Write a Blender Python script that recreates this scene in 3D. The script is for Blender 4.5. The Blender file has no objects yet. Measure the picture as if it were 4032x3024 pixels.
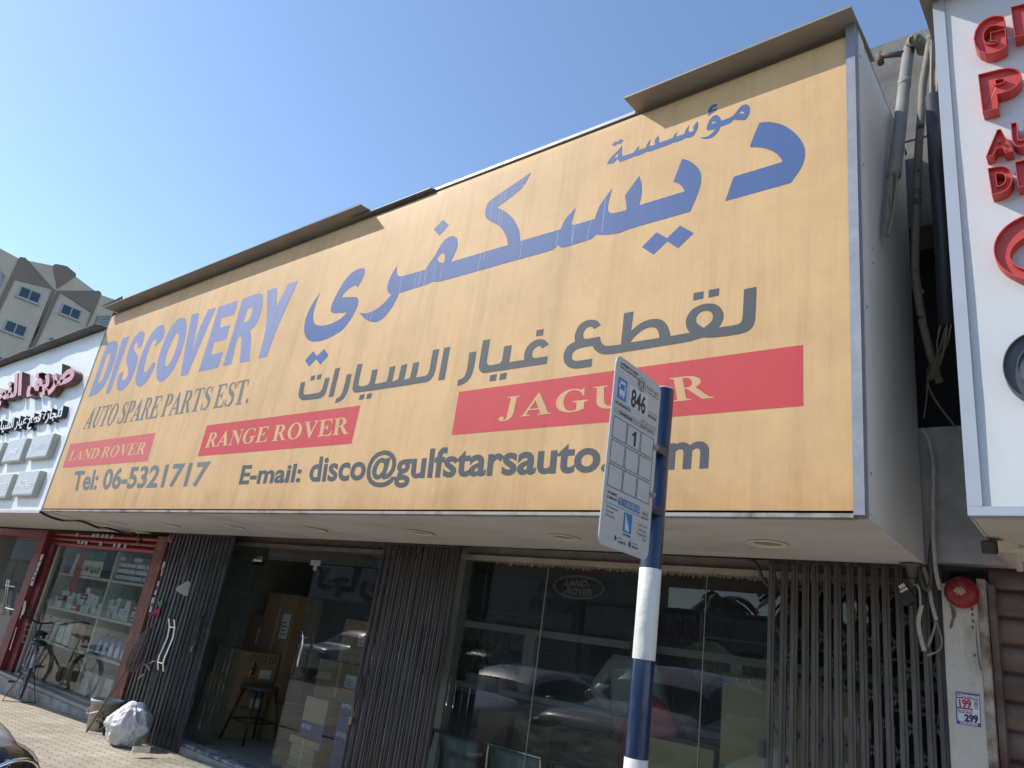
import bpy, bmesh, math, random
from mathutils import Vector, Matrix
random.seed(7)
S = bpy.context.scene
COL = S.collection
# ------------------------------------------------------------------ camera, world, sun, exposure
RC = Matrix(((0.77493237, 0.10603143, 0.6230868), (0.61620858, -0.34603674, -0.70749244), (0.14059449, 0.93221023, -0.33349255)))
F = 2855.8856
CAM = Vector((0, 0, 1.6))
cd = bpy.data.cameras.new('camera'); co = bpy.data.objects.new('camera', cd); COL.objects.link(co)
cd.sensor_width = 36; cd.lens = 36 * F / 4032; cd.clip_start = 0.05; cd.clip_end = 2000
co.matrix_world = Matrix.Translation(CAM) @ RC.to_4x4()
S.camera = co
SUN = Vector((1.85, 1.0, -1.80)).normalized()          # the way the light travels
w = bpy.data.worlds.new('World'); S.world = w; w.use_nodes = True
nt = w.node_tree
bg = nt.nodes['Background']; bg.inputs['Strength'].default_value = 0.132
sk = nt.nodes.new('ShaderNodeTexSky'); sk.sky_type = 'NISHITA'; sk.sun_disc = False
sk.sun_elevation = math.asin(-SUN.z); sk.sun_rotation = math.atan2(-SUN.x, -SUN.y)
sk.air_density = 1.0; sk.dust_density = 0.25; sk.ozone_density = 2.2; sk.altitude = 0
nt.links.new(sk.outputs[0], bg.inputs[0])
sl = bpy.data.lights.new('sun', 'SUN'); sl.energy = 3.1; sl.angle = math.radians(0.53); sl.color = (1.0, 0.94, 0.85)
so = bpy.data.objects.new('sun', sl); COL.objects.link(so); so.location = (-30, -20, 40)
so.rotation_euler = SUN.to_track_quat('-Z', 'Y').to_euler()
S.view_settings.view_transform = 'Standard'; S.view_settings.look = 'None'
S.view_settings.exposure = 0.80; S.view_settings.gamma = 1
S.cycles.max_bounces = 8; S.cycles.transparent_max_bounces = 16; S.cycles.caustics_reflective = False; S.cycles.caustics_refractive = False

# ------------------------------------------------------------------ measuring: a pixel of the photo (4032 wide) onto a real plane
def ray(u, v): return RC @ Vector((u - 2016, -(v - 1512), -F))
def Q(u, v, Y): d = ray(u, v); return CAM + d * (Y / d.y)
def QX(u, v, X): d = ray(u, v); return CAM + d * (X / d.x)
def QZ(u, v, Z): d = ray(u, v); return CAM + d * ((Z - 1.6) / d.z)
YS = 3.217      # face of the big signs
YG = 4.5        # folding gates
YW = 4.75       # shop glass
ZS = 2.30       # underside of the sign boxes
def gz(x): return max(-0.24, min(0.08, 0.04 + 0.044 * (x + 8)))

def rz(x): return gz(x) - 0.20
# ------------------------------------------------------------------ materials
MATS = {}
def mat(name, col, rough=0.6, metal=0.0, var=0.10, scale=5.0, stretch=(1, 1, 1), bump=0.0, bscale=60.0, spec=0.5, col2=None, lo=0.45, hi=0.65, coat=0.0, detail=6):
    if name in MATS: return MATS[name]
    m = bpy.data.materials.new(name); m.use_nodes = True; t = m.node_tree; b = t.nodes['Principled BSDF']
    b.inputs['Roughness'].default_value = rough; b.inputs['Metallic'].default_value = metal
    b.inputs['Specular IOR Level'].default_value = spec; b.inputs['Coat Weight'].default_value = coat; b.inputs['Coat Roughness'].default_value = 0.05
    tc = t.nodes.new('ShaderNodeTexCoord'); mp = t.nodes.new('ShaderNodeMapping'); mp.inputs['Scale'].default_value = stretch
    t.links.new(tc.outputs['Object'], mp.inputs[0])
    n = t.nodes.new('ShaderNodeTexNoise'); n.inputs['Scale'].default_value = scale; n.inputs['Detail'].default_value = detail; n.inputs['Roughness'].default_value = 0.6
    t.links.new(mp.outputs[0], n.inputs['Vector'])
    r = t.nodes.new('ShaderNodeValToRGB'); t.links.new(n.outputs[0], r.inputs[0])
    c = list(col)
    if col2 is None:
        r.color_ramp.elements[0].position = 0.3; r.color_ramp.elements[1].position = 0.7
        r.color_ramp.elements[0].color = [x * (1 - var) for x in c] + [1]; r.color_ramp.elements[1].color = [min(1, x * (1 + var)) for x in c] + [1]
    else:
        r.color_ramp.elements[0].position = lo; r.color_ramp.elements[1].position = hi
        r.color_ramp.elements[0].color = c + [1]; r.color_ramp.elements[1].color = list(col2) + [1]
    t.links.new(r.outputs[0], b.inputs['Base Color'])
    if bump:
        n2 = t.nodes.new('ShaderNodeTexNoise'); n2.inputs['Scale'].default_value = bscale; n2.inputs['Detail'].default_value = 4
        t.links.new(mp.outputs[0], n2.inputs['Vector'])
        bp = t.nodes.new('ShaderNodeBump'); bp.inputs['Strength'].default_value = bump; bp.inputs['Distance'].default_value = 0.01
        t.links.new(n2.outputs[0], bp.inputs['Height']); t.links.new(bp.outputs[0], b.inputs['Normal'])
    MATS[name] = m; return m
def glass(name, tint=(0.86, 0.9, 0.88), ior=1.5, rough=0.0, dirt=0.0):
    if name in MATS: return MATS[name]
    m = bpy.data.materials.new(name); m.use_nodes = True; t = m.node_tree
    t.nodes.remove(t.nodes['Principled BSDF']); out = t.nodes['Material Output']
    tr = t.nodes.new('ShaderNodeBsdfTransparent'); tr.inputs[0].default_value = (*tint, 1)
    gl = t.nodes.new('ShaderNodeBsdfGlossy'); gl.inputs['Roughness'].default_value = rough
    fr = t.nodes.new('ShaderNodeFresnel'); fr.inputs[0].default_value = ior
    mx = t.nodes.new('ShaderNodeMixShader'); gm = t.nodes.new('ShaderNodeNewGeometry'); iv = t.nodes.new('ShaderNodeMath'); iv.operation = 'SUBTRACT'; iv.inputs[0].default_value = 1; t.links.new(gm.outputs['Backfacing'], iv.inputs[1])
    fm = t.nodes.new('ShaderNodeMath'); fm.operation = 'MULTIPLY'; t.links.new(fr.outputs[0], fm.inputs[0]); t.links.new(iv.outputs[0], fm.inputs[1]); t.links.new(fm.outputs[0], mx.inputs[0]); t.links.new(tr.outputs[0], mx.inputs[1]); t.links.new(gl.outputs[0], mx.inputs[2])
    last = mx
    if dirt:
        df = t.nodes.new('ShaderNodeBsdfDiffuse'); df.inputs[0].default_value = (0.5, 0.5, 0.47, 1)
        n = t.nodes.new('ShaderNodeTexNoise'); n.inputs['Scale'].default_value = 3; n.inputs['Detail'].default_value = 8
        tc = t.nodes.new('ShaderNodeTexCoord'); t.links.new(tc.outputs['Object'], n.inputs['Vector'])
        ml = t.nodes.new('ShaderNodeMath'); ml.operation = 'MULTIPLY'; ml.inputs[1].default_value = dirt; t.links.new(n.outputs[0], ml.inputs[0])
        m2 = t.nodes.new('ShaderNodeMixShader'); t.links.new(ml.outputs[0], m2.inputs[0]); t.links.new(mx.outputs[0], m2.inputs[1]); t.links.new(df.outputs[0], m2.inputs[2]); last = m2
    t.links.new(last.outputs[0], out.inputs[0]); MATS[name] = m; return m

# ------------------------------------------------------------------ mesh building
class MB:
    def __init__(s): s.v = []; s.f = []; s.mi = []; s.cur = 0
    def add(s, vs, fs):
        o = len(s.v); s.v += [tuple(p) for p in vs]
        for f in fs: s.f.append([i + o for i in f]); s.mi.append(s.cur)
        return s
    def box(s, a, b, rz=0.0, piv=None, M=None):
        x0, y0, z0 = [min(a[i], b[i]) for i in range(3)]; x1, y1, z1 = [max(a[i], b[i]) for i in range(3)]
        vs = [Vector(p) for p in ((x0, y0, z0), (x1, y0, z0), (x1, y1, z0), (x0, y1, z0), (x0, y0, z1), (x1, y0, z1), (x1, y1, z1), (x0, y1, z1))]
        if rz:
            p = Vector(piv) if piv is not None else Vector(((x0 + x1) / 2, (y0 + y1) / 2, 0)); R = Matrix.Rotation(rz, 3, 'Z'); vs = [R @ (q - p) + p for q in vs]
        if M is not None: vs = [M @ q for q in vs]
        return s.add(vs, [(0, 3, 2, 1), (4, 5, 6, 7), (0, 1, 5, 4), (1, 2, 6, 5), (2, 3, 7, 6), (3, 0, 4, 7)])
    def quad(s, a, b, c, d): return s.add([a, b, c, d], [(0, 1, 2, 3)])
    def bar(s, p, q, w, h, up=(0, 0, 1)):                     # rectangular bar from p to q
        p = Vector(p); q = Vector(q); d = (q - p).normalized(); u = Vector(up)
        if abs(d.dot(u)) > 0.99: u = Vector((0, 1, 0))
        x = d.cross(u).normalized() * (w / 2); y = x.cross(d).normalized() * (h / 2)
        vs = [p - x - y, p + x - y, p + x + y, p - x + y, q - x - y, q + x - y, q + x + y, q - x + y]
        return s.add(vs, [(0, 3, 2, 1), (4, 5, 6, 7), (0, 1, 5, 4), (1, 2, 6, 5), (2, 3, 7, 6), (3, 0, 4, 7)])
    def tube(s, pts, r, n=10, cap=True):
        pts = [Vector(p) for p in pts]; rs = r if isinstance(r, (list, tuple)) else [r] * len(pts)
        d0 = (pts[1] - pts[0]).normalized(); a = d0.orthogonal().normalized(); vs = []
        for i, p in enumerate(pts):
            d = (pts[min(i + 1, len(pts) - 1)] - pts[max(i - 1, 0)])
            d = d.normalized() if d.length > 1e-9 else d0
            a = (a - d * a.dot(d)); a = a.normalized() if a.length > 1e-6 else d.orthogonal().normalized(); b = d.cross(a)
            for k in range(n): t = 2 * math.pi * k / n; vs.append(p + (a * math.cos(t) + b * math.sin(t)) * rs[i])
        fs = [(i * n + k, i * n + (k + 1) % n, (i + 1) * n + (k + 1) % n, (i + 1) * n + k) for i in range(len(pts) - 1) for k in range(n)]
        if cap: fs += [tuple(reversed(range(n))), tuple((len(pts) - 1) * n + k for k in range(n))]
        return s.add(vs, fs)
    def lathe(s, prof, c, axis='Z', n=24, M=None):            # prof: (radius, height) pairs
        c = Vector(c); vs = []
        for r, h in prof:
            for k in range(n):
                t = 2 * math.pi * k / n; x, y = r * math.cos(t), r * math.sin(t)
                q = Vector((x, y, h)) if axis == 'Z' else (Vector((x, h, y)) if axis == 'Y' else Vector((h, x, y)))
                vs.append((M @ q if M is not None else q) + c)
        m = len(prof)
        fs = [(i * n + k, i * n + (k + 1) % n, (i + 1) * n + (k + 1) % n, (i + 1) * n + k) for i in range(m - 1) for k in range(n)]
        fs += [tuple(reversed(range(n))), tuple((m - 1) * n + k for k in range(n))]
        return s.add(vs, fs)
    def prism(s, pts, off):                                   # planar polygon + thickness vector
        pts = [Vector(p) for p in pts]; off = Vector(off); n = len(pts)
        fs = [tuple(range(n)), tuple(reversed(range(n, 2 * n)))] + [(i, i + n, (i + 1) % n + n, (i + 1) % n) for i in range(n)]
        return s.add(pts + [p + off for p in pts], fs)
    def ell(s, c, r, n=12, m=8, M=None):
        c = Vector(c); vs = []; fs = []
        for i in range(m + 1):
            t = math.pi * i / m
            for k in range(n):
                a = 2 * math.pi * k / n; q = Vector((r[0] * math.sin(t) * math.cos(a), r[1] * math.sin(t) * math.sin(a), r[2] * math.cos(t)))
                vs.append((M @ q if M is not None else q) + c)
        for i in range(m):
            for k in range(n): fs.append((i * n + k, i * n + (k + 1) % n, (i + 1) * n + (k + 1) % n, (i + 1) * n + k))
        return s.add(vs, fs)
    def mesh(s, name, mats, smooth=False, origin=None):
        me = bpy.data.meshes.new(name); o = Vector(origin) if origin is not None else Vector()
        me.from_pydata([tuple(Vector(p) - o) for p in s.v], [], s.f)
        for m in (mats if isinstance(mats, (list, tuple)) else [mats]): me.materials.append(m)
        me.polygons.foreach_set('material_index', s.mi)
        bm = bmesh.new(); bm.from_mesh(me); bmesh.ops.remove_doubles(bm, verts=bm.verts, dist=1e-6); bmesh.ops.recalc_face_normals(bm, faces=bm.faces); bm.to_mesh(me); bm.free()
        if smooth: me.shade_smooth()
        return me
def finish(o, bevel, smooth):
    if bevel:
        b = o.modifiers.new('bevel', 'BEVEL'); b.width = bevel; b.segments = 2; b.limit_method = 'ANGLE'; b.angle_limit = math.radians(40)
    if smooth == 'auto':
        try: o.data.set_sharp_from_angle(angle=math.radians(40))
        except Exception: pass
def part(name, mb, m, parent, smooth=False, bevel=0, label=None):
    me = mb if isinstance(mb, bpy.types.Mesh) else mb.mesh(name, m, bool(smooth))
    o = bpy.data.objects.new(name, me); COL.objects.link(o); o.parent = parent
    if parent.name in ROOTM: o.matrix_parent_inverse = ROOTM[parent.name].inverted()
    if label: o['label'] = label
    finish(o, bevel, smooth); return o
ROOTM = {}

def thing(name, label, cat, loc=(0, 0, 0), group=None):
    o = bpy.data.objects.new(name, None); COL.objects.link(o); o.location = loc; o.empty_display_size = 0.2
    o['label'] = label; o['category'] = cat
    if group: o['group'] = group
    ROOTM[o.name] = Matrix.Translation(Vector(loc)); return o
def single(name, mb, m, label, cat, group=None, smooth=False, bevel=0, origin=None):
    if origin is None and isinstance(mb, MB):
        xs = [p[0] for p in mb.v]; ys = [p[1] for p in mb.v]; zs = [p[2] for p in mb.v]; origin = ((min(xs) + max(xs)) / 2, (min(ys) + max(ys)) / 2, min(zs))
    me = mb.mesh(name, m, bool(smooth), origin) if isinstance(mb, MB) else mb
    o = bpy.data.objects.new(name, me); COL.objects.link(o); o.location = origin or (0, 0, 0)
    o['label'] = label; o['category'] = cat
    if group: o['group'] = group
    finish(o, bevel, smooth); return o
def struct(name, mb, m, smooth=False, kind='structure'):
    o = bpy.data.objects.new(name, mb.mesh(name, m, smooth)); COL.objects.link(o); o['kind'] = kind; return o
def dup(root, loc, label=None, rz=None):                       # a copy of a thing with copies of its parts and sub-parts
    r = root.copy(); COL.objects.link(r); r.location = loc
    if rz is not None: r.rotation_euler = (0, 0, rz)
    if label: r['label'] = label
    for ch in list(root.children):
        c = ch.copy(); COL.objects.link(c); c.parent = r; c.matrix_parent_inverse = ch.matrix_parent_inverse.copy()
        for g in list(ch.children):
            d = g.copy(); COL.objects.link(d); d.parent = c
    return r

# ------------------------------------------------------------------ lettering
def fill2d(splines):                                           # closed 2-D outlines, inner ones are holes -> verts, faces
    cu = bpy.data.curves.new('outline', 'CURVE'); cu.dimensions = '2D'; cu.fill_mode = 'BOTH'
    for pts in splines:
        sp = cu.splines.new('POLY'); sp.points.add(len(pts) - 1); sp.use_cyclic_u = True
        for p, q in zip(sp.points, pts): p.co = (q[0], q[1], 0, 1)
    o = bpy.data.objects.new('outline', cu); COL.objects.link(o); bpy.context.view_layer.update()
    me = bpy.data.meshes.new_from_object(o.evaluated_get(bpy.context.evaluated_depsgraph_get()))
    r = ([v.co.copy() for v in me.vertices], [tuple(p.vertices) for p in me.polygons])
    bpy.data.objects.remove(o); bpy.data.curves.remove(cu); bpy.data.meshes.remove(me); return r
TXT = {}
def text2d(body, bold=0.0, ext=0.0):
    k = (body, bold, ext)
    if k in TXT: return TXT[k]
    cu = bpy.data.curves.new('words', 'FONT'); cu.body = body; cu.offset = bold; cu.extrude = ext; cu.resolution_u = 4
    o = bpy.data.objects.new('words', cu); COL.objects.link(o); bpy.context.view_layer.update()
    me = bpy.data.meshes.new_from_object(o.evaluated_get(bpy.context.evaluated_depsgraph_get()))
    r = ([v.co.copy() for v in me.vertices], [tuple(p.vertices) for p in me.polygons])
    bpy.data.objects.remove(o); bpy.data.curves.remove(cu); bpy.data.meshes.remove(me); TXT[k] = r; return r
CAPH = max(v.y for v in text2d('H')[0])
def bil(q, s, t):
    a, b, c, d = q; return a * ((1 - s) * (1 - t)) + b * (s * (1 - t)) + c * (s * t) + d * ((1 - s) * t)
def nrm(q): return (q[1] - q[0]).cross(q[3] - q[0]).normalized()
def words(mb, body, q, bold=0.0, ext=0.0, lift=0.003, box=False, cap=None):   # set a line of text into the quad BL,BR,TR,TL (world)
    q = [Vector(p) for p in q]; n = nrm(q)
    vs, fs = text2d(body, bold, 1.0 if ext else 0.0)
    x0 = min(v.x for v in vs); x1 = max(v.x for v in vs); y0 = 0; y1 = cap or CAPH + bold
    if box: y0 = min(v.y for v in vs); y1 = max(v.y for v in vs)
    out = [bil(q, (v.x - x0) / (x1 - x0), (v.y - y0) / (y1 - y0)) + n * (lift + (v.z + 1) / 2 * ext if ext else lift) for v in vs]
    return mb.add(out, fs)
def shape(mb, splines, fn, off=None, lift=None):                # outline(s) mapped by fn(x, y) -> world; off = thickness vector
    vs, fs = fill2d(splines); P = [fn(v.x, v.y) for v in vs]
    if lift is not None: P = [p + lift for p in P]
    mb.add(P, fs)
    if off is not None:
        o = Vector(off); mb.add([p + o for p in P], [tuple(reversed(f)) for f in fs])
        for sp in splines:
            R = [fn(x, y) + (lift or Vector()) for x, y in sp]; n = len(R)
            mb.add(R + [p + o for p in R], [(i, (i + 1) % n, (i + 1) % n + n, i + n) for i in range(n)])
    return mb
def arc(cx, cy, rx, ry, a0, a1, n=14): return [(cx + rx * math.cos(math.radians(a0 + (a1 - a0) * i / n)), cy + ry * math.sin(math.radians(a0 + (a1 - a0) * i / n))) for i in range(n + 1)]
def smooth_poly(pts, it=1):
    return pts
# bold Roman capitals drawn as outlines, cap height 700
def _sg(sp, wd):
    L = []; R = []
    for i, p in enumerate(sp):
        a = sp[max(i - 1, 0)]; b = sp[min(i + 1, len(sp) - 1)]; dx, dy = b[0] - a[0], b[1] - a[1]; l = math.hypot(dx, dy); h = wd[i] / 2
        L.append((p[0] - dy / l * h, p[1] + dx / l * h)); R.append((p[0] + dy / l * h, p[1] - dx / l * h))
    return L + R[::-1]
SERIF = {
 'A': (710, [[[(10,0),(10,25),(60,45),(330,705),(378,705),(640,50),(700,25),(700,0),(400,0),(400,25),(470,40),(420,180),(180,180),(130,50),(225,25),(225,0)], [(197,222),(403,222),(303,480)]]]),
 'U': (705, [[[(15,700),(15,675),(95,655)] + arc(340,230,245,245,180,360) + [(585,640),(690,675),(690,700),(440,700),(440,675),(545,645)] + arc(397,235,147,180,0,-180) + [(250,655),(335,675),(335,700)]]]),
 'T': (650, [[[(20,700),(630,700),(640,510),(610,510),(590,620),(540,660),(405,660),(405,50),(495,25),(495,0),(155,0),(155,25),(250,50),(250,660),(115,660),(60,620),(40,510),(10,510)]]]),
 'O': (740, [[arc(370,350,345,365,0,348,28), arc(370,350,185,325,0,348,28)]]),
 'S': (545, [[_sg([(455,500),(450,560),(420,620),(350,672),(270,685),(185,655),(135,585),(145,505),(220,430),(330,370),(430,300),(465,205),(435,100),(355,30),(250,12),(150,45),(90,120),(72,200)], [14,20,24,30,44,78,116,132,146,150,146,132,106,72,46,34,24,14])], [[(425,620),(470,710),(482,710),(482,490),(440,490)]], [[(50,-10),(64,-10),(110,75),(90,210),(50,210)]]]),
 'P': (590, [[[(20,700)] + arc(330,510,240,190,90,-90) + [(255,320),(255,50),(340,25),(340,0),(20,0),(20,25),(100,50),(100,650),(20,675)], [(255,660)] + arc(305,505,100,155,90,-90) + [(255,350)]]]),
 'R': (715, [[[(20,700)] + arc(340,520,225,180,90,-62) + [(640,45),(715,25),(715,0),(520,0),(300,335),(255,335),(255,50),(340,25),(340,0),(20,0),(20,25),(100,50),(100,650),(20,675)], [(255,660)] + arc(315,515,95,145,90,-90) + [(255,370)]]]),
 'E': (640, [[[(20,700),(580,700),(590,520),(560,520),(535,615),(480,655),(255,655),(255,380),(340,380),(390,410),(405,470),(430,470),(430,240),(405,240),(390,305),(340,335),(255,335),(255,45),(490,45),(565,100),(605,200),(635,200),(600,0),(20,0),(20,25),(100,50),(100,650),(20,675)]]]),
 'L': (620, [[[(20,700),(345,700),(345,675),(255,650),(255,45),(440,45),(530,100),(580,220),(610,220),(580,0),(20,0),(20,25),(100,50),(100,650),(20,675)]]]),
 'N': (735, [[[(20,700),(230,700),(585,240),(585,640),(490,675),(490,700),(720,700),(720,675),(630,640),(630,-10),(590,-10),(150,560),(150,60),(245,25),(245,0),(15,0),(15,25),(105,60),(105,630),(20,675)]]]),
 'D': (720, [[[(20,700)] + arc(320,350,375,350,90,-90,20) + [(20,0),(20,25),(100,50),(100,650),(20,675)], [(255,655)] + arc(300,350,225,305,90,-90,20) + [(255,45)]]]),
 'V': (720, [[[(10,700),(330,700),(330,675),(255,655),(420,220),(575,640),(480,675),(480,700),(715,700),(715,675),(640,645),(395,-15),(350,-15),(85,655),(10,675)]]]),
 'G': (760, [[[(590,655),(622,712),(642,712),(642,480),(610,480),(585,570),(520,635),(440,668)] + arc(390,350,195,322,90,270,18) + [(450,36),(490,60),(490,270),(400,300),(400,330),(740,330),(740,300),(650,270),(650,60),(530,5)] + arc(380,350,355,365,270,90,22) + [(470,705)]]]),
 'J': (480, [[[(110,700),(430,700),(430,675),(350,650),(350,130),(330,30),(260,-60),(150,-95),(60,-80),(5,-20),(15,45),(65,72),(118,50),(135,0),(118,-38),(165,-55),(190,-30),(200,60),(200,650),(110,675)]]]),
 '.': (250, [[arc(125,65,72,72,0,330,12)]]), ' ': (230, []),
}
def roman(mb, body, q, lift=0.003, gap=12, xw=None):
    q = [Vector(p) for p in q]; n = nrm(q); W = sum(SERIF[c][0] + gap for c in body); x = 0; k = 0
    for c in body:
        for pc in SERIF[c][1]:
            k += 1; X = x; dl = lift + 0.0002 * (k % 3)
            shape(mb, pc, lambda a, b: bil(q, (X + a) / W, b / 700) + n * dl)
        x += SERIF[c][0] + gap
    return mb
# ================================================================== setting: road, pavement
def paver_mat():
    m = bpy.data.materials.new('paving'); m.use_nodes = True; t = m.node_tree; b = t.nodes['Principled BSDF']; L = t.links.new
    tc = t.nodes.new('ShaderNodeTexCoord'); sx = t.nodes.new('ShaderNodeSeparateXYZ'); L(tc.outputs['Object'], sx.inputs[0])
    pp = t.nodes.new('ShaderNodeMath'); pp.operation = 'PINGPONG'; pp.inputs[1].default_value = 0.06; L(sx.outputs[0], pp.inputs[0])
    ml = t.nodes.new('ShaderNodeMath'); ml.operation = 'MULTIPLY_ADD'; ml.inputs[1].default_value = 0.45; L(pp.outputs[0], ml.inputs[0]); L(sx.outputs[1], ml.inputs[2])
    p2 = t.nodes.new('ShaderNodeMath'); p2.operation = 'PINGPONG'; p2.inputs[1].default_value = 0.06; L(sx.outputs[1], p2.inputs[0])
    m2 = t.nodes.new('ShaderNodeMath'); m2.operation = 'MULTIPLY_ADD'; m2.inputs[1].default_value = 0.35; L(p2.outputs[0], m2.inputs[0]); L(sx.outputs[0], m2.inputs[2])
    cx = t.nodes.new('ShaderNodeCombineXYZ'); L(m2.outputs[0], cx.inputs[0]); L(ml.outputs[0], cx.inputs[1])
    nz = t.nodes.new('ShaderNodeTexNoise'); nz.inputs['Scale'].default_value = 9; nz.inputs['Detail'].default_value = 3; L(tc.outputs['Object'], nz.inputs['Vector'])
    va = t.nodes.new('ShaderNodeVectorMath'); va.operation = 'MULTIPLY_ADD'; va.inputs[1].default_value = (0.025, 0.025, 0); L(nz.outputs['Color'], va.inputs[0]); L(cx.outputs[0], va.inputs[2])
    br = t.nodes.new('ShaderNodeTexBrick'); br.inputs['Scale'].default_value = 1; br.inputs['Brick Width'].default_value = 0.24; br.inputs['Row Height'].default_value = 0.12
    br.inputs['Mortar Size'].default_value = 0.0045; br.inputs['Mortar Smooth'].default_value = 0.3; br.inputs['Bias'].default_value = -0.2
    br.inputs['Color1'].default_value = (0.50, 0.44, 0.355, 1); br.inputs['Color2'].default_value = (0.41, 0.365, 0.295, 1); br.inputs['Mortar'].default_value = (0.19, 0.165, 0.13, 1)
    L(va.outputs[0], br.inputs['Vector'])
    n = t.nodes.new('ShaderNodeTexNoise'); n.inputs['Scale'].default_value = 1.7; n.inputs['Detail'].default_value = 9; n.inputs['Roughness'].default_value = 0.7; L(tc.outputs['Object'], n.inputs['Vector'])
    rr = t.nodes.new('ShaderNodeValToRGB'); rr.color_ramp.elements[0].position = 0.3; rr.color_ramp.elements[1].position = 0.68; rr.color_ramp.elements[0].color = (0.66, 0.64, 0.61, 1); rr.color_ramp.elements[1].color = (1.06, 1.05, 1.02, 1); L(n.outputs[0], rr.inputs[0])
    mx = t.nodes.new('ShaderNodeMix'); mx.data_type = 'RGBA'; mx.blend_type = 'MULTIPLY'; mx.inputs[0].default_value = 1; L(br.outputs[0], mx.inputs[6]); L(rr.outputs[0], mx.inputs[7]); L(mx.outputs[2], b.inputs['Base Color'])
    b.inputs['Roughness'].default_value = 0.85
    bp = t.nodes.new('ShaderNodeBump'); bp.inputs['Strength'].default_value = 0.7; bp.inputs['Distance'].default_value = 0.006; bp.invert = True; L(br.outputs['Fac'], bp.inputs['Height']); L(bp.outputs[0], b.inputs['Normal'])
    return m
M_ASPH = mat('asphalt', (0.052, 0.05, 0.048), 0.9, var=0.3, scale=30, bump=0.3, bscale=300)
M_CONC = mat('concrete', (0.30, 0.285, 0.26), 0.9, var=0.25, scale=4, bump=0.25, bscale=40)
M_DCONC = mat('dark concrete', (0.12, 0.115, 0.105), 0.9, var=0.35, scale=4, bump=0.3, bscale=40)
M_KERB = mat('kerb stone', (0.33, 0.31, 0.275), 0.9, var=0.35, scale=7, bump=0.4, bscale=50)
mb = MB(); xs = [-70, -40, -25] + [-20 + 0.5 * i for i in range(60)] + [12, 25]
for a, b in zip(xs, xs[1:]): mb.quad((a, 2.2, gz(a)), (b, 2.2, gz(b)), (b, 4.80, gz(b)), (a, 4.80, gz(a)))
struct('pavement', mb, paver_mat())
mb = MB(); xr = [-600, -14.5, -6.8, 600]
for a, b in zip(xr, xr[1:]): mb.quad((a, -600, rz(a)), (b, -600, rz(b)), (b, 600, rz(b)), (a, 600, rz(a)))
struct('road', mb, M_ASPH)
mb = MB(); x = -40.0
while x < 15: mb.box((x, 2.04, rz(x) - 0.1), (x + 0.99, 2.195, gz(x + 0.5) + 0.005)); x += 1.0
struct('kerb', mb, M_KERB)

# ================================================================== the long shop building behind the signs
M_WALLD = mat('shop inside wall', (0.23, 0.235, 0.215), 0.85, var=0.12)
M_FLOOR = mat('shop floor tile', (0.28, 0.28, 0.27), 0.35, var=0.12, scale=3)
M_CEIL = mat('shop ceiling', (0.25, 0.25, 0.24), 0.9)
M_WPAINT = mat('old white paint', (0.53, 0.50, 0.45), 0.75, var=0.0, scale=3.2, stretch=(3.0, 3.0, 1.3), bump=0.8, bscale=24, col2=(0.36, 0.32, 0.27), lo=0.50, hi=0.72, detail=10)
M_RUST = mat('rust', (0.17, 0.105, 0.065), 0.9, var=0.4, scale=7, col2=(0.40, 0.36, 0.31), lo=0.42, hi=0.58, detail=10)
bld = thing('shop_building', 'long single storey row of shops with flat concrete front behind the signs', 'building', (-6, 7, 0))
m = MB(); m.box((-17, 4.45, 2.34), (5, 4.72, 3.0)); m.box((-17, 4.47, 3.0), (-1.0, 9.6, 4.35)); part('lintel_wall', m, M_DCONC, bld)
m = MB(); m.box((-17, 9.6, -0.3), (5, 9.8, 4.4)); part('back_wall', m, M_WALLD, bld)
m = MB(); m.box((-17, 4.9, 2.62), (5, 9.6, 2.74)); part('ceiling', m, M_CEIL, bld)
m = MB(); m.box((-9.0, 4.52, -0.3), (5, 9.6, 0.12)); m.box((-17, 4.72, -0.3), (-9.0, 9.6, 0.05)); part('floor_slab', m, M_FLOOR, bld)
m = MB()
for X in (-17.05, -9.3, 4.9): m = MB(); m.box((X, 4.76, -0.5), (X + 0.16, 9.6, 2.62)); part('side_wall', m, M_WALLD, bld)
m = MB(); m.box((-0.70, 4.78, -0.3), (-0.5, 9.6, 2.62)); part('side_wall', m, M_WALLD, bld)
m = MB(); m.box((-5.70, 5.10, 0.12), (-4.72, 5.20, 2.62)); part('wall_end', m, mat('greenish wall', (0.30, 0.32, 0.28), 0.8), bld)
# raised threshold step of the shop, painted and chipped
m = MB(); m.box((-9.0, 4.545, -0.3), (-0.74, 4.70, 0.148)); part('threshold', m, mat('worn step', (0.33, 0.33, 0.34), 0.8, scale=7, col2=(0.10, 0.115, 0.15), lo=0.48, hi=0.53), bld)
# plaster beam and cavity at the right
xb0 = Q(3600, 1690, 4.5).x
m = MB(); m.box((-0.97, 4.44, 2.318), (5, 4.72, 3.07)); part('beam', m, mat('cracked plaster', (0.36, 0.35, 0.335), 0.9, var=0.22, scale=5, bump=0.9, bscale=22), bld)
m = MB(); m.box((-1.2, 4.46, 4.40), (5, 4.75, 5.06)); m.box((-1.2, 4.47, 5.085), (5, 4.75, 5.52)); m.box((-1.2, 4.49, 5.06), (5, 4.75, 5.085)); m.box((-1.2, 4.475, 5.52), (5, 4.75, 5.98))
part('parapet', m, mat('grey parapet', (0.165, 0.16, 0.15), 0.9, var=0.3, scale=3, bump=0.4, bscale=30), bld)
m = MB(); m.box((-1.1, 4.95, 3.0), (1.5, 5.05, 4.5)); m.box((-1.0, 4.75, 4.38), (4.9, 9.6, 4.5)); part('cavity_wall', m, mat('dark cavity wall', (0.03, 0.03, 0.03), 0.95), bld)  # near-black backing that closes off the cavity
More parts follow.
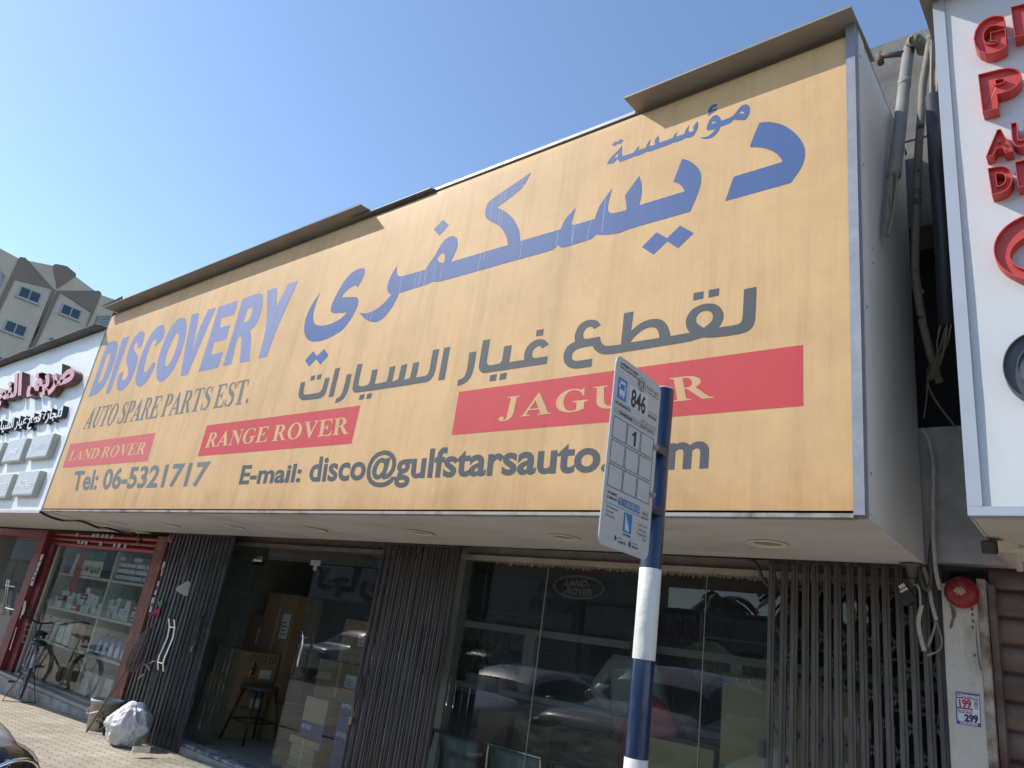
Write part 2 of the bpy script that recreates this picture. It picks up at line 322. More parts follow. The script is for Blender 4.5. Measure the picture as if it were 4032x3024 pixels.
# white painted pillar with rusty edge
m = MB(); m.box((-0.735, 4.42, -0.3), (-0.575, 4.70, 2.21)); pil = part('pillar', m, M_WPAINT, bld, bevel=0.006, label='flaking white painted pillar with rusty corner')
m = MB(); m.box((-0.575, 4.415, -0.3), (-0.540, 4.70, 2.24)); part('edge_strip', m, M_RUST, pil)
def peel(pts, Y): return [Q(u, v, Y) for u, v in pts]
m = MB(); Yp = 4.4185
m.prism(peel([(3737, 2375), (3752, 2388), (3763, 2405), (3766, 2425), (3757, 2440), (3752, 2462), (3742, 2480), (3739, 2465), (3748, 2430), (3744, 2400)], Yp), (0, 0.002, 0))
m.prism(peel([(3842, 2450), (3848, 2520), (3855, 2590), (3866, 2640), (3860, 2640), (3850, 2600), (3843, 2520)], Yp), (0, 0.002, 0))
for u, v in ((3828, 2398), (3829, 2420), (3831, 2445), (3830, 2470), (3838, 2580)): m.ell(Q(u, v, Yp), (0.006, 0.002, 0.008), 8, 4)
part('bare_patch', m, mat('bare plaster', (0.14, 0.125, 0.105), 0.95, var=0.3, scale=30), pil)

# ================================================================== downlighter sign box: the big yellow sign
def signmat(name, col, streak=0.12, rough=0.62, dark=0.84, spec=0.25):
    m = bpy.data.materials.new(name); m.use_nodes = True; t = m.node_tree; b = t.nodes['Principled BSDF']; L = t.links.new
    tc = t.nodes.new('ShaderNodeTexCoord')
    def noise(sc, st, det=6, ro=0.6):
        mp = t.nodes.new('ShaderNodeMapping'); mp.inputs['Scale'].default_value = st; L(tc.outputs['Object'], mp.inputs[0])
        n = t.nodes.new('ShaderNodeTexNoise'); n.inputs['Scale'].default_value = sc; n.inputs['Detail'].default_value = det; n.inputs['Roughness'].default_value = ro; L(mp.outputs[0], n.inputs['Vector']); return n
    def ramp(n, p0, p1, c0, c1):
        r = t.nodes.new('ShaderNodeValToRGB'); r.color_ramp.elements[0].position = p0; r.color_ramp.elements[1].position = p1
        r.color_ramp.elements[0].color = (*c0, 1); r.color_ramp.elements[1].color = (*c1, 1); L(n, r.inputs[0]); return r
    def mul(a, c, f=1.0):
        x = t.nodes.new('ShaderNodeMix'); x.data_type = 'RGBA'; x.blend_type = 'MULTIPLY'; x.inputs[0].default_value = f
        if isinstance(a, tuple): x.inputs[6].default_value = (*a, 1)
        else: L(a, x.inputs[6])
        L(c, x.inputs[7]); return x.outputs[2]
    s1 = ramp(noise(11, (1, 1, 0.06), 8, 0.65).outputs[0], 0.30, 0.52, (1 - streak,) * 3, (1.02,) * 3)      # rain streaks
    s2 = ramp(noise(60, (1, 1, 0.03), 3).outputs[0], 0.35, 0.65, (0.975,) * 3, (1.01,) * 3)                   # corrugation
    s3 = ramp(noise(1.3, (1, 1, 1), 10, 0.72).outputs[0], 0.34, 0.60, (dark, dark * 0.985, dark * 0.97), (1.0,) * 3)       # grime
    o = mul(mul(mul(col, s1.outputs[0]), s2.outputs[0]), s3.outputs[0])
    # rust-brown drips and dust along the lower edge
    sz = t.nodes.new('ShaderNodeSeparateXYZ'); L(tc.outputs['Object'], sz.inputs[0])
    n4 = noise(2.2, (1, 1, 0.6), 8, 0.7)
    ad = t.nodes.new('ShaderNodeMath'); ad.operation = 'MULTIPLY_ADD'; ad.inputs[1].default_value = -0.75; L(n4.outputs[0], ad.inputs[0]); L(sz.outputs[2], ad.inputs[2])
    r4 = ramp(ad.outputs[0], 0.0, 1.0, (0.88, 0.82, 0.75), (1, 1, 1)); r4.color_ramp.elements[0].position = 0.0
    mr = t.nodes.new('ShaderNodeMapRange'); mr.inputs[1].default_value = ZS - 0.38; mr.inputs[2].default_value = ZS - 0.18; L(ad.outputs[0], mr.inputs[0]); L(mr.outputs[0], r4.inputs[0])
    o = mul(o, r4.outputs[0])
    L(o, b.inputs['Base Color']); b.inputs['Roughness'].default_value = rough; b.inputs['Specular IOR Level'].default_value = spec
    return m
M_YEL = signmat('faded yellow vinyl', (0.67, 0.43, 0.21))
M_BLUE = signmat('faded blue vinyl', (0.058, 0.122, 0.30), 0.08, 0.6, 0.95, 0.25)
M_BLUE_PALE = signmat('pale blue vinyl', (0.21, 0.25, 0.43), 0.08, 0.6, 0.95, 0.25)  # paler copies of blue, grey and red for the sign's left end
M_GREY_PALE = signmat('pale grey vinyl', (0.165, 0.175, 0.17), 0.08, 0.6, 0.95, 0.25)
M_RED_PALE = signmat('pale red vinyl', (0.58, 0.13, 0.125), 0.06, 0.6, 0.95, 0.25)
M_GREY = signmat('grey vinyl', (0.08, 0.092, 0.102), 0.08, 0.6, 0.95, 0.25)
M_REDP = signmat('faded red vinyl', (0.56, 0.062, 0.07), 0.06, 0.6, 0.95, 0.25)
M_SIDE = mat('pale grey sheet', (0.60, 0.60, 0.59), 0.5, var=0.05, scale=2)
M_SOFF = mat('soffit sheet', (0.56, 0.56, 0.55), 0.6, var=0.0, scale=1.6, stretch=(1, 2, 1), col2=(0.47, 0.455, 0.43), lo=0.42, hi=0.68, detail=10)
M_ALU = mat('aluminium trim', (0.27, 0.28, 0.31), 0.5, 0.4, var=0.15, scale=12)
M_BOXG = mat('grey sign box sheet', (0.50, 0.485, 0.45), 0.55, var=0.06, scale=2)
M_BROWN = mat('grey brown flashing', (0.25, 0.225, 0.19), 0.5, 0.0, var=0.12, scale=3)
TL, BL, TR, BR = Q(446, 1229, YS), Q(165, 2009, YS), Q(3366, 96, YS), Q(3409, 2030, YS)
X0, X1, Z1 = -9.99, -0.794, 4.953
ys = thing('shop_sign', 'wide faded yellow box sign with blue Arabic and English lettering over the shopfront', 'shop sign', (-5.4, 3.8, ZS))
m = MB(); nx = 40; nz_ = 10
for i in range(nx):
    for j in range(nz_):
        a0 = X0 + (X1 - 0.045 - X0) * i / nx; a1 = X0 + (X1 - 0.045 - X0) * (i + 1) / nx; c0 = ZS + 0.02 + (Z1 - ZS - 0.12) * j / nz_; c1 = ZS + 0.02 + (Z1 - ZS - 0.12) * (j + 1) / nz_
        m.quad((a0, YS, c0), (a1, YS, c0), (a1, YS, c1), (a0, YS, c1))
for i in range(nx):                                            # the vinyl rolls back over the top rail
    a0 = X0 + (X1 - 0.045 - X0) * i / nx; a1 = X0 + (X1 - 0.045 - X0) * (i + 1) / nx
    for j in range(6):
        t0, t1 = math.radians(13 * j), math.radians(13 * (j + 1)); r = 0.10; zt = Z1 - 0.10
        m.quad((a0, YS + r * (1 - math.cos(t0)), zt + r * math.sin(t0)), (a1, YS + r * (1 - math.cos(t0)), zt + r * math.sin(t0)), (a1, YS + r * (1 - math.cos(t1)), zt + r * math.sin(t1)), (a0, YS + r * (1 - math.cos(t1)), zt + r * math.sin(t1)))
part('sign_face', m, M_YEL, ys, True)
m = MB(); m.box((X1 - 0.045, YS - 0.012, ZS), (X1, YS + 0.05, Z1 + 0.02)); part('frame', m, M_ALU, ys)
m = MB(); m.box((X0 - 0.012, YS - 0.004, ZS), (X0, YS + 0.05, Z1)); part('frame', m, M_ALU, ys)
m = MB(); m.box((-4.75, YS + 0.03, Z1 - 0.001), (-2.15, YS + 0.05, Z1 + 0.022))
part('frame', m, M_ALU, ys)
m = MB(); m.box((X0, YS - 0.006, ZS - 0.010), (X1 - 0.046, YS + 0.05, ZS + 0.008)); part('bottom_rail', m, mat('stained rail', (0.34, 0.31, 0.28), 0.6, 0.2, var=0.0, scale=6, col2=(0.14, 0.115, 0.095), lo=0.48, hi=0.64, detail=10), ys)
m = MB(); m.box((X1 - 0.010, YS + 0.051, ZS), (X1 - 0.001, 4.36, Z1)); m.box((X1 - 0.001, YS + 0.055, ZS + 0.02), (X1 + 0.004, YS + 0.16, Z1)); m.box((X0, YS + 0.051, ZS), (X0 + 0.01, 4.44, Z1)); m.box((X0 + 0.01, 4.40, Z1 - 0.6), (X1 - 0.02, 4.42, Z1)); sp = part('side_panel', m, M_SIDE, ys)
for z in (2.5, 3.3, 4.1, 4.8): m = MB(); m.lathe([(0.008, 0.0), (0.007, 0.004), (0.001, 0.005)], (X1 + 0.004, YS + 0.08, z), 'X', 10); part('screw', m, M_ALU, sp)
for z in (3.62, 3.70): m = MB(); m.lathe([(0.008, 0.0), (0.007, 0.004), (0.001, 0.005)], (X1 - 0.001, YS + 0.24, z), 'X', 10); part('screw', m, M_ALU, sp)
m = MB(); m.box((X0 + 0.01, YS + 0.051, ZS - 0.006), (-6.35, 4.44, ZS)); m.box((-6.345, YS + 0.051, ZS - 0.004), (-3.36, 4.44, ZS + 0.003)); m.box((-3.355, YS + 0.051, ZS - 0.006), (X1, 4.40, ZS)); part('soffit', m, M_SOFF, ys)
m = MB(); m.box((X0, YS + 0.051, Z1 - 0.004), (X1, 4.44, Z1 + 0.012)); part('top_cover', m, M_BROWN, ys)
for a, b, dr in ((X0 - 0.02, -4.758, 0.014), (-2.142, X1 + 0.015, 0.0)):                       # drip flashings at the top edge
    m = MB(); n = 12
    for i in range(n):
        p = a + (b - a) * i / n; q = a + (b - a) * (i + 1) / n; d0 = dr * (1 - i / n); d1 = dr * (1 - (i + 1) / n)
        m.prism([(p, YS - 0.13, Z1 - 0.004 + d0), (q, YS - 0.13, Z1 - 0.004 + d1), (q, YS + 0.35, Z1 + 0.036), (p, YS + 0.35, Z1 + 0.036)], (0, 0, 0.008))
    m.box((a, YS - 0.132, Z1 - 0.010 + dr), (b, YS - 0.128, Z1 + 0.004))
    part('flashing', m, M_BROWN, ys)
m = MB(); m.prism([(-5.0, YS - 0.03, Z1 - 0.02), (-3.99, YS - 0.03, Z1 - 0.02), (-3.99, YS + 0.1, Z1 + 0.026), (-5.0, YS + 0.1, Z1 + 0.026)], (0, 0, 0.006)); part('cover_strip', m, M_BROWN, ys)

def Zm(ox, oy, s): return lambda x, y: (ox + x * s, oy + y * s)
zA = Zm(1850, 640, 0.42948); zB = Zm(1150, 1000, 0.36166); zC = Zm(2200, 0, 0.60269); zD = Zm(1100, 600, 0.60269); zE = Zm(2400, 380, 0.27125)
zL = Zm(2200, 1100, 800 / 2212); zG = Zm(1780, 1240, 420 / 2212); zK = Zm(1150, 1340, 640 / 2212)
def zz(f, *pts): return [f(x, y) for x, y in pts]
def onface(x, y): return Q(x, y, YS)
def rounded(pts, it=1, keep=38):                              # soften a traced outline but keep its true corners
    for _ in range(it):
        out = []; n = len(pts)
        for i in range(n):
            a, b, c = pts[i - 1], pts[i], pts[(i + 1) % n]
            v1 = (b[0] - a[0], b[1] - a[1]); v2 = (c[0] - b[0], c[1] - b[1]); l1 = math.hypot(*v1); l2 = math.hypot(*v2)
            ang = math.degrees(math.acos(max(-1, min(1, (v1[0] * v2[0] + v1[1] * v2[1]) / (l1 * l2 + 1e-9)))))
            if ang > keep or ang < 4: out.append(b)
            else: out += [(b[0] - v1[0] * 0.25, b[1] - v1[1] * 0.25), (b[0] + v2[0] * 0.25, b[1] + v2[1] * 0.25)]
        pts = out
    return pts
LIFT = Vector((0, -0.0012, 0))
def letter(name, mt, outs, parent=ys, label=None):
    m = MB()
    for sp in outs: shape(m, [rounded(s, 2) for s in sp], onface, lift=LIFT)
    return part(name, m, mt, parent, label=label)
# the large blue name
dal = zz(zC, (1311,803),(1345,797),(1395,798),(1450,810),(1510,840),(1560,885),(1595,935),(1609,985),(1606,1035),(1590,1085),(1565,1125),(1515,1195),(1088,1314),(1143,1155),(1462,1058),(1450,1030),(1420,1000),(1370,975),(1310,962),(1253,962),(1251,950),(1270,900))
body = (zz(zC, (806,1038),(850,1048),(895,1080),(925,1120),(932,1165),(925,1210),(905,1275),(858,1383))
 + zz(zA, (1420,620),(1395,640),(1340,652),(1280,660),(1215,665),(1170,660),(1152,658),(1135,685),(1105,705),(870,778),(840,780),(818,770),(805,752),(790,775),(745,808),(460,885),(0,1015))
 + zz(zB, (1600,303),(1560,303),(1535,297),(1500,318),(1440,343),(1165,425),(1150,465),(1100,560),(1040,650),(980,710),(925,738),(880,742),(830,730),(780,695),(730,640),(790,650),(850,637),(930,597),(1010,528),(1083,443),(1055,432),(1037,395),(1037,350),(1060,275),(1100,190),(1145,133),(1137,195),(1150,232),(1175,245),(1200,243),(1455,170),(1490,110))
 + zz(zD, (1012,680),(1040,630),(1075,575),(1110,550),(1140,545),(1160,560),(1167,595),(1160,630),(1140,675),(1118,716))
 + zz(zA, (350,757),(345,710),(325,655),(290,600),(245,565),(180,535),(150,508),(139,470),(143,430),(160,380),(185,345),(560,92),(482,243),(248,410),(300,432),(360,475),(410,530),(445,600),(457,660),(458,722),(832,612),(850,570),(875,515),(970,417),(940,520),(930,550),(935,572),(950,575),(1145,517),(1165,460),(1190,392),(1305,235),(1275,350),(1263,410),(1268,445),(1290,463),(1330,463),(1437,435),(1435,380),(1422,303),(1553,122),(1570,180),(1577,240),(1570,320),(1550,392),(1970,265),(1955,230),(1920,195),(1865,178)))
fa_eye = zz(zD, (1047,672),(1060,657),(1078,660),(1083,680),(1080,705),(1070,722),(1055,722),(1036,708),(1031,692))
yaa = zz(zB, (770,153),(790,160),(793,185),(783,235),(755,290),(712,368),(708,350),(690,342),(650,355),(600,392),(560,437),(537,472),(600,470),(680,467),(710,475),(722,500),(720,540),(700,600),(660,680),(610,750),(560,818),(500,860),(430,902),(340,942),(240,958),(190,945),(150,910),(130,850),(135,760),(165,650),(215,550),(308,418),(270,510),(240,600),(228,680),(232,740),(255,768),(300,782),(350,780),(430,760),(510,718),(560,680),(598,637),(480,645),(440,643),(423,628),(420,600),(440,530),(490,430),(550,320),(630,220),(700,170))
letter('lettering', M_BLUE, [[dal], [body, fa_eye], [yaa], [zz(zB, (142,1157),(232,1058),(270,1113),(350,1033),(396,1103),(306,1206),(262,1143),(183,1228))],
 [zz(zD, (1070,440),(1107,473),(1047,543),(1008,505))], [zz(zA, (1577,775),(1712,640),(1808,693),(1930,578),(2050,647),(1907,785),(1810,722),(1683,843))]], label='large blue Arabic name')
letter('lettering', M_BLUE, [
 [zz(zE, (1985,113),(2020,130),(2037,175),(2035,230),(2010,290),(1972,340),(1900,345),(1802,335),(1755,388),(1612,437),(1580,510),(1530,565),(1470,605),(1400,620),(1350,612),(1307,596),(1370,595),(1440,575),(1500,520),(1538,467),(1480,487),(1430,495),(1412,480),(1410,450),(1430,380),(1470,315),(1515,275),(1555,268),(1590,285),(1612,325),(1617,355),(1780,298),(1830,240),(1880,165),(1935,125)),
  zz(zE, (1877,240),(1900,220),(1925,213),(1945,222),(1957,247),(1920,250)), zz(zE, (1475,395),(1490,370),(1515,360),(1535,370),(1545,382),(1510,390),(1490,402))],
 [zz(zE, (1560,108),(1563,125),(1535,160),(1515,155),(1485,178),(1490,190),(1530,180),(1578,157),(1555,190),(1530,220),(1480,245),(1425,290),(1440,240),(1428,225),(1430,205),(1445,170),(1480,135),(1520,113))],
 [zz(zE, (1273,360),(1285,400),(1280,450),(1250,520),(1210,580),(1150,600),(1095,603),(1075,622),(935,672),(915,668),(885,692),(650,775),(640,782),(560,803),(528,800),(500,825),(380,870),(360,862),(330,885),(150,952),(135,935),(110,905),(60,965),(-37,983),(0,905),(60,845),(120,785),(183,715),(178,790),(180,850),(190,868),(335,823),(360,800),(385,770),(400,745),(435,715),(418,770),(425,777),(515,745),(520,755),(545,690),(597,618),(580,690),(585,715),(610,718),(655,705),(660,690),(653,640),(710,565),(718,610),(713,670),(730,670),(920,602),(935,560),(982,515),(965,565),(975,580),(1085,545),(1100,495),(1155,415),(1142,470),(1145,505),(1165,517),(1200,510),(1222,490),(1215,440)),
  zz(zE, (55,890),(90,855),(130,810),(125,855),(115,880))],
 [zz(zE, (33,700),(90,652),(112,665),(160,618),(203,635),(150,690),(125,680),(70,722))]], label='small blue Arabic word')
letter('lettering', M_GREY, [
 [zz(zL, (2018,108),(2152,82),(2140,420),(2128,480),(2100,530),(2050,570),(1980,592),(1850,615),(1700,632),(1620,634),(1570,630),(1480,660),(1390,684),(650,802),(560,815),(490,818),(440,805),(400,775),(375,740),(370,723),(250,744),(190,762),(155,795),(140,835),(148,870),(170,885),(210,888),(364,863),(355,950),(200,973),(140,970),(90,945),(60,905),(50,850),(60,790),(90,735),(130,700),(178,680),(172,630),(185,570),(215,510),(260,465),(320,442),(380,437),(425,452),(459,495),(380,542),(370,520),(345,512),(310,522),(280,555),(265,595),(268,630),(285,648),(305,648),(450,623),(455,670),(475,705),(510,725),(560,725),(677,707),(712,368),(814,350),(787,563),(850,505),(930,455),(1010,432),(1080,430),(1130,445),(1170,480),(1200,540),(1217,618),(1427,580),(1400,545),(1383,495),(1385,440),(1405,385),(1450,330),(1510,290),(1580,267),(1660,260),(1720,275),(1765,310),(1792,360),(1795,410),(1780,460),(1755,500),(1737,525),(1930,497),(1970,482),(1995,455),(2003,410)),
  zz(zL, (1580,528),(1540,505),(1505,480),(1492,440),(1500,400),(1530,365),(1570,345),(1620,340),(1660,355),(1680,385),(1680,425),(1660,465)),
  zz(zL, (775,688),(810,640),(860,590),(920,545),(980,522),(1030,520),(1065,535),(1085,570),(1095,610),(1095,637))],
 [zz(zL, (1470,150),(1577,130),(1572,208),(1465,230))], [zz(zL, (1635,116),(1747,96),(1740,176),(1630,198))]], label='grey Arabic word')
letter('lettering', M_GREY, [
 [zz(zG, (1880,505),(1930,520),(1970,560),(2007,608),(1863,695),(1850,665),(1820,645),(1780,648),(1730,675),(1690,720),(1662,780),(1655,830),(1670,870),(1690,890),(1720,895),(1982,855),(1960,1012),(700,1205),(640,1205),(590,1180),(562,1130),(555,1070),(570,960),(645,530),(790,503),(718,950),(722,1000),(745,1035),(790,1047),(960,1017),(1000,995),(1030,955),(1045,900),(1082,655),(1238,625),(1205,860),(1190,930),(1172,982),(1500,930),(1492,860),(1505,780),(1540,690),(1600,610),(1680,545),(1760,510),(1830,500))],
 [zz(zG, (1755,320),(1900,290),(1885,420),(1740,445))], [zz(zG, (793,1250),(930,1228),(908,1357),(775,1378))], [zz(zG, (1000,1220),(1137,1195),(1115,1328),(980,1348))],
 [zz(zG, (360,782),(503,755),(480,950),(445,1130),(410,1240),(360,1330),(290,1400),(200,1450),(108,1470),(128,1350),(190,1330),(240,1295),(275,1245),(300,1170),(325,1040))]], label='grey Arabic word')
letter('lettering', M_GREY, [
 [zz(zK, (2070,103),(2153,87),(2075,532),(1988,546))],
 [zz(zK, (1920,132),(2005,117),(1950,400),(1935,460),(1900,520),(1860,555),(1810,575),(880,715),(845,710),(825,685),(820,640),(890,330),(962,315),(905,565),(903,600),(920,622),(950,625),(1010,615),(1040,598),(1060,560),(1092,405),(1167,392),(1135,540),(1118,595),(1250,573),(1285,555),(1300,520),(1330,365),(1407,348),(1375,510),(1358,560),(1405,552),(1435,535),(1452,500),(1490,340),(1567,320),(1540,470),(1520,535),(1570,527),(1600,510),(1615,470),(1650,310),(1730,292),(1705,440),(1683,507),(1800,487),(1835,473),(1860,440),(1875,380))],
 [zz(zK, (925,745),(990,732),(973,800),(908,812))], [zz(zK, (1025,732),(1090,718),(1072,788),(1007,800))],
 [zz(zK, (745,468),(812,455),(780,610),(755,700),(715,780),(660,830),(585,858),(603,793),(650,770),(680,720),(705,640))],
 [zz(zK, (590,385),(656,372),(560,765),(495,773))],
 [zz(zK, (120,573),(181,563),(155,690),(155,722),(175,738),(210,738),(350,717),(390,695),(415,650),(450,517),(512,507),(470,680),(445,740),(410,775),(360,795),(160,818),(120,808),(92,775),(88,730))],
 [zz(zK, (262,487),(320,474),(302,540),(247,550))], [zz(zK, (348,473),(405,460),(388,525),(333,536))]], label='grey Arabic word')
def face4(*p): return [Q(u, v, YS) for u, v in p]
zR = Zm(300, 1080, 900 / 2212); zT = Zm(300, 1460, 710 / 2212); z3 = Zm(200, 1000, 0.60277); z6 = Zm(2000, 900, 0.72324); z7 = Zm(1100, 1400, 0.63291); zJ = Zm(1950, 1430, 950 / 2212)
# the English name, traced stroke by stroke
letter('lettering', M_BLUE_PALE, [
 [zz(zR, (120,1190),(300,665),(350,648),(380,645),(400,660),(400,710),(385,790),(350,900),(300,1030),(250,1110),(200,1160)), zz(zR, (205,1055),(235,1045),(265,1000),(300,900),(330,800),(333,770),(315,762),(302,770))],
 [zz(zR, (450,620),(515,600),(325,1148),(283,1155))],
 [zz(zR, (630,700),(595,715),(600,670),(590,655),(570,665),(555,700),(558,730),(580,760),(598,800),(590,860),(560,950),(515,1050),(460,1115),(420,1130),(395,1115),(390,1070),(405,990),(420,965),(460,935),(440,1010),(455,1030),(480,1015),(500,980),(510,945),(500,910),(485,870),(485,810),(510,720),(550,625),(600,565),(640,548),(663,565),(660,620))],
 [zz(zR, (787,680),(755,700),(780,640),(770,622),(745,640),(715,700),(680,800),(660,890),(655,940),(670,950),(695,930),(720,890),(745,850),(768,865),(730,960),(680,1045),(630,1085),(595,1085),(575,1055),(575,990),(600,880),(650,730),(710,600),(770,520),(820,490),(850,495),(858,540),(845,625))],
 [zz(zR, (1035,418),(1062,435),(1072,490),(1060,600),(1020,740),(970,870),(910,970),(850,1030),(810,1040),(782,1020),(773,960),(785,860),(820,730),(870,600),(930,490),(985,430)), zz(zR, (975,565),(945,600),(905,690),(870,790),(855,860),(860,890),(880,890),(915,850),(955,760),(985,660),(995,590))],
 [zz(zR, (1118,390),(1190,373),(1160,560),(1105,785),(1200,500),(1280,340),(1352,322),(1075,975),(1008,985),(1070,640))],
 [zz(zR, (1378,318),(1565,255),(1530,388),(1405,425),(1388,520),(1488,490),(1452,625),(1335,660),(1302,780),(1420,750),(1375,902),(1183,945),(1290,610))],
 [zz(zR, (1612,240),(1720,195),(1775,183),(1805,195),(1812,235),(1800,320),(1770,430),(1725,510),(1678,545),(1690,570),(1695,640),(1675,838),(1582,857),(1600,640),(1595,600),(1570,605),(1555,640),(1500,870),(1420,890),(1530,520)), zz(zR, (1660,335),(1645,370),(1618,470),(1650,458),(1685,420),(1705,360),(1705,325),(1690,318))],
 [zz(zR, (1850,155),(1942,128),(1938,320),(2050,95),(2148,62),(1905,610),(1850,795),(1762,815),(1845,520))]], label='blue English name')
m = MB(); roman(m, 'AUTO SPARE PARTS EST.', face4(zT(80, 718), zT(2120, 392), zT(2185, 92), zT(185, 462)), gap=6, lift=0.0012); part('lettering', m, M_GREY_PALE, ys, label='grey serif line')
for lab, bx, txt, tq in (('red strip at the left end', [z3(77,1398), z3(632,1354), z3(685,1168), z3(128,1243)], 'LAND ROVER', [z3(112,1352), z3(612,1306), z3(640,1226), z3(138,1287)]),
                         ('red strip in the middle', [z3(960,1322), z7(448,548), z7(503,311), z3(1020,1120)], 'RANGE ROVER', [z3(1003,1266), z7(432,487), z7(446,380), z3(1036,1171)]),
                         ('long red strip at the right', [z7(1072,494), z6(1607,965), z6(1606,633), z7(1118,226)], 'JAGUAR', [zJ(30,512), zJ(2040,314), zJ(1980,95), zJ(80,315)])):
    b4 = face4(*bx); m = MB(); m.prism([p + Vector((0, -0.0010, 0)) for p in b4], (0, 0.0007, 0)); pn = part('red_panel', m, M_RED_PALE if 'LAND' in txt else M_REDP, ys, label=lab)
    m = MB(); roman(m, txt, face4(*tq), lift=0.0016, gap=10 if txt != 'JAGUAR' else 55); part('lettering', m, M_YEL, pn)
m = MB(); words(m, 'Tel: 06-5321717', face4(z3(138,1541), z3(1005,1508), z3(1047,1355), z3(160,1420)), bold=0.028, lift=0.0012); part('lettering', m, M_GREY_PALE, ys, label='grey telephone line')
m = MB(); words(m, 'E-mail:', face4(z3(1228,1501), z7(128,783), z7(150,672), z3(1255,1380)), bold=0.028, lift=0.0012)
part('lettering', m, M_GREY, ys, label='grey word before the e-mail address'); m = MB(); words(m, 'disco@gulfstarsauto.com', face4((1215,1894), (2788,1838), (2797,1688), (1228,1800)), bold=0.026, lift=0.0012); part('lettering', m, M_GREY, ys, label='grey e-mail address')
# pale scratches left by water over the blue letters
M_DRIP = mat('chalky streak', (0.40, 0.44, 0.60), 0.7)
for (f, x, y, x2, y2) in ((zA,107,825,70,995),(zA,135,820,112,980),(zA,478,725,458,880),(zA,812,620,793,765),(zA,942,585,932,750),(zA,960,580,940,720),(zA,1112,530,1070,715),(zA,330,250,318,350),(zA,298,270,280,380),(zA,215,345,185,525),(zA,275,430,262,540),(zA,302,440,280,590),(zA,488,140,478,240),(zA,1245,330,1210,640),(zB,1360,195,1325,380),(zB,1395,190,1365,370),(zB,1415,185,1385,345),(zB,1455,170,1430,345),(zB,1475,165,1445,335),(zB,1640,100,1610,290),(zB,1560,110,1535,295),(zB,2095,10,2070,165),(zB,1198,245,1165,420),(zB,830,645,810,715),(zB,868,635,848,730)):
    a = onface(*f(x, y)) + LIFT * 1.5; b = onface(*f(x2, y2)) + LIFT * 1.5; h = Vector((0.0035, 0, 0)); m = MB(); m.add([a, a + h, b + h, b], [(0, 1, 2, 3)]); part('drip_stain', m, M_DRIP, ys)
# seven recessed downlights under the sign
M_LTRIM = mat('light trim', (0.62, 0.59, 0.52), 0.5); M_LENS = mat('prismatic glass', (0.32, 0.36, 0.30), 0.2, var=0.3, scale=80)
ords = ['nearest the right end of the yellow sign', 'second from the right end of the yellow sign', 'third from the right end of the yellow sign', 'in the middle of the seven under the yellow sign', 'third from the left end of the yellow sign', 'second from the left end of the yellow sign', 'nearest the left end of the yellow sign']
pr = None
for i in range(7):
    loc = (-1.450 - 1.3315 * i, 3.885, ZS - 0.006)
    if pr is None:
        pr = thing('downlight', 'round recessed downlight ' + ords[0], 'ceiling light', loc, 'downlights under the yellow sign')
        m = MB(); m.lathe([(0.078, 0.0), (0.105, -0.002), (0.108, -0.007), (0.103, -0.011), (0.085, -0.010), (0.078, -0.002)], loc, 'Z', 36); part('trim_ring', m, M_LTRIM, pr, True)
        m = MB(); m.lathe([(0.001, -0.003), (0.05, -0.004), (0.076, -0.0025)], loc, 'Z', 28); part('lens', m, M_LENS, pr, True)
    else: dup(pr, loc, 'round recessed downlight ' + ords[i])
# ================================================================== shopfront of the middle shop: glass, gates, pillar fittings
G_SHOP = glass('shop glass', (0.80, 0.86, 0.84), 1.55, 0.0, 0.03)
G_DOOR = glass('door glass', (0.86, 0.91, 0.90), 1.5, 0.0, 0.02)
M_CHR = mat('chrome', (0.72, 0.72, 0.72), 0.12, 1.0, var=0.02)
M_STEEL = mat('brushed steel', (0.45, 0.44, 0.42), 0.35, 1.0, var=0.1)
M_BLK = mat('black plastic', (0.018, 0.018, 0.02), 0.45, var=0.2)
M_GATE = mat('weathered gate steel', (0.046, 0.041, 0.038), 0.55, 0.2, var=0.0, scale=7, stretch=(6, 6, 0.5), col2=(0.088, 0.077, 0.069), lo=0.42, hi=0.62)
M_GATEB = mat('blue black gate paint', (0.036, 0.040, 0.053), 0.5, 0.2, var=0.0, scale=6, stretch=(6, 6, 0.6), col2=(0.10, 0.085, 0.072), lo=0.48, hi=0.6)
M_TIMB = mat('dusty lintel', (0.16, 0.145, 0.125), 0.85, var=0.3, scale=9, stretch=(1, 1, 3))
wn = thing('shop_window', 'wide frameless plate glass shop window between two folding gates', 'window', (-2.6, YW, 0.15))
for a, b in ((-4.40, -3.517), (-3.513, -2.183), (-2.179, -0.75)):
    m = MB(); m.box((a, YW, 0.152), (b, YW + 0.010, 2.225)); part('pane', m, G_SHOP, wn)
m = MB(); m.box((-4.42, YW - 0.06, 2.226), (-0.75, YW + 0.09, 2.262)); m.box((-4.42, YW + 0.02, 2.262), (-0.75, YW + 0.06, 2.34)); part('head_frame', m, mat('cream frame', (0.42, 0.38, 0.31), 0.7, var=0.2, scale=8), wn)
m = MB(); x = -4.05
while x < -0.8:                                                # remains of torn brush strip along the head
    l = random.uniform(0.012, 0.034); m.box((x, YW - 0.012, 2.226 - l), (x + 0.009, YW - 0.010, 2.226)); x += random.uniform(0.011, 0.021)
part('brush_strip', m, mat('torn strip', (0.26, 0.235, 0.19), 0.9, var=0.5, scale=60), wn)
m = MB()
for X in (-3.515, -2.181): m.box((X - 0.0019, YW - 0.001, 0.152), (X + 0.0019, YW + 0.011, 2.225))
part('silicone_joint', m, mat('joint', (0.33, 0.32, 0.28), 0.6), wn)
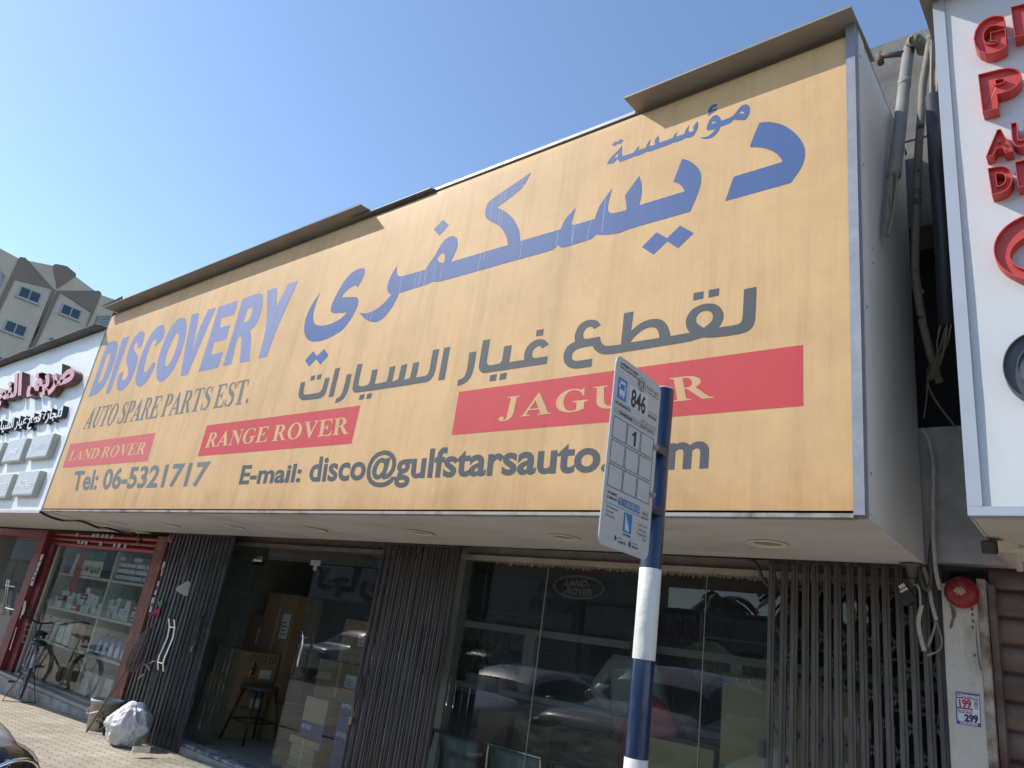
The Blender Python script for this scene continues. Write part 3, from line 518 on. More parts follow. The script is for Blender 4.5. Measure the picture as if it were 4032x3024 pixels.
# oval decal etched on the glass
ring = lambda cx, cz, a, b, n=40: [(cx + a * math.cos(2 * math.pi * i / n), cz + b * math.sin(2 * math.pi * i / n)) for i in range(n)]
gl = lambda x, z: Vector((x, YW - 0.0015, z))
pc = Q(2277, 2312, YW); M_ETCH = mat('frosted decal', (0.085, 0.095, 0.09), 0.7)
m = MB(); shape(m, [ring(pc.x, pc.z, 0.235, 0.088), ring(pc.x, pc.z, 0.225, 0.080)], gl); shape(m, [ring(pc.x, pc.z, 0.215, 0.073), ring(pc.x, pc.z, 0.211, 0.070)], gl)
words(m, 'LAND-', [gl(pc.x - 0.13, pc.z + 0.006), gl(pc.x + 0.10, pc.z + 0.006), gl(pc.x + 0.11, pc.z + 0.054), gl(pc.x - 0.11, pc.z + 0.054)], bold=0.03, lift=0.0)
words(m, '-ROVER', [gl(pc.x - 0.14, pc.z - 0.055), gl(pc.x + 0.13, pc.z - 0.055), gl(pc.x + 0.14, pc.z - 0.008), gl(pc.x - 0.12, pc.z - 0.008)], bold=0.03, lift=0.0); part('decal', m, M_ETCH, wn)
# entrance: side light, transom, closed leaf and the leaf standing open
en = thing('shop_entrance', 'frameless glass entrance with side light, transom and one closed leaf', 'entrance', (-7, YW, 0.15))
for nm, a, b, c, d in (('transom', -9.05, -5.15, 2.095, 2.225), ('side_light', -9.05, -7.60, 0.152, 2.090), ('closed_leaf', -6.515, -5.0, 0.165, 2.085)):
    m = MB(); m.box((a, YW, c), (b, YW + 0.010, d)); part(nm, m, G_SHOP, en)
m = MB(); m.box((-9.05, YW - 0.05, 2.226), (-5.1, YW + 0.08, 2.262)); m.box((-9.05, YW + 0.0, 2.262), (-5.1, YW + 0.05, 2.34)); part('head_frame', m, M_TIMB, en)
m = MB(); m.box((-6.60, YW - 0.006, 2.07), (-6.43, YW + 0.016, 2.125)); m.box((-6.53, YW - 0.007, 2.02), (-6.47, YW + 0.017, 2.069)); part('patch_fitting', m, M_STEEL, en)
m = MB(); m.box((-7.62, YW - 0.006, 2.06), (-7.50, YW + 0.016, 2.12)); part('patch_fitting', m, M_STEEL, en)
h = [Q(1192, 2478, YW - 0.05), Q(1195, 2510, YW - 0.055), Q(1190, 2545, YW - 0.055), Q(1180, 2580, YW - 0.05), Q(1172, 2625, YW - 0.05)]
m = MB(); m.tube(h, 0.013, 8); m.tube([h[1], h[1] + Vector((0, 0.05, 0))], 0.009, 6); m.tube([h[3], h[3] + Vector((0, 0.05, 0))], 0.009, 6); part('handle', m, M_CHR, en, True)
lf = thing('glass_door', 'frameless glass door leaf standing open over the pavement with curved chrome handle', 'glass door', (-7.60, 4.84, 0.11))
m = MB(); m.box((-7.605, 3.93, 0.115), (-7.595, 4.83, 2.075)); part('pane', m, G_DOOR, lf)
m = MB(); m.box((-7.615, 3.93, 0.10), (-7.585, 4.10, 0.155)); part('patch_fitting', m, M_CHR, lf)
m = MB(); m.box((-7.615, 4.68, 0.10), (-7.585, 4.835, 0.155)); m.box((-7.615, 4.68, 2.03), (-7.585, 4.835, 2.085)); part('hinge_fitting', m, M_CHR, lf)
for sx in (0.055, -0.055):                                     # a wavy bar each side of the glass
    pts = [QX(u, v, -7.6) for u, v in ((676, 2437), (678, 2470), (672, 2505), (655, 2545), (640, 2580), (632, 2610), (634, 2640))]
    pts = [p + Vector((sx, 0, 0)) for p in pts]; m = MB()
    for p, q in zip(pts, pts[1:]): m.bar(p, q + (q - p) * 0.04, 0.011, 0.026, up=(1, 0, 0))
    for k in (1, 5): m.tube([pts[k], pts[k] - Vector((sx, 0, 0))], 0.009, 8)
    part('handle', m, M_CHR, lf, bevel=0.003)
tri = [QX(690 + x * 0.26, 2290 + y * 0.26, -7.592) for x, y in ((5, 115), (12, 95), (170, -5), (195, -8), (222, 5), (228, 30), (185, 205), (165, 218), (140, 212), (15, 140))]
m = MB(); m.prism(tri, (0.002, 0, 0)); part('sticker', m, mat('grey sticker', (0.50, 0.52, 0.48), 0.6), lf)

def gate(name, label, x0, x1, pitch, z0, z1, lattice, m1, m2, wave=0.0, lock=None):
    g = thing(name, label, 'folding gate', ((x0 + x1) / 2, YG, z0), 'steel folding gates')
    m = MB(); n = int(round((x1 - x0) / pitch)); p = (x1 - x0) / n
    for i in range(n + 1):
        x = x0 + p * i + random.uniform(-0.003, 0.003); wd = min(0.037, p * 0.66); dy = (i % 2) * 0.012 + random.uniform(-0.003, 0.003); k = random.uniform(-0.004, 0.004)
        if wave and i < wave * n:
            zs = [z0 + (z1 - z0) * t / 14 for t in range(15)]
            for t in range(14):
                o0 = 0.007 * math.sin(zs[t] * 11 + i * 1.1); o1 = 0.007 * math.sin(zs[t + 1] * 11 + i * 1.1)
                m.prism([(x - wd / 2 + o0, YG + dy, zs[t]), (x + wd / 2 + o0, YG + dy, zs[t]), (x + wd / 2 + o1, YG + dy, zs[t + 1]), (x - wd / 2 + o1, YG + dy, zs[t + 1])], (0, 0.02, 0))
        else:
            m.prism([(x - wd / 2, YG + dy, z0), (x + wd * 0.08, YG + dy, z0), (x + wd * 0.08 + k, YG + dy, z1), (x - wd / 2 + k, YG + dy, z1)], (0, 0.022, 0))
            m.prism([(x + wd * 0.08, YG + dy + 0.007, z0), (x + wd / 2, YG + dy + 0.007, z0), (x + wd / 2 + k, YG + dy + 0.007, z1), (x + wd * 0.08 + k, YG + dy + 0.007, z1)], (0, 0.012, 0))
    part('bar_panel', m, m1, g)
    if lattice:
        m = MB(); per = lattice
        for i in range(n):
            xa = x0 + p * i; z = z0 + 0.02
            while z < z1 - 0.1:
                zt = min(z + per, z1 - 0.05); s = (i % 2)
                m.prism([(xa, YG + 0.026, z if s else zt), (xa, YG + 0.026, (z if s else zt) + 0.026), (xa + 2 * p, YG + 0.026, (zt if s else z) + 0.026), (xa + 2 * p, YG + 0.026, zt if s else z)] if i < n - 1 else [(xa, YG + 0.026, z), (xa, YG + 0.026, z + 0.026), (xa + p, YG + 0.026, zt + 0.026), (xa + p, YG + 0.026, zt)], (0, 0.004, 0))
                z += per
        part('lattice', m, mat('lattice steel', (0.085, 0.076, 0.068), 0.6, 0.2, var=0.25, scale=9), g)
    m = MB(); m.box((x0 - 0.02, YG - 0.004, z1), (x1 + 0.02, YG + 0.06, z1 + 0.035)); part('top_track', m, m2, g)
    if lock:
        m = MB(); X, Zl = lock
        m.box((X - 0.012, YG - 0.03, Zl - 0.03), (X + 0.026, YG - 0.005, Zl + 0.03)); m.tube([(X, YG - 0.018, Zl + 0.03), (X - 0.002, YG - 0.02, Zl + 0.085), (X + 0.008, YG - 0.02, Zl + 0.10), (X + 0.017, YG - 0.018, Zl + 0.085), (X + 0.016, YG - 0.018, Zl + 0.03)], 0.005, 6); part('padlock', m, mat('old brass', (0.26, 0.19, 0.10), 0.45, 0.8), g)
        m = MB(); m.bar((X + 0.01, YG - 0.02, Zl + 0.1), (X + 0.05, YG - 0.02, Zl + 0.36), 0.016, 0.012); m.tube([(X + 0.045, YG - 0.02, Zl + 0.36), (X + 0.07, YG - 0.05, Zl + 0.33), (X + 0.06, YG - 0.05, Zl + 0.22)], 0.008, 6); part('hasp', m, m1, g)
    return g
gate('folding_gate', 'dark folding gate drawn back beside the open glass door and the red shop', -9.20, -7.80, 0.046, 0.03, 2.285, 0.22, M_GATEB, M_GATE, wave=0.62, lock=(-8.0, 1.05))
gate('folding_gate', 'brown folding gate packed tight between the entrance and the shop window', -5.20, -4.28, 0.040, 0.03, 2.285, 0, M_GATE, M_GATE, lock=(-5.18, 0.80))
g3 = gate('folding_gate', 'half open grey folding gate with crossed lattice beside the white pillar', -1.645, -0.765, 0.0625, 0.03, 2.285, 0.27, mat('dusty gate steel', (0.075, 0.066, 0.058), 0.55, 0.2, var=0.0, scale=7, stretch=(6, 6, 0.5), col2=(0.125, 0.108, 0.092), lo=0.40, hi=0.64), M_GATEB)
m = MB(); m.box((-0.752, YG - 0.02, 0.03), (-0.737, YG + 0.05, 2.285)); part('end_post', m, M_GATEB, g3)
m = MB(); m.box((-1.70, YG - 0.012, 1.20), (-1.665, YG + 0.02, 1.285)); part('catch', m, M_GATE, g3)

# ================================================================== fittings at the right: bell, poster, hoses, camera, shutter
M_REDB = mat('bell red', (0.24, 0.010, 0.015), 0.35, var=0.15, scale=8)
c = Q(3782, 2330, 4.36); c.y = 4.42
bl = thing('alarm_bell', 'round red alarm bell with worn centre at the top of the white pillar', 'alarm bell', c)
m = MB(); m.lathe([(0.071, -0.02), (0.078, -0.026), (0.078, -0.034), (0.072, -0.052), (0.058, -0.070), (0.036, -0.081), (0.015, -0.085), (0.001, -0.0855)], c, 'Y', 40); part('gong', m, M_REDB, bl, True)
m = MB(); m.lathe([(0.045, -0.0), (0.045, -0.03), (0.04, -0.035)], c, 'Y', 20); part('backplate', m, M_BLK, bl)
m = MB(); n = 18
m.prism([c + Vector((0.024 * (1 + 0.2 * math.sin(i * 2.3)) * math.cos(2 * math.pi * i / n), -0.0865, 0.019 * (1 + 0.25 * math.cos(i * 3.1)) * math.sin(2 * math.pi * i / n))) for i in range(n)], (0, 0.006, 0)); part('worn_patch', m, mat('worn metal', (0.40, 0.27, 0.14), 0.7, var=0.4, scale=80), bl)
m = MB(); m.lathe([(0.009, -0.085), (0.008, -0.093), (0.001, -0.094)], c, 'Y', 12); part('bolt', m, M_RUST, bl)
zP = Zm(3700, 2650, 0.15072); PY = 4.4175
def ps(*p, Y=PY): return [Q(*zP(x, y), Y) for x, y in p]
po = thing('poster', 'small blue and white price poster pasted on the white pillar', 'poster', Q(*zP(760, 1370), PY))
m = MB(); m.prism(ps((412,480),(440,1320),(1083,1420),(1042,562)), (0, 0.0012, 0)); part('sheet', m, mat('poster blue', (0.05, 0.07, 0.27), 0.5), po)
m = MB(); m.prism(ps((440,515),(470,1235),(1060,1320),(1030,605), Y=PY - 0.0006), (0, 0.0005, 0)); m.prism(ps((530,1255),(535,1318),(995,1385),(992,1318), Y=PY - 0.0006), (0, 0.0005, 0)); part('white_field', m, mat('poster white', (0.62, 0.63, 0.66), 0.5), po)
M_PINK = mat('poster red', (0.42, 0.03, 0.09), 0.5); M_NAVY = mat('poster navy', (0.015, 0.025, 0.09), 0.5)
def pw(m, t, *p, **k): return words(m, t, ps(*p, Y=PY - 0.0012), lift=0.0, **k)
m = MB(); pw(m, '199', (515,870),(835,915),(822,700),(490,675), bold=0.05); pw(m, '055 20 60 122', (580,570),(995,620),(990,580),(578,535), bold=0.03); pw(m, '055 20 60 122', (475,975),(865,1030),(862,985),(472,940), bold=0.03); pw(m, '055 20 60 122', (545,1310),(985,1372),(982,1325),(545,1265), bold=0.02)
m.prism(ps((635,640),(640,675),(825,695),(822,660), Y=PY - 0.0012), (0, 0.0004, 0)); m.prism(ps((672,1020),(675,1050),(845,1070),(842,1040), Y=PY - 0.0012), (0, 0.0004, 0)); part('lettering', m, M_PINK, po)
m = MB(); pw(m, '299', (650,1245),(1010,1300),(1005,1105),(640,1070), bold=0.05); pw(m, 'Home Wireless Plus', (580,625),(1000,672),(998,640),(578,590), bold=0.02); pw(m, 'du', (455,580),(552,588),(552,530),(452,522), bold=0.02); pw(m, '5G', (905,820),(995,830),(992,785),(903,775), bold=0.01)
m.prism(ps((450,620),(452,650),(620,665),(618,635), Y=PY - 0.0012), (0, 0.0004, 0)); m.prism(ps((842,680),(845,705),(1018,720),(1016,695), Y=PY - 0.0012), (0, 0.0004, 0)); m.prism(ps((455,880),(458,915),(870,970),(868,935), Y=PY - 0.0012), (0, 0.0004, 0)); m.prism(ps((480,1000),(482,1025),(650,1040),(648,1015), Y=PY - 0.0012), (0, 0.0004, 0)); part('lettering', m, M_NAVY, po)
m = MB(); m.prism(ps((885,725),(905,930),(960,960),(1015,955),(1010,740),(960,725), Y=PY - 0.0009), (0, 0.0004, 0)); part('router_picture', m, mat('poster grey', (0.33, 0.34, 0.42), 0.5), po)
def curve_pts(pts, n=6):                                       # smooth path through points
    pts = [Vector(p) for p in pts]; out = []
    for i in range(len(pts) - 1):
        p0, p1, p2, p3 = pts[max(i - 1, 0)], pts[i], pts[i + 1], pts[min(i + 2, len(pts) - 1)]
        for k in range(n):
            t = k / n; out.append(0.5 * ((2 * p1) + (p2 - p0) * t + (2 * p0 - 5 * p1 + 4 * p2 - p3) * t * t + (3 * p1 - p0 - 3 * p2 + p3) * t ** 3))
    return out + [pts[-1]]
def corrug(m, pts, r, n=12):                                   # ribbed hose
    path = curve_pts(pts, 5); L = [0]
    for a, b in zip(path, path[1:]): L.append(L[-1] + (b - a).length)
    N = int(L[-1] / 0.0045); out = []; rs = []; j = 0
    for i in range(N + 1):
        s = L[-1] * i / N
        while j < len(L) - 2 and L[j + 1] < s: j += 1
        t = (s - L[j]) / max(1e-9, L[j + 1] - L[j]); out.append(path[j].lerp(path[j + 1], t)); rs.append(r * (1.0 if i % 2 else 0.87))
    return m.tube(out, rs, n)
zH = Zm(3440, 2000, 0.36181); z1 = Zm(3300, 0, 0.60297); z2 = Zm(3300, 900, 0.78373)
def hp(Y, *p): return [Q(*zH(x, y), Y) for x, y in p]
M_HOSE = mat('grey white hose', (0.42, 0.40, 0.35), 0.6, var=0.18, scale=20); M_HOSED = mat('dark hose', (0.07, 0.068, 0.065), 0.5, var=0.2)
m = MB(); corrug(m, [Q(*z2(418, 1005), 4.33), Q(*z2(455, 1060), 4.33), Q(*z2(478, 1200), 4.34), Q(*z2(476, 1400), 4.35)] + hp(4.36, (648, 10), (643, 250), (658, 480), (680, 700), (725, 890)), 0.0115); single('hose', m, M_HOSE, 'longest pale corrugated hose hanging from the gap between the signs down past the red bell', 'hose', 'corrugated hoses', True)
m = MB(); corrug(m, hp(4.42, (540, 640), (585, 780), (612, 900), (628, 1020), (655, 1130), (682, 1225)), 0.0105); single('hose', m, M_HOSE, 'pale corrugated hose slanting down behind the dark hose loop at the gate end', 'hose', 'corrugated hoses', True)
m = MB(); corrug(m, hp(4.40, (522, 1055), (505, 1130), (490, 1210), (492, 1300), (520, 1440), (552, 1555)), 0.0115); single('hose', m, M_HOSE, 'short pale corrugated hose dangling under the small black lamp', 'hose', 'corrugated hoses', True)
m = MB(); m.tube(curve_pts(hp(4.38, (490, 640), (505, 740), (535, 840), (580, 885), (622, 820), (628, 700), (615, 560), (640, 350), (640, 200))), 0.012, 10); single('hose', m, M_HOSED, 'black smooth hose bent into a loop below the sign corner', 'hose', None, True)
m = MB(); m.tube(curve_pts(hp(4.41, (676, 1230), (655, 1330), (620, 1430), (590, 1510))), 0.006, 8); m.tube(curve_pts(hp(4.41, (688, 1240), (720, 1350), (742, 1440), (725, 1530), (660, 1580), (600, 1600))), 0.0035, 8); m.tube(hp(4.41, (655, 1575), (580, 1608)), 0.007, 8); m.tube(hp(4.41, (628, 1400), (603, 1470)), 0.009, 8); single('loose_cable', m, mat('cable grey', (0.24, 0.23, 0.21), 0.6), 'loose grey cable ends dangling in front of the gate end', 'cable', None, True)
fl = thing('flood_lamp', 'small black lamp hanging tilted from a bracket under the right end of the yellow sign', 'lamp', Q(*zH(415, 620), 4.36))
T4 = Q(*zH(415, 618), 4.36); C4 = Q(*zH(345, 940), 4.36)
m = MB(); m.lathe([(0.055, 0.0), (0.06, -0.006), (0.03, -0.02), (0.022, -0.07)], (T4.x, T4.y, ZS - 0.008), 'Z', 20); m.tube([(T4.x, T4.y, ZS - 0.07), Q(*zH(420, 830), 4.36)], 0.016, 10); part('bracket', m, M_HOSED, fl, True)
Rl = Matrix.Rotation(math.radians(-32), 4, 'Y'); m = MB(); m.box((-0.035, -0.025, -0.055), (0.035, 0.025, 0.055), M=Matrix.Translation(C4) @ Rl); part('body', m, M_BLK, fl, bevel=0.006)
m = MB(); m.box((-0.004, -0.0262, 0.028), (0.028, -0.0252, 0.046), M=Matrix.Translation(C4) @ Rl); m.box((-0.012, -0.0262, 0.010), (0.030, -0.0252, 0.022), M=Matrix.Translation(C4) @ Rl); part('label', m, mat('label white', (0.6, 0.6, 0.58), 0.6), fl)
m = MB(); m.tube(curve_pts(hp(4.38, (425, 835), (470, 840), (498, 900), (508, 1050))), 0.006, 8); part('cord', m, M_HOSE, fl, True)
# black conduit dropping past the window head
m = MB(); m.tube(curve_pts([Q(2945, 2205, 4.52), Q(2972, 2215, 4.52), Q(2990, 2245, 4.52), Q(3003, 2280, 4.53), Q(3032, 2310, 4.55)]), 0.012, 8); m.box(Q(2935, 2210, 4.5), Q(2950, 2196, 4.53)); single('conduit', m, M_HOSED, 'short black conduit curving down from the soffit to the half open gate', 'conduit', None, True)
# pipes in the gap between the signs
M_PVC = mat('dusty pvc', (0.20, 0.19, 0.165), 0.6, var=0.15, scale=6)
m = MB(); pts = curve_pts([QX(*z1(365, 1150), -0.735), QX(*z1(400, 860), -0.735), QX(*z1(430, 570), -0.735), QX(*z1(452, 390), -0.735), QX(*z1(470, 300), -0.735), Q(*z1(500, 258), 4.18), Q(*z1(538, 285), 4.28), Q(*z1(552, 330), 4.40)]); m.tube(pts, 0.036, 16); m.tube([pts[12], pts[13]], 0.039, 16)
pv = thing('vent_pipe', 'thick grey plastic pipe bent over the wall top with cables hanging out of its end', 'pipe', pts[0]); part('pipe', m, M_PVC, pv, True)
m = MB()
for k in range(7):
    o = Vector((random.uniform(-0.022, 0.022), random.uniform(-0.02, 0.02), 0)); m.tube(curve_pts([QX(*z1(366, 1120), -0.735) + o, QX(*z1(358, 1250), -0.735) + o, QX(*z1(352 - 2 * k, 1400), -0.74) + o * 0.8, QX(*z1(335 - 3 * k, 1540), -0.75) + o * 0.5]), 0.0055, 6)
part('cable', m, mat('cable buff', (0.20, 0.17, 0.13), 0.7, var=0.2), pv, True)
m = MB(); corrug(m, [Q(*z1(606, 235), 4.10), Q(*z1(580, 400), 4.06), Q(*z1(553, 560), 4.04), Q(*z1(545, 720), 4.02), Q(*z1(525, 1000), 4.0), Q(*z1(512, 1350), 4.0), Q(*z2(388, 120), 4.02), Q(*z2(392, 260), 4.05), Q(*z2(425, 470), 4.12), Q(*z2(468, 640), 4.2), Q(*z2(510, 770), 4.3)], 0.023); single('lagged_pipe', m, mat('torn lagging', (0.19, 0.17, 0.14), 0.8, var=0.0, scale=9, stretch=(1, 1, 2), col2=(0.05, 0.045, 0.04), lo=0.6, hi=0.64), 'grey pipe wrapped in torn tape between the two signs', 'pipe', None, True)
bp = [Q(*z1(622, 630), 3.85), Q(*z1(648, 1100), 3.86), Q(*z2(528, 60), 3.88), Q(*z2(549, 485), 3.9)]
bk = thing('drain_pipe', 'straight black pipe beside the white sign with cables at both ends', 'pipe', bp[-1])
m = MB(); m.tube(bp, 0.042, 18); part('pipe', m, mat('black pipe', (0.022, 0.024, 0.032), 0.5), bk, True)
m = MB()
for k in range(8):
    o = Vector((random.uniform(-0.025, 0.025), random.uniform(-0.02, 0.02), 0)); m.tube(curve_pts([bp[0] + o - Vector((0, 0, 0.05)), Q(*z1(620 + 2 * k, 480), 3.9) + o, Q(*z1(625 + k, 330), 4.0) + o, Q(*z1(622, 225), 4.15) + o]), 0.006, 6)
part('cable', m, mat('cable buff', (0.20, 0.17, 0.13), 0.7), bk, True); m = MB()
for k in range(6):
    o = Vector((random.uniform(-0.025, 0.025), random.uniform(-0.02, 0.02), 0)); m.tube(curve_pts([bp[-1] + o + Vector((0, 0, 0.03)), Q(*z2(540 - 4 * k, 560), 3.94) + o, Q(*z2(520 - 6 * k, 660), 4.1), Q(*z2(470 - 5 * k, 760), 4.3)]), 0.005, 6)
part('cable', m, mat('cable buff', (0.20, 0.17, 0.13), 0.7), bk, True)
m = MB(); m.tube([Q(*z1(270, 365), 4.3), Q(*z1(430, 350), 4.3)], 0.020, 10); m.tube([Q(*z1(268, 350), 4.3), Q(*z1(280, 415), 4.3)], 0.022, 10); single('rusty_bracket', m, mat('rusty pipe', (0.12, 0.075, 0.055), 0.8, var=0.3, scale=20), 'short rusty brown pipe stub above the back of the yellow sign', 'pipe', None, True)
m = MB(); m.tube(curve_pts([Q(*z2(460, 690), 4.3), Q(*z2(452, 780), 4.3), Q(*z2(500, 880), 4.35), Q(*z2(590, 995), 4.42)]), 0.006, 6); m.tube(curve_pts([Q(*z2(450, 700), 4.32), Q(*z2(445, 850), 4.34), Q(*z2(430, 950), 4.36)]), 0.005, 6); single('loose_cable', m, mat('cable buff', (0.20, 0.17, 0.13), 0.7), 'thin slack cable lying in the dark gap between the signs', 'cable', None, True)
# roller shutter at the far right
M_SHUT = mat('maroon shutter', (0.105, 0.05, 0.045), 0.5, 0.2, var=0.0, scale=2.4, stretch=(1.4, 1, 2.6), col2=(0.18, 0.135, 0.11), lo=0.40, hi=0.62)
sh = thing('roller_shutter', 'closed maroon and brown roller shutter right of the white pillar', 'roller shutter', (1.5, 4.55, 0.1))
m = MB(); z = 0.1
while z < 2.22:
    pr_ = [(0.0, 0.0), (-0.009, 0.008), (-0.015, 0.035), (-0.015, 0.085), (-0.009, 0.112), (0.0, 0.119), (0.010, 0.122), (0.010, 0.132)]
    for (a0, b0), (a1, b1) in zip(pr_, pr_[1:]): m.quad((-0.535, 4.55 + a0, z + b0), (3.4, 4.55 + a0, z + b0), (3.4, 4.55 + a1, z + b1), (-0.535, 4.55 + a1, z + b1))
    z += 0.132
part('curtain', m, M_SHUT, sh, True)
m = MB(); m.box((-0.535, 4.46, 0.1), (-0.505, 4.53, 2.22)); part('guide_rail', m, M_SHUT, sh)

# ================================================================== white sign at the right
M_WHS = mat('weathered white panel', (0.56, 0.57, 0.575), 0.42, 0.0, var=0.07, scale=4, stretch=(1, 1, 0.35), bump=0.15, bscale=3)
M_CHAN = mat('channel letter red', (0.50, 0.055, 0.045), 0.5, var=0.15, scale=12)
M_CHAND = mat('channel letter dark', (0.07, 0.075, 0.08), 0.5, var=0.2, scale=12)
wx = -0.43
wr = thing('shop_sign', 'white panel sign with raised red letters at the right edge', 'shop sign', (1.3, 3.8, ZS))
m = MB()
for i in range(20):
    for j in range(6): m.quad((wx + 0.045 + 0.17 * i, YS + 0.004 * math.sin(i * 1.7 + j), ZS + 0.03 + 0.43 * j), (wx + 0.045 + 0.17 * (i + 1), YS + 0.004 * math.sin((i + 1) * 1.7 + j), ZS + 0.03 + 0.43 * j), (wx + 0.045 + 0.17 * (i + 1), YS + 0.004 * math.sin((i + 1) * 1.7 + j + 1), ZS + 0.03 + 0.43 * (j + 1)), (wx + 0.045 + 0.17 * i, YS + 0.004 * math.sin(i * 1.7 + j + 1), ZS + 0.03 + 0.43 * (j + 1)))
part('sign_face', m, M_WHS, wr, True)
m = MB(); m.box((wx, YS - 0.014, ZS + 0.036), (wx + 0.05, YS + 0.05, 4.885)); m.box((wx, YS - 0.014, ZS), (3.0, YS + 0.05, ZS + 0.035)); part('frame', m, mat('white aluminium', (0.38, 0.41, 0.455), 0.45, 0.15, var=0.05), wr)
m = MB(); m.box((wx, YS + 0.051, ZS), (wx + 0.008, 4.43, 4.885)); part('side_panel', m, M_BOXG, wr)
m = MB(); m.box((wx + 0.01, YS + 0.051, ZS + 0.002), (3.0, 4.43, ZS + 0.01)); part('soffit', m, M_BOXG, wr)
m = MB(); m.box((wx, YS + 0.051, 4.86), (3.0, 4.43, 4.875)); part('top_cover', m, M_BROWN, wr)
m = MB(); m.prism([(wx - 0.05, YS - 0.13, 4.885), (3.0, YS - 0.13, 4.885), (3.0, YS + 0.3, 4.93), (wx - 0.05, YS + 0.3, 4.93)], (0, 0, 0.008)); part('flashing', m, M_BROWN, wr)
def channel(name, mt, quads, depth=0.065, recess=0.02, parent=None, lab=None):   # open trough letters standing off the panel
    m = MB()
    for ch, qd, bo in quads:
        n = Vector((0, 1, 0))
        if isinstance(ch, str):
            q4 = [Q(*z1(x, y), YS - depth) for x, y in qd]; vs, fs = text2d(ch, bo); x0 = min(v.x for v in vs); x1 = max(v.x for v in vs); y0 = min(v.y for v in vs); y1 = max(v.y for v in vs)
            P = [bil(q4, (v.x - x0) / (x1 - x0), (v.y - y0) / (y1 - y0)) for v in vs]
        else: vs, fs = fill2d(ch); P = [Q(v.x, v.y, YS - depth) for v in vs]
        m.add([p + n * recess for p in P], fs); cnt = {}
        for f in fs:
            for a, b in zip(f, f[1:] + f[:1]): k = (min(a, b), max(a, b)); cnt[k] = cnt.get(k, 0) + 1
        for (a, b), c_ in cnt.items():
            if c_ == 1: m.add([P[a], P[b], P[b] + n * (depth - 0.002), P[a] + n * (depth - 0.002)], [(0, 1, 2, 3)])
    o = part(name, m, mt, parent, label=lab); sd = o.modifiers.new('rim', 'SOLIDIFY'); sd.thickness = 0.004; sd.offset = 0; return o
for ch, qd in (('G', [(890,372),(1098,322),(1085,85),(885,138)]), ('E', [(1155,240),(1345,195),(1325,0),(1128,45)]), ('P', [(945,728),(1205,668),(1192,418),(915,487)]),
               ('A', [(968,1020),(1140,985),(1118,828),(985,862)]), ('U', [(1143,968),(1260,942),(1250,778),(1128,806)]), ('D', [(1006,1268),(1142,1238),(1132,1068),(978,1100)]), ('I', [(1178,1222),(1230,1210),(1220,1042),(1155,1058)])):
    channel('letter', M_CHAN, [(ch, qd, 0.055 if ch != 'I' else 0.06)], parent=wr, lab='raised red letter ' + ch)
el = lambda cx, cy, a, b, rot=0, n=44: [(cx + a * math.cos(t) * math.cos(rot) - b * math.sin(t) * math.sin(rot), cy + a * math.cos(t) * math.sin(rot) + b * math.sin(t) * math.cos(rot)) for t in [2 * math.pi * i / n for i in range(n)]]
channel('emblem', M_CHAN, [([el(4118, 968, 205, 136, -0.12), el(4140, 980, 168, 82, -0.2)], None, 0)], depth=0.055, parent=wr, lab='raised red oval emblem')
channel('emblem', M_CHAND, [([el(4085, 1440, 135, 133), el(4085, 1440, 80, 78)], None, 0)], depth=0.055, parent=wr, lab='raised dark ring emblem')
# security camera under the white sign
cz = Zm(3500, 2000, 0.61717); cc = thing('security_camera', 'white and black bullet security camera under the white sign', 'security camera', Q(*cz(815, 120), 3.75))
a, b = Q(*cz(625, 255), 3.62), Q(*cz(790, 215), 3.80); d = (b - a).normalized(); ux = Vector((0, -0.35, 1)); ux = (ux - d * ux.dot(d)).normalized(); sy = d.cross(ux); Mx = Matrix((d, sy, ux)).transposed().to_4x4(); Mx.translation = (a + b) / 2; L2 = (b - a).length / 2
m = MB(); m.box((-L2 * 0.62, -0.027, -0.026), (L2, 0.027, 0.026), M=Mx); part('housing', m, mat('camera white', (0.62, 0.58, 0.47), 0.4, var=0.15, scale=10), cc, bevel=0.008)
m = MB(); m.box((-L2 * 0.95, -0.028, -0.027), (-L2 * 0.63, 0.028, 0.027), M=Mx); part('front_hood', m, M_BLK, cc, bevel=0.006)
m = MB(); f4 = [Mx @ Vector(p) for p in ((L2 * 0.86, -0.0275, 0.016), (-L2 * 0.28, -0.0275, 0.016), (-L2 * 0.28, -0.0275, 0.003), (L2 * 0.86, -0.0275, 0.003))]
words(m, 'HIKVISION', f4 if nrm(f4).dot(CAM - a) > 0 else [f4[1], f4[0], f4[3], f4[2]], bold=0.01, lift=0.0008); part('lettering', m, M_BLK, cc)
t0 = Q(*cz(815, 118), 3.85); t0.z = ZS + 0.001
m = MB(); m.lathe([(0.05, 0.0), (0.05, -0.016), (0.036, -0.026), (0.024, -0.03), (0.024, -0.055), (0.018, -0.06)], t0, 'Z', 24); m.tube([t0 + Vector((0, 0, -0.06)), t0 + Vector((0, 0, -0.10)), b + d * 0.02, b - d * 0.01], 0.014, 10); part('mount', m, mat('mount cream', (0.50, 0.47, 0.40), 0.5), cc, True)

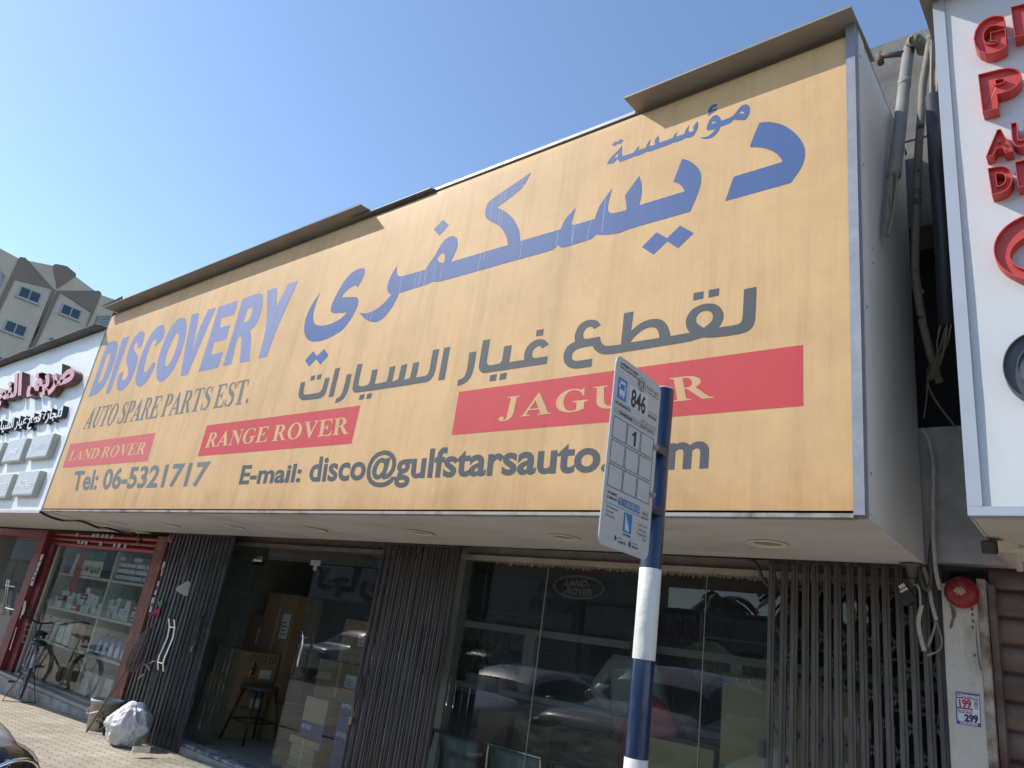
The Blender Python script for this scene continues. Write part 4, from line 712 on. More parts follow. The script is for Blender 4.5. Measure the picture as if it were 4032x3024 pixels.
# ================================================================== bus stop pole and flag
M_PBLUE = mat('gloss blue paint', (0.006, 0.021, 0.064), 0.3, var=0.0, scale=16, coat=0.25, bump=0.25, bscale=45, col2=(0.032, 0.045, 0.075), lo=0.56, hi=0.70, stretch=(1, 1, 0.4), detail=10); M_PWH = mat('white wrap', (0.64, 0.63, 0.59), 0.5, var=0.0, scale=8, bump=0.6, bscale=18, col2=(0.50, 0.48, 0.43), lo=0.5, hi=0.72, detail=10)
pp = Q(2557, 2300, 2.47); ptop = Q(2615, 1538, 2.47).z; g0 = gz(pp.x); R_ = 0.040
bs = thing('bus_stop', 'blue and white striped bus stop pole with a grey timetable flag', 'bus stop sign', (pp.x, pp.y, g0))
zb = [Q(u, v, 2.47).z for u, v in ((2562, 2240), (2540, 2598), (2505, 2985))]
zz0 = 0.55
for nm, a, b, mt, r in (('pole', g0, ptop, M_PBLUE, R_), ('white_band', zb[1], zb[0], M_PWH, R_ + 0.0012), ('white_band', zb[2] - (zb[0] - zb[1]), zb[2], M_PWH, R_ + 0.0012), ('pole_cap', ptop + 0.0005, ptop + 0.006, M_PWH, R_ + 0.001)):
    m = MB(); m.lathe([(r, a), (r, (a + b) / 2), (r, b - 0.001), (r * 0.98, b)], (pp.x, pp.y, 0), 'Z', 40); part(nm, m, mt, bs, 'auto')
XF = -1.30
fz = Zm(2370, 1380, 0.24721); fb = Zm(2370, 1760, 0.27728)
def fq(*p, dx=0.0): return [QX(*f(x, y), XF) + Vector((dx, 0, 0)) for f, x, y in p]
c1, c2, c3, c4 = QX(*fz(185, 20), XF), QX(*fz(905, 520), XF), QX(*fb(690, 1665), XF), QX(*fb(5, 1350), XF)
y0, y1 = (c1.y + c4.y) / 2, (c2.y + c3.y) / 2; zt, zbm = (c1.z + c2.z) / 2, (c3.z + c4.z) / 2
m = MB(); rr = 0.032; out = []
for cy, czz, a0 in ((y1 - rr, zt - rr, 0), (y0 + rr, zt - rr, 90), (y0 + rr, zbm + rr, 180), (y1 - rr, zbm + rr, 270)):
    for k in range(7): t = math.radians(a0 + 15 * k); out.append((XF - 0.004, cy + rr * math.cos(t), czz + rr * math.sin(t)))
m.prism(out, (0.004, 0, 0)); fp = part('flag', m, mat('flag grey', (0.47, 0.48, 0.49), 0.45, 0.1, var=0.05, scale=14, stretch=(1, 0.3, 4)), bs)
W_, H_ = y1 - y0, zt - zbm
def fl_(s, t, dx=0.0006): return Vector((XF + dx, y0 + W_ * s, zt - H_ * t))      # flag coordinates: s across, t down
def inv(f, x, y): p = QX(*f(x, y), XF); return ((p.y - y0) / W_, (zt - p.z) / H_)
M_INK = mat('ink', (0.02, 0.02, 0.022), 0.5); M_CY = mat('sign blue', (0.035, 0.18, 0.42), 0.5); M_FG = mat('flag band', (0.34, 0.345, 0.35), 0.5); M_FL = mat('flag pale', (0.56, 0.57, 0.575), 0.5)
def rectf(m, s0, t0, s1, t1, dx=0.0006): m.prism([fl_(s0, t1, dx), fl_(s1, t1, dx), fl_(s1, t0, dx), fl_(s0, t0, dx)], (-0.0003, 0, 0)); return m
def wf(m, t, s0, t0, s1, t1, dx=0.0010, **k): return words(m, t, [fl_(s0, t1, dx), fl_(s1, t1, dx), fl_(s1, t0, dx), fl_(s0, t0, dx)], lift=0.0, **k)
s0, t0_ = inv(fz, 225, 365); s1, t1_ = inv(fz, 365, 725)
m = MB(); rectf(m, 0.075, 0.115, 0.26, 0.232); bu = part('bus_symbol', m, M_CY, fp)
m = MB(); rectf(m, 0.115, 0.130, 0.22, 0.146, 0.0012); rectf(m, 0.110, 0.149, 0.122, 0.205, 0.0012); rectf(m, 0.213, 0.149, 0.225, 0.205, 0.0012); rectf(m, 0.124, 0.178, 0.211, 0.208, 0.0012); rectf(m, 0.128, 0.208, 0.148, 0.220, 0.0012); rectf(m, 0.188, 0.208, 0.208, 0.220, 0.0012); rectf(m, 0.092, 0.150, 0.104, 0.17, 0.0012); rectf(m, 0.231, 0.150, 0.243, 0.17, 0.0012); part('bus_picture', m, M_FL, bu)
m = MB(); rectf(m, 0.31, 0.118, 0.73, 0.235, 0.0005); part('number_field', m, M_FL, fp); m = MB(); rectf(m, 0.055, 0.283, 0.93, 0.318, 0.0005); part('grey_band', m, M_FG, fp)
m = MB(); wf(m, '846', 0.36, 0.13, 0.68, 0.228, bold=0.028); shape(m, [[(0.50, 0), (0.78, 0), (0.78, 1), (0.55, 1), (0.48, 0.88), (0.22, 0.76), (0.22, 0.62), (0.50, 0.68)]], lambda x, y: fl_(0.42 + 0.15 * x, 0.437 - 0.082 * y, 0.001))
wf(m, 'GOVERNMENT OF SHARJAH', 0.09, 0.028, 0.46, 0.042, bold=0.02); wf(m, 'Roads & Transport Authority', 0.09, 0.047, 0.46, 0.061, bold=0.01); wf(m, '1st Industrial St.', 0.055, 0.245, 0.38, 0.268, bold=0.01); wf(m, 'Operating Routes', 0.15, 0.292, 0.42, 0.309, bold=0.03)
wf(m, '\uFE94\uFED7\uFEAD\uFE8E\uFEB8\uFEDF\uFE8D \uFE94\uFEE3\uFEEE\uFEDC\uFEA3', 0.66, 0.055, 0.95, 0.080, box=True); wf(m, '\uFE95\uFEFC\uFEBB\uFE8D\uFEEE\uFEE4\uFEDF\uFE8D\uFEED \uFED5\uFEAE\uFEC4\uFEDF\uFE8D \uFE94\uFE8C\uFEF4\uFEEB', 0.65, 0.082, 0.95, 0.1, box=True)
wf(m, '\uFEE2\uFED7\uFEAD \uFED2\uFED7\uFEEE\uFEE3 \uFE94\uFEC4\uFED8\uFEE7', 0.76, 0.19, 0.95, 0.207, box=True); wf(m, 'BUS STOP NO.', 0.755, 0.212, 0.95, 0.228, bold=0.02); wf(m, '\uFEDD\uFEED\uFEF7\uFE8D \uFEF2\uFECB\uFE8E\uFEE8\uFEBC\uFEDF\uFE8D \uFEC9\uFEAD\uFE8E\uFEB7', 0.60, 0.262, 0.94, 0.284, box=True); wf(m, '\uFE94\uFEE0\uFEE3\uFE8E\uFECC\uFEDF\uFE8D \uFEC1\uFEEE\uFEC4\uFEA8\uFEDF\uFE8D', 0.60, 0.292, 0.88, 0.313, box=True)
wf(m, 'FOR COMMENTS', 0.075, 0.728, 0.27, 0.742, bold=0.01); wf(m, '& COMPLAINTS', 0.075, 0.752, 0.27, 0.766, bold=0.01); wf(m, 'For More Information', 0.08, 0.800, 0.30, 0.812); wf(m, 'Please Install', 0.08, 0.822, 0.22, 0.834); wf(m, 'RTA Sharjah App', 0.08, 0.844, 0.25, 0.856)
wf(m, 'RTA SHARJAH', 0.44, 0.905, 0.60, 0.918, bold=0.01); wf(m, 'GET IT ON', 0.36, 0.935, 0.44, 0.943); wf(m, 'Google Play', 0.36, 0.948, 0.52, 0.962, bold=0.01); wf(m, 'Download on the', 0.63, 0.935, 0.76, 0.943); wf(m, 'App Store', 0.63, 0.948, 0.77, 0.962, bold=0.01)
wf(m, '\uFE95\uFE8E\uFEC8\uFEA3\uFEFC\uFEE4\uFEDF\uFE8D', 0.78, 0.752, 0.92, 0.772, box=True); wf(m, '\uFEEF\uFEED\uFE8E\uFEDC\uFEB8\uFEDF\uFE8D\uFEED', 0.78, 0.776, 0.92, 0.796, box=True)
for k, (a, t) in enumerate(((0.74, '\uFEDE\uFEF4\uFEBB\uFE8E\uFED4\uFE98\uFEDF\uFE8D \uFEE6\uFEE3 \uFEAA\uFEF3\uFEB0\uFEE4\uFEDF'), (0.74, '\uFED6\uFEF4\uFE92\uFEC4\uFE97 \uFEDE\uFEF4\uFEE4\uFEA4\uFE97'), (0.70, '\uFE95\uFEFC\uFEBB\uFE8D\uFEEE\uFEE4\uFEDF\uFE8D\uFEED \uFED5\uFEAE\uFEC4\uFEDF\uFE8D'), (0.84, '\uFE94\uFED7\uFEAD\uFE8E\uFEB8\uFEDF\uFE8D'))): wf(m, t, a, 0.822 + 0.024 * k, 0.92, 0.840 + 0.024 * k, box=True)
m.prism([fl_(0.29, 0.962), fl_(0.34, 0.946), fl_(0.29, 0.930)], (-0.0003, 0, 0)); shape(m, [ring(0, 0, 1, 1, 16)], lambda x, y: fl_(0.59 + 0.022 * x, 0.951 - 0.013 * y, 0.001)); m.prism([fl_(0.585, 0.936), fl_(0.60, 0.936), fl_(0.605, 0.926)], (-0.0003, 0, 0))
for i in range(3):                                             # route grid, thin outlines
    for j in range(3):
        a, b, c_, d_ = 0.055 + 0.295 * i, 0.335 + 0.127 * j, 0.335 + 0.295 * i, 0.452 + 0.127 * j
        shape(m, [[(a, b), (c_, b), (c_, d_), (a, d_)], [(a + 0.008, b + 0.0035), (c_ - 0.008, b + 0.0035), (c_ - 0.008, d_ - 0.0035), (a + 0.008, d_ - 0.0035)]], lambda x, y: fl_(x, y, 0.0007))
part('lettering', m, M_INK, fp)
m = MB(); wf(m, '600525252', 0.29, 0.735, 0.74, 0.775, bold=0.03); rectf(m, 0.05, 0.7865, 0.95, 0.7895); part('lettering', m, M_CY, fp)
m = MB(); rectf(m, 0.43, 0.80, 0.60, 0.898); lg = part('logo', m, M_CY, fp); m = MB(); m.prism([fl_(0.47, 0.89, 0.0012), fl_(0.56, 0.89, 0.0012), fl_(0.47, 0.81, 0.0012), fl_(0.455, 0.81, 0.0012)], (-0.0003, 0, 0)); part('white_sail', m, M_FL, lg)
# round crest: two flags beside a palm inside a ring
ce = lambda x, y: fl_(0.555 + 0.085 * x, 0.075 - 0.040 * y, 0.0008)
m = MB(); shape(m, [ring(0, 0, 1, 1), ring(0, 0, 0.93, 0.93)], ce); m.prism([ce(-0.04, -0.75), ce(0.04, -0.75), ce(0.03, 0.35), ce(-0.03, 0.35)], (-0.0002, 0, 0))
for s in (-1, 1): m.prism([ce(0.05 * s, -0.8), ce(0.12 * s, -0.8), ce(0.75 * s, 0.1), ce(0.68 * s, 0.1)], (-0.0002, 0, 0)); m.prism([ce(0.35 * s, -0.25), ce(0.55 * s, -0.55), ce(0.62 * s, -0.2), ce(0.45 * s, 0.05)], (-0.0002, 0, 0))
cr = part('crest', m, M_INK, fp)
m = MB()
for k in range(9): t = math.radians(-10 + 25 * k); m.prism([ce(0.03 * math.sin(t), 0.33), ce(0.42 * math.cos(t), 0.38 + 0.42 * math.sin(t)), ce(0.36 * math.cos(t), 0.30 + 0.38 * math.sin(t))], (-0.0002, 0, 0))
part('palm', m, mat('crest green', (0.03, 0.10, 0.05), 0.5), cr)
m = MB()
for s in (-1, 1): m.prism([ce(0.72 * s, 0.55), ce(0.55 * s, 0.62), ce(0.35 * s, -0.1), ce(0.62 * s, 0.05)], (-0.00015, 0, 0))
part('flags', m, mat('crest red', (0.22, 0.02, 0.03), 0.5), cr)
for f, x, y in ((fz, 845, 1545), (fb, 708, 680)):
    p = QX(*f(x, y), XF); m = MB(); m.lathe([(0.012, 0.001), (0.012, 0.004), (0.007, 0.005), (0.007, 0.012), (0.001, 0.013)], p, 'X', 12); part('bolt', m, M_RUST, bs)
for t in (0.35, 0.70): m = MB(); p = fl_(1, t); m.box((XF - 0.02, y1 - 0.03, p.z - 0.015), (pp.x, pp.y, p.z + 0.015)); part('flag_bracket', m, M_PBLUE, bs)
# ================================================================== left neighbour: white sign
M_WHL = mat('white sign panel', (0.74, 0.745, 0.74), 0.4, var=0.05, scale=3)
M_LRED = mat('letter pink red', (0.56, 0.17, 0.16), 0.3, 0.0, var=0.1, scale=8); M_LSIDE = mat('letter side brown', (0.12, 0.045, 0.04), 0.5); M_LBLK = mat('letter side navy', (0.018, 0.02, 0.03), 0.4)
M_LBOX = mat('logo box side', (0.42, 0.42, 0.37), 0.5, var=0.08); M_LFACE = mat('logo box face', (0.44, 0.455, 0.475), 0.35, var=0.05)
lx0, lx1 = -22.0, -10.035
wl = thing('shop_sign', 'white sign with raised Arabic letters and grey logo boxes at the left edge', 'shop sign', (-14, 3.8, ZS))
m = MB(); m.box((lx0, YS, ZS), (lx1, YS + 0.02, 4.70)); part('sign_face', m, M_WHL, wl)
m = MB(); m.box((lx0, YS + 0.021, ZS - 0.01), (lx1, 4.6, ZS)); part('soffit', m, M_BOXG, wl)
m = MB(); m.box((lx0, YS - 0.006, ZS - 0.035), (lx1, YS + 0.02, ZS - 0.001)); part('frame', m, mat('white trim', (0.5, 0.5, 0.49), 0.5), wl)
m = MB(); n = 24; random.seed(3); J = [random.uniform(-0.02, 0.02) for _ in range(n + 1)]
for i in range(n):
    a = lx1 - 0.02 + (-18.0 - lx1) * i / n; b = lx1 - 0.02 + (-18.0 - lx1) * (i + 1) / n
    m.prism([(a, YS - 0.14 + J[i], 4.72 + 0.6 * J[i]), (b, YS - 0.14 + J[i + 1], 4.72 + 0.6 * J[i + 1]), (b, YS + 0.5, 4.80), (a, YS + 0.5, 4.80)], (0, 0, 0.012))
part('flashing', m, mat('dirty flashing', (0.10, 0.098, 0.092), 0.8, var=0.4, scale=9), wl)
zW = Zm(0, 1380, 0.38567)
def relief(body, q, m1, m2, depth, bold, lab, box=True):       # raised letters: painted face on darker sides
    q4 = [Q(*zW(x, y), YS - depth) for x, y in q]; vs, fs = text2d(body, bold)
    x0 = min(v.x for v in vs); x1 = max(v.x for v in vs); y0 = min(v.y for v in vs); y1 = max(v.y for v in vs)
    P = [bil(q4, (v.x - x0) / (x1 - x0), (v.y - y0) / (y1 - y0)) for v in vs]; N = Vector((0, depth - 0.001, 0)); cnt = {}
    m = MB(); m.add(P, fs); fo = part('lettering', m, m1, wl, label=lab)
    for f in fs:
        for a, b in zip(f, f[1:] + f[:1]): k = (min(a, b), max(a, b)); cnt[k] = cnt.get(k, 0) + 1
    m = MB()
    for (a, b), c_ in cnt.items():
        if c_ == 1: m.add([P[a], P[b], P[b] + N, P[a] + N], [(0, 1, 2, 3)])
    part('letter_sides', m, m2, fo)
relief('\uFEE1\uFEEE\uFEA0\uFEE8\uFEDF\uFE8D \uFED6\uFEF3\uFEAE\uFEC3', [(-215, 690), (742, 445), (770, 70), (-190, 330)], M_LRED, M_LSIDE, 0.11, 0.045, 'large pink red Arabic letters')
relief('\uFE95\uFE8D\uFEAD\uFE8E\uFEF4\uFEB4\uFEDF\uFE8D \uFEAD\uFE8E\uFEF4\uFECF \uFECA\uFEC4\uFED7 \uFE93\uFEAD\uFE8E\uFEA0\uFE98\uFEDF', [(-110, 895), (610, 735), (650, 560), (-85, 735)], M_WHL, M_LBLK, 0.07, 0.02, 'small white faced Arabic letters with black sides')
dB = 0.075
def px3(x, y): return Q(*zW(x, y), YS - dB)
for nm, q, tx in (('Cadillac', [(260,1110),(480,1085),(550,840),(330,885)], 'Cadillac'), ('Jeep', [(15,1145),(200,1130),(275,890),(90,925)], 'Jeep'), ('ACDelco', [(115,1487),(335,1475),(405,1220),(195,1245)], 'ACDelco'), ('DODGE', [(-130,1515),(65,1500),(137,1250),(-55,1280)], 'DODGE'), ('blank', [(-220,1170),(-25,1155),(30,938),(-160,965)], '')):
    P = [px3(*c) for c in q]; x0 = (P[0].x + P[3].x) / 2; x1 = (P[1].x + P[2].x) / 2; z0 = (P[0].z + P[1].z) / 2; z1_ = (P[2].z + P[3].z) / 2
    m = MB(); m.box((x0, YS - dB, z0), (x1, YS, z1_)); bx = part('logo_box', m, M_LBOX, wl, bevel=0.01, label='grey logo box' + (' reading ' + tx if tx and tx.isupper() else ''))
    m = MB(); m.box((x0 + 0.02, YS - dB - 0.003, z0 + 0.02), (x1 - 0.02, YS - dB - 0.0005, z1_ - 0.02)); part('box_face', m, M_LFACE, bx)
    if tx:
        m = MB(); W = x1 - x0; H = z1_ - z0; sh_ = 0.10 * H if tx in ('Cadillac', 'ACDelco') else 0; yy = YS - dB - 0.006
        a, b, c_, d_ = (0.14, 0.36, 0.86, 0.64) if tx != 'Jeep' else (0.28, 0.36, 0.74, 0.68)
        words(m, tx, [Vector((x0 + W * a, yy, z0 + H * b)), Vector((x0 + W * c_, yy, z0 + H * b)), Vector((x0 + W * c_ + sh_, yy, z0 + H * d_)), Vector((x0 + W * a + sh_, yy, z0 + H * d_))], bold=0.0 if tx == 'Cadillac' else 0.03, lift=0.0)
        if tx == 'ACDelco': m.prism([(x0 + W * 0.12, yy, z0 + H * 0.27), (x0 + W * 0.80, yy, z0 + H * 0.30), (x0 + W * 0.82, yy, z0 + H * 0.33)], (0, 0.001, 0))
        part('lettering', m, M_WHL, bx)
m = MB(); m.tube(curve_pts([QZ(x * .45208, 1600 + y * .45208, ZS - 0.022) for x, y in ((350, 920), (440, 965), (560, 995), (680, 997), (745, 1012), (850, 1055), (945, 1062), (1050, 1090), (1170, 1102))]), 0.014, 8); single('power_cable', m, M_BLK, 'black cable sagging along the soffit joint under the left end of the yellow sign', 'cable', None, True)
p = QZ(1050 * .45208, 1600 + 1075 * .45208, ZS - 0.02); m = MB(); m.box(p - Vector((0.10, 0.05, 0.0)), p + Vector((0.16, 0.05, 0.014)), rz=0.1); m.box(p + Vector((0.02, -0.04, -0.004)), p + Vector((0.10, 0.03, -0.001))); single('junction_box', m, mat('junction grey', (0.30, 0.30, 0.27), 0.6), 'grey junction box at the end of the sagging black cable', 'junction box')

# ================================================================== red shopfront at the left
M_RFR = mat('weathered red frame', (0.17, 0.026, 0.028), 0.55, var=0.0, scale=3, stretch=(3, 3, 1), col2=(0.23, 0.07, 0.062), lo=0.48, hi=0.72)
M_RSH = mat('red slats', (0.25, 0.025, 0.030), 0.5, var=0.18, scale=4); M_RBR = mat('red brown frame', (0.19, 0.065, 0.05), 0.65, var=0.0, scale=6, col2=(0.30, 0.16, 0.12), lo=0.52, hi=0.66)
M_WCR = mat('cream window trim', (0.45, 0.44, 0.40), 0.6, var=0.1); M_NOTE = mat('paper note', (0.55, 0.52, 0.54), 0.8, var=0.25, scale=50)
G_RED = glass('red shop glass', (0.86, 0.90, 0.88), 1.5, 0.0, 0.03)
YR = 4.85
rs = thing('parts_shop', 'red framed shopfront with a stocked display window and a glass door at left', 'shopfront', (-12, YR, 0))
m = MB(); m.box((-14.42, YR - 0.10, -0.25), (-14.11, YR + 0.12, 2.285)); pl = part('post', m, M_RFR, rs, label='dark red post with peeling paint')
m = MB(); m.box((-14.109, YR - 0.02, -0.2), (-13.85, YR + 0.10, 2.07)); part('inner_post', m, mat('deep red', (0.13, 0.012, 0.016), 0.5, var=0.15), rs)
m = MB(); m.prism([QX(*pq, -14.108) if False else Q(*pq, YR - 0.1015) for pq in ((95, 2367), (103, 2365), (100, 2395), (92, 2420), (82, 2440), (78, 2432), (88, 2400))], (0, 0.001, 0)); m.prism([Q(*pq, YR - 0.1015) for pq in ((64, 2470), (67, 2470), (40, 2560), (36, 2560))], (0, 0.001, 0)); part('peeled_paint', m, mat('bare undercoat', (0.50, 0.46, 0.42), 0.8), pl)
m = MB(); m.box((-10.13, YR - 0.10, -0.05), (-9.83, YR + 0.12, 2.285)); pr2 = part('post', m, M_RBR, rs, label='rusty red brown post')
m = MB(); z = 2.06
for k in range(3): m.prism([(-14.108, YR + 0.06, z), (-14.108, YR + 0.015, z + 0.012), (-14.108, YR + 0.0, z + 0.04), (-14.108, YR + 0.015, z + 0.072), (-14.108, YR + 0.06, z + 0.078)], (3.975, 0, 0)); z += 0.079
part('roller_slats', m, M_RSH, rs)
m = MB(); m.box((-17.0, YR - 0.06, 2.16), (-14.421, YR + 0.08, 2.285)); part('door_head', m, M_RSH, rs)
m = MB(); m.box((-13.849, YR + 0.04, 0.02), (-13.80, YR + 0.10, 2.059)); m.box((-10.18, YR + 0.03, 0.02), (-10.131, YR + 0.10, 2.059)); m.box((-13.79, YR + 0.02, 0.0), (-10.18, YR + 0.11, 0.065)); part('window_frame', m, M_WCR, rs)
for a, b in ((-13.80, -12.35), (-12.346, -11.02), (-11.016, -10.18)):
    m = MB(); m.box((a, YR + 0.06, 0.066), (b, YR + 0.068, 2.058)); part('pane', m, G_RED, rs)
m = MB()
random.seed(11)
notes = [(517, 95), (627, 100), (655, 100), (688, 103), (715, 105), (750, 108), (528, 142), (552, 145), (577, 148), (675, 155), (767, 166), (798, 168), (838, 172)]
for x, y in notes:
    c0 = Q(x * .5872, 2050 + y * .5872, YR - 0.003); hh = 0.028; wd = 0.05 + random.uniform(-0.008, 0.008); t = random.uniform(-0.006, 0.006)
    m.prism([c0 + Vector((-wd, 0, -hh + t)), c0 + Vector((wd, 0, -hh - t)), c0 + Vector((wd, 0, hh - t)), c0 + Vector((-wd, 0, hh + t))], (0, 0.001, 0))
part('paper_notes', m, M_NOTE, rs)
m = MB()
for x, y in ((1100, 305), (1095, 345), (1062, 435), (1052, 470), (1025, 545), (1018, 585)): c0 = Q(x * .5872, 2050 + y * .5872, YR - 0.1015); m.prism([c0 + Vector((-0.05, 0, -0.055)), c0 + Vector((0.05, 0, -0.055)), c0 + Vector((0.05, 0, 0.055)), c0 + Vector((-0.05, 0, 0.055))], (0, 0.001, 0))
part('paper_notes', m, M_NOTE, pr2)
m = MB()
for x, y in ((565, 395), (530, 490), (505, 560), (480, 620), (455, 680), (440, 740)): c0 = Q(x * .2892, 2080 + y * .2892, YR - 0.1015); m.prism([c0 + Vector((-0.06, 0, -0.05)), c0 + Vector((0.06, 0, -0.05)), c0 + Vector((0.06, 0, 0.05)), c0 + Vector((-0.06, 0, 0.05))], (0, 0.001, 0))
part('paper_notes', m, M_NOTE, pl)
m = MB(); m.box((-15.9, YR + 0.04, 0.05), (-14.43, YR + 0.05, 2.15)); dr = part('door_pane', m, G_RED, rs)
m = MB()
for dx in (0.0, 0.10): m.tube([Q(200 * .2892, 2080 + 720 * .2892, YR - 0.02) + Vector((dx - 0.35, 0, 0)), Q(45 * .2892, 2080 + 1180 * .2892, YR - 0.02) + Vector((dx - 0.05, 0, 0))], 0.016, 8)
for v in (790, 1105): a = Q(170 * .2892, 2080 + v * .2892, YR - 0.02); m.tube([a + Vector((-0.35, 0, 0)), a + Vector((0.15, 0, 0))], 0.012, 8)
part('door_handle', m, M_CHR, rs)
m = MB(); m.box((-17, YR - 0.16, -0.5), (-9.25, YR - 0.001, 0.0)); single('step', m, M_KERB, 'low concrete step below the red shop window', 'step')
m = MB(); m.ell(Q(682, 2118, 4.68), (0.085, 0.06, 0.075), 16, 10); m.lathe([(0.03, 0.0), (0.03, 0.06)], Q(686, 2140, 4.70) - Vector((0, 0, 0.02)), 'Z', 12); single('alarm_horn', m, mat('brown red horn', (0.20, 0.07, 0.055), 0.6, var=0.2), 'brown red round alarm horn on top of the rusty red post', 'alarm', None, True)
m = MB(); m.tube([Q(547, 2095, 4.72), Q(548, 2112, 4.72)], 0.015, 8); m.ell(Q(549, 2122, 4.72), (0.05, 0.04, 0.04), 12, 8); m.lathe([(0.028, 0), (0.03, -0.03), (0.018, -0.05)], Q(549, 2132, 4.72), 'Z', 12); single('old_lamp', m, mat('dusty lamp', (0.17, 0.14, 0.10), 0.7), 'small dusty lamp hanging in front of the red slats', 'lamp', None, True)

# display shelves
M_SHELF = mat('shelf board', (0.46, 0.47, 0.43), 0.6, var=0.06); XL, XD, XR = -13.76, -11.78, -10.20; ZB = [0.07, 0.60, 1.115, 1.645]; YC = YR + 0.16
su = thing('display_shelf', 'pale two column display shelf full of spare parts behind the red shop window', 'shelf', (-12, YC, 0.07))
for z in ZB[1:]:
    m = MB(); m.box((XL, YC, z - 0.035), (XR, YC + 0.42, z)); part('board', m, M_SHELF, su)
m = MB(); m.box((XD - 0.03, YC - 0.005, 0.06), (XD + 0.03, YC + 0.42, 2.06)); part('divider', m, M_SHELF, su)
m = MB(); m.box((XL, YC + 0.421, 0.05), (XR, YC + 0.44, 2.1)); part('back_board', m, mat('shelf back', (0.17, 0.18, 0.17), 0.8), su)
m = MB(); m.box((XL - 0.03, YC, 0.05), (XL - 0.001, YC + 0.42, 2.1)); m.box((XR + 0.001, YC, 0.05), (XR + 0.03, YC + 0.42, 2.1)); part('side_board', m, M_SHELF, su)
CB = {}
def carton(kind, x, z, wd, hh, dp, label, group, y=None, rz=0.0, cat='box'):    # closed carton with tape line and flap edges; every carton an object of its own
    if kind not in CB:
        m = MB(); m.box((-0.5, 0, 0), (0.5, 1, 1)); m.cur = 1
        if kind == 'blue': m.box((-0.501, -0.004, 0.0), (0.501, -0.001, 0.36))
        elif kind == 'white': m.box((-0.36, -0.004, 0.30), (0.10, -0.001, 0.56)); m.box((-0.5, -0.003, 0.93), (0.5, -0.001, 0.95))
        elif kind == 'red': m.box((-0.40, -0.004, 0.35), (0.3, -0.001, 0.62))
        else: m.box((-0.07, -0.004, 0.0), (0.07, -0.001, 1.0)); m.box((-0.07, -0.002, 1.001), (0.07, 1, 1.004))
        c1 = {'blue': (0.50, 0.53, 0.53), 'white': (0.54, 0.555, 0.55), 'red': (0.36, 0.04, 0.04), 'brown': (0.235, 0.155, 0.085)}[kind]; c2 = {'blue': (0.04, 0.075, 0.24), 'white': (0.40, 0.42, 0.44), 'red': (0.55, 0.5, 0.5), 'brown': (0.33, 0.25, 0.15)}[kind]
        CB[kind] = m.mesh('carton_' + kind, [mat(kind + ' carton', c1, 0.7, var=0.14, scale=2.5), mat(kind + ' carton mark', c2, 0.6)])
    o = bpy.data.objects.new('carton', CB[kind]); COL.objects.link(o); o.location = (x, y if y is not None else YC + 0.02, z); o.scale = (wd, dp, hh); o.rotation_euler = (0, 0, rz)
    o['label'] = label; o['category'] = cat; o['group'] = group; return o
random.seed(5)
L1 = 'white and blue carton in the neat stack on the top right shelf'
for c_ in range(10):
    for r in range(random.choice((3, 4, 4, 4))): carton('blue', XD + 0.10 + 0.148 * c_, 1.646 + 0.088 * r, 0.138, 0.084, 0.2, L1, 'white and blue cartons on the top right shelf', YC + 0.03 + random.uniform(0, 0.02))
L2 = 'small plain white carton piled loosely on the left half of the third shelf'; L3 = 'small plain white carton piled loosely on the right half of the third shelf'
for base, lab, grp, n in ((XL + 0.10, L2, 'loose white cartons left', 9), (XD + 0.12, L3, 'loose white cartons right', 6)):
    for c_ in range(n):
        z = 1.116
        for r in range(random.choice((2, 3, 3, 4))):
            hh = random.uniform(0.065, 0.105); wd = random.uniform(0.14, 0.19); red = random.random() < 0.13
            carton('red' if red else 'white', base + 0.205 * c_ + random.uniform(-0.015, 0.015), z, wd, hh, 0.2, lab if not red else 'red carton among the loose white cartons on the third shelf', grp if not red else 'red cartons on the third shelf', YC + 0.03 + random.uniform(0, 0.05), random.uniform(-0.16, 0.16)); z += hh + 0.001
for k, (dx, hh, knd) in enumerate(((0.25, 0.12, 'brown'), (0.55, 0.30, 'white'), (0.78, 0.26, 'white'), (1.05, 0.33, 'white'), (1.30, 0.20, 'brown'), (1.55, 0.20, 'brown'))):
    carton(knd, XL + dx, 0.601, 0.2 if knd == 'white' else 0.22, hh, 0.2, 'upright white carton on the second shelf of the red shop' if knd == 'white' else 'brown carton on the second shelf of the red shop', 'cartons on the second shelf ' + knd)
for dx in (1.30, 1.55): carton('brown', XL + dx, 0.802, 0.21, 0.17, 0.2, 'brown carton on the second shelf of the red shop', 'cartons on the second shelf brown')
for dx, wd, hh in ((0.25, 0.3, 0.30), (0.65, 0.34, 0.36), (1.1, 0.3, 0.25), (1.5, 0.32, 0.34)): carton('brown', XL + dx, 0.071, wd, hh, 0.25, 'large brown carton standing on the floor of the red shop window', 'floor cartons of the red window')
for dx in (0.2, 0.55, 0.9): carton('white', XD + dx, 0.071, 0.22, 0.3, 0.2, 'tall white carton on the floor of the red shop window', 'white floor cartons of the red window')
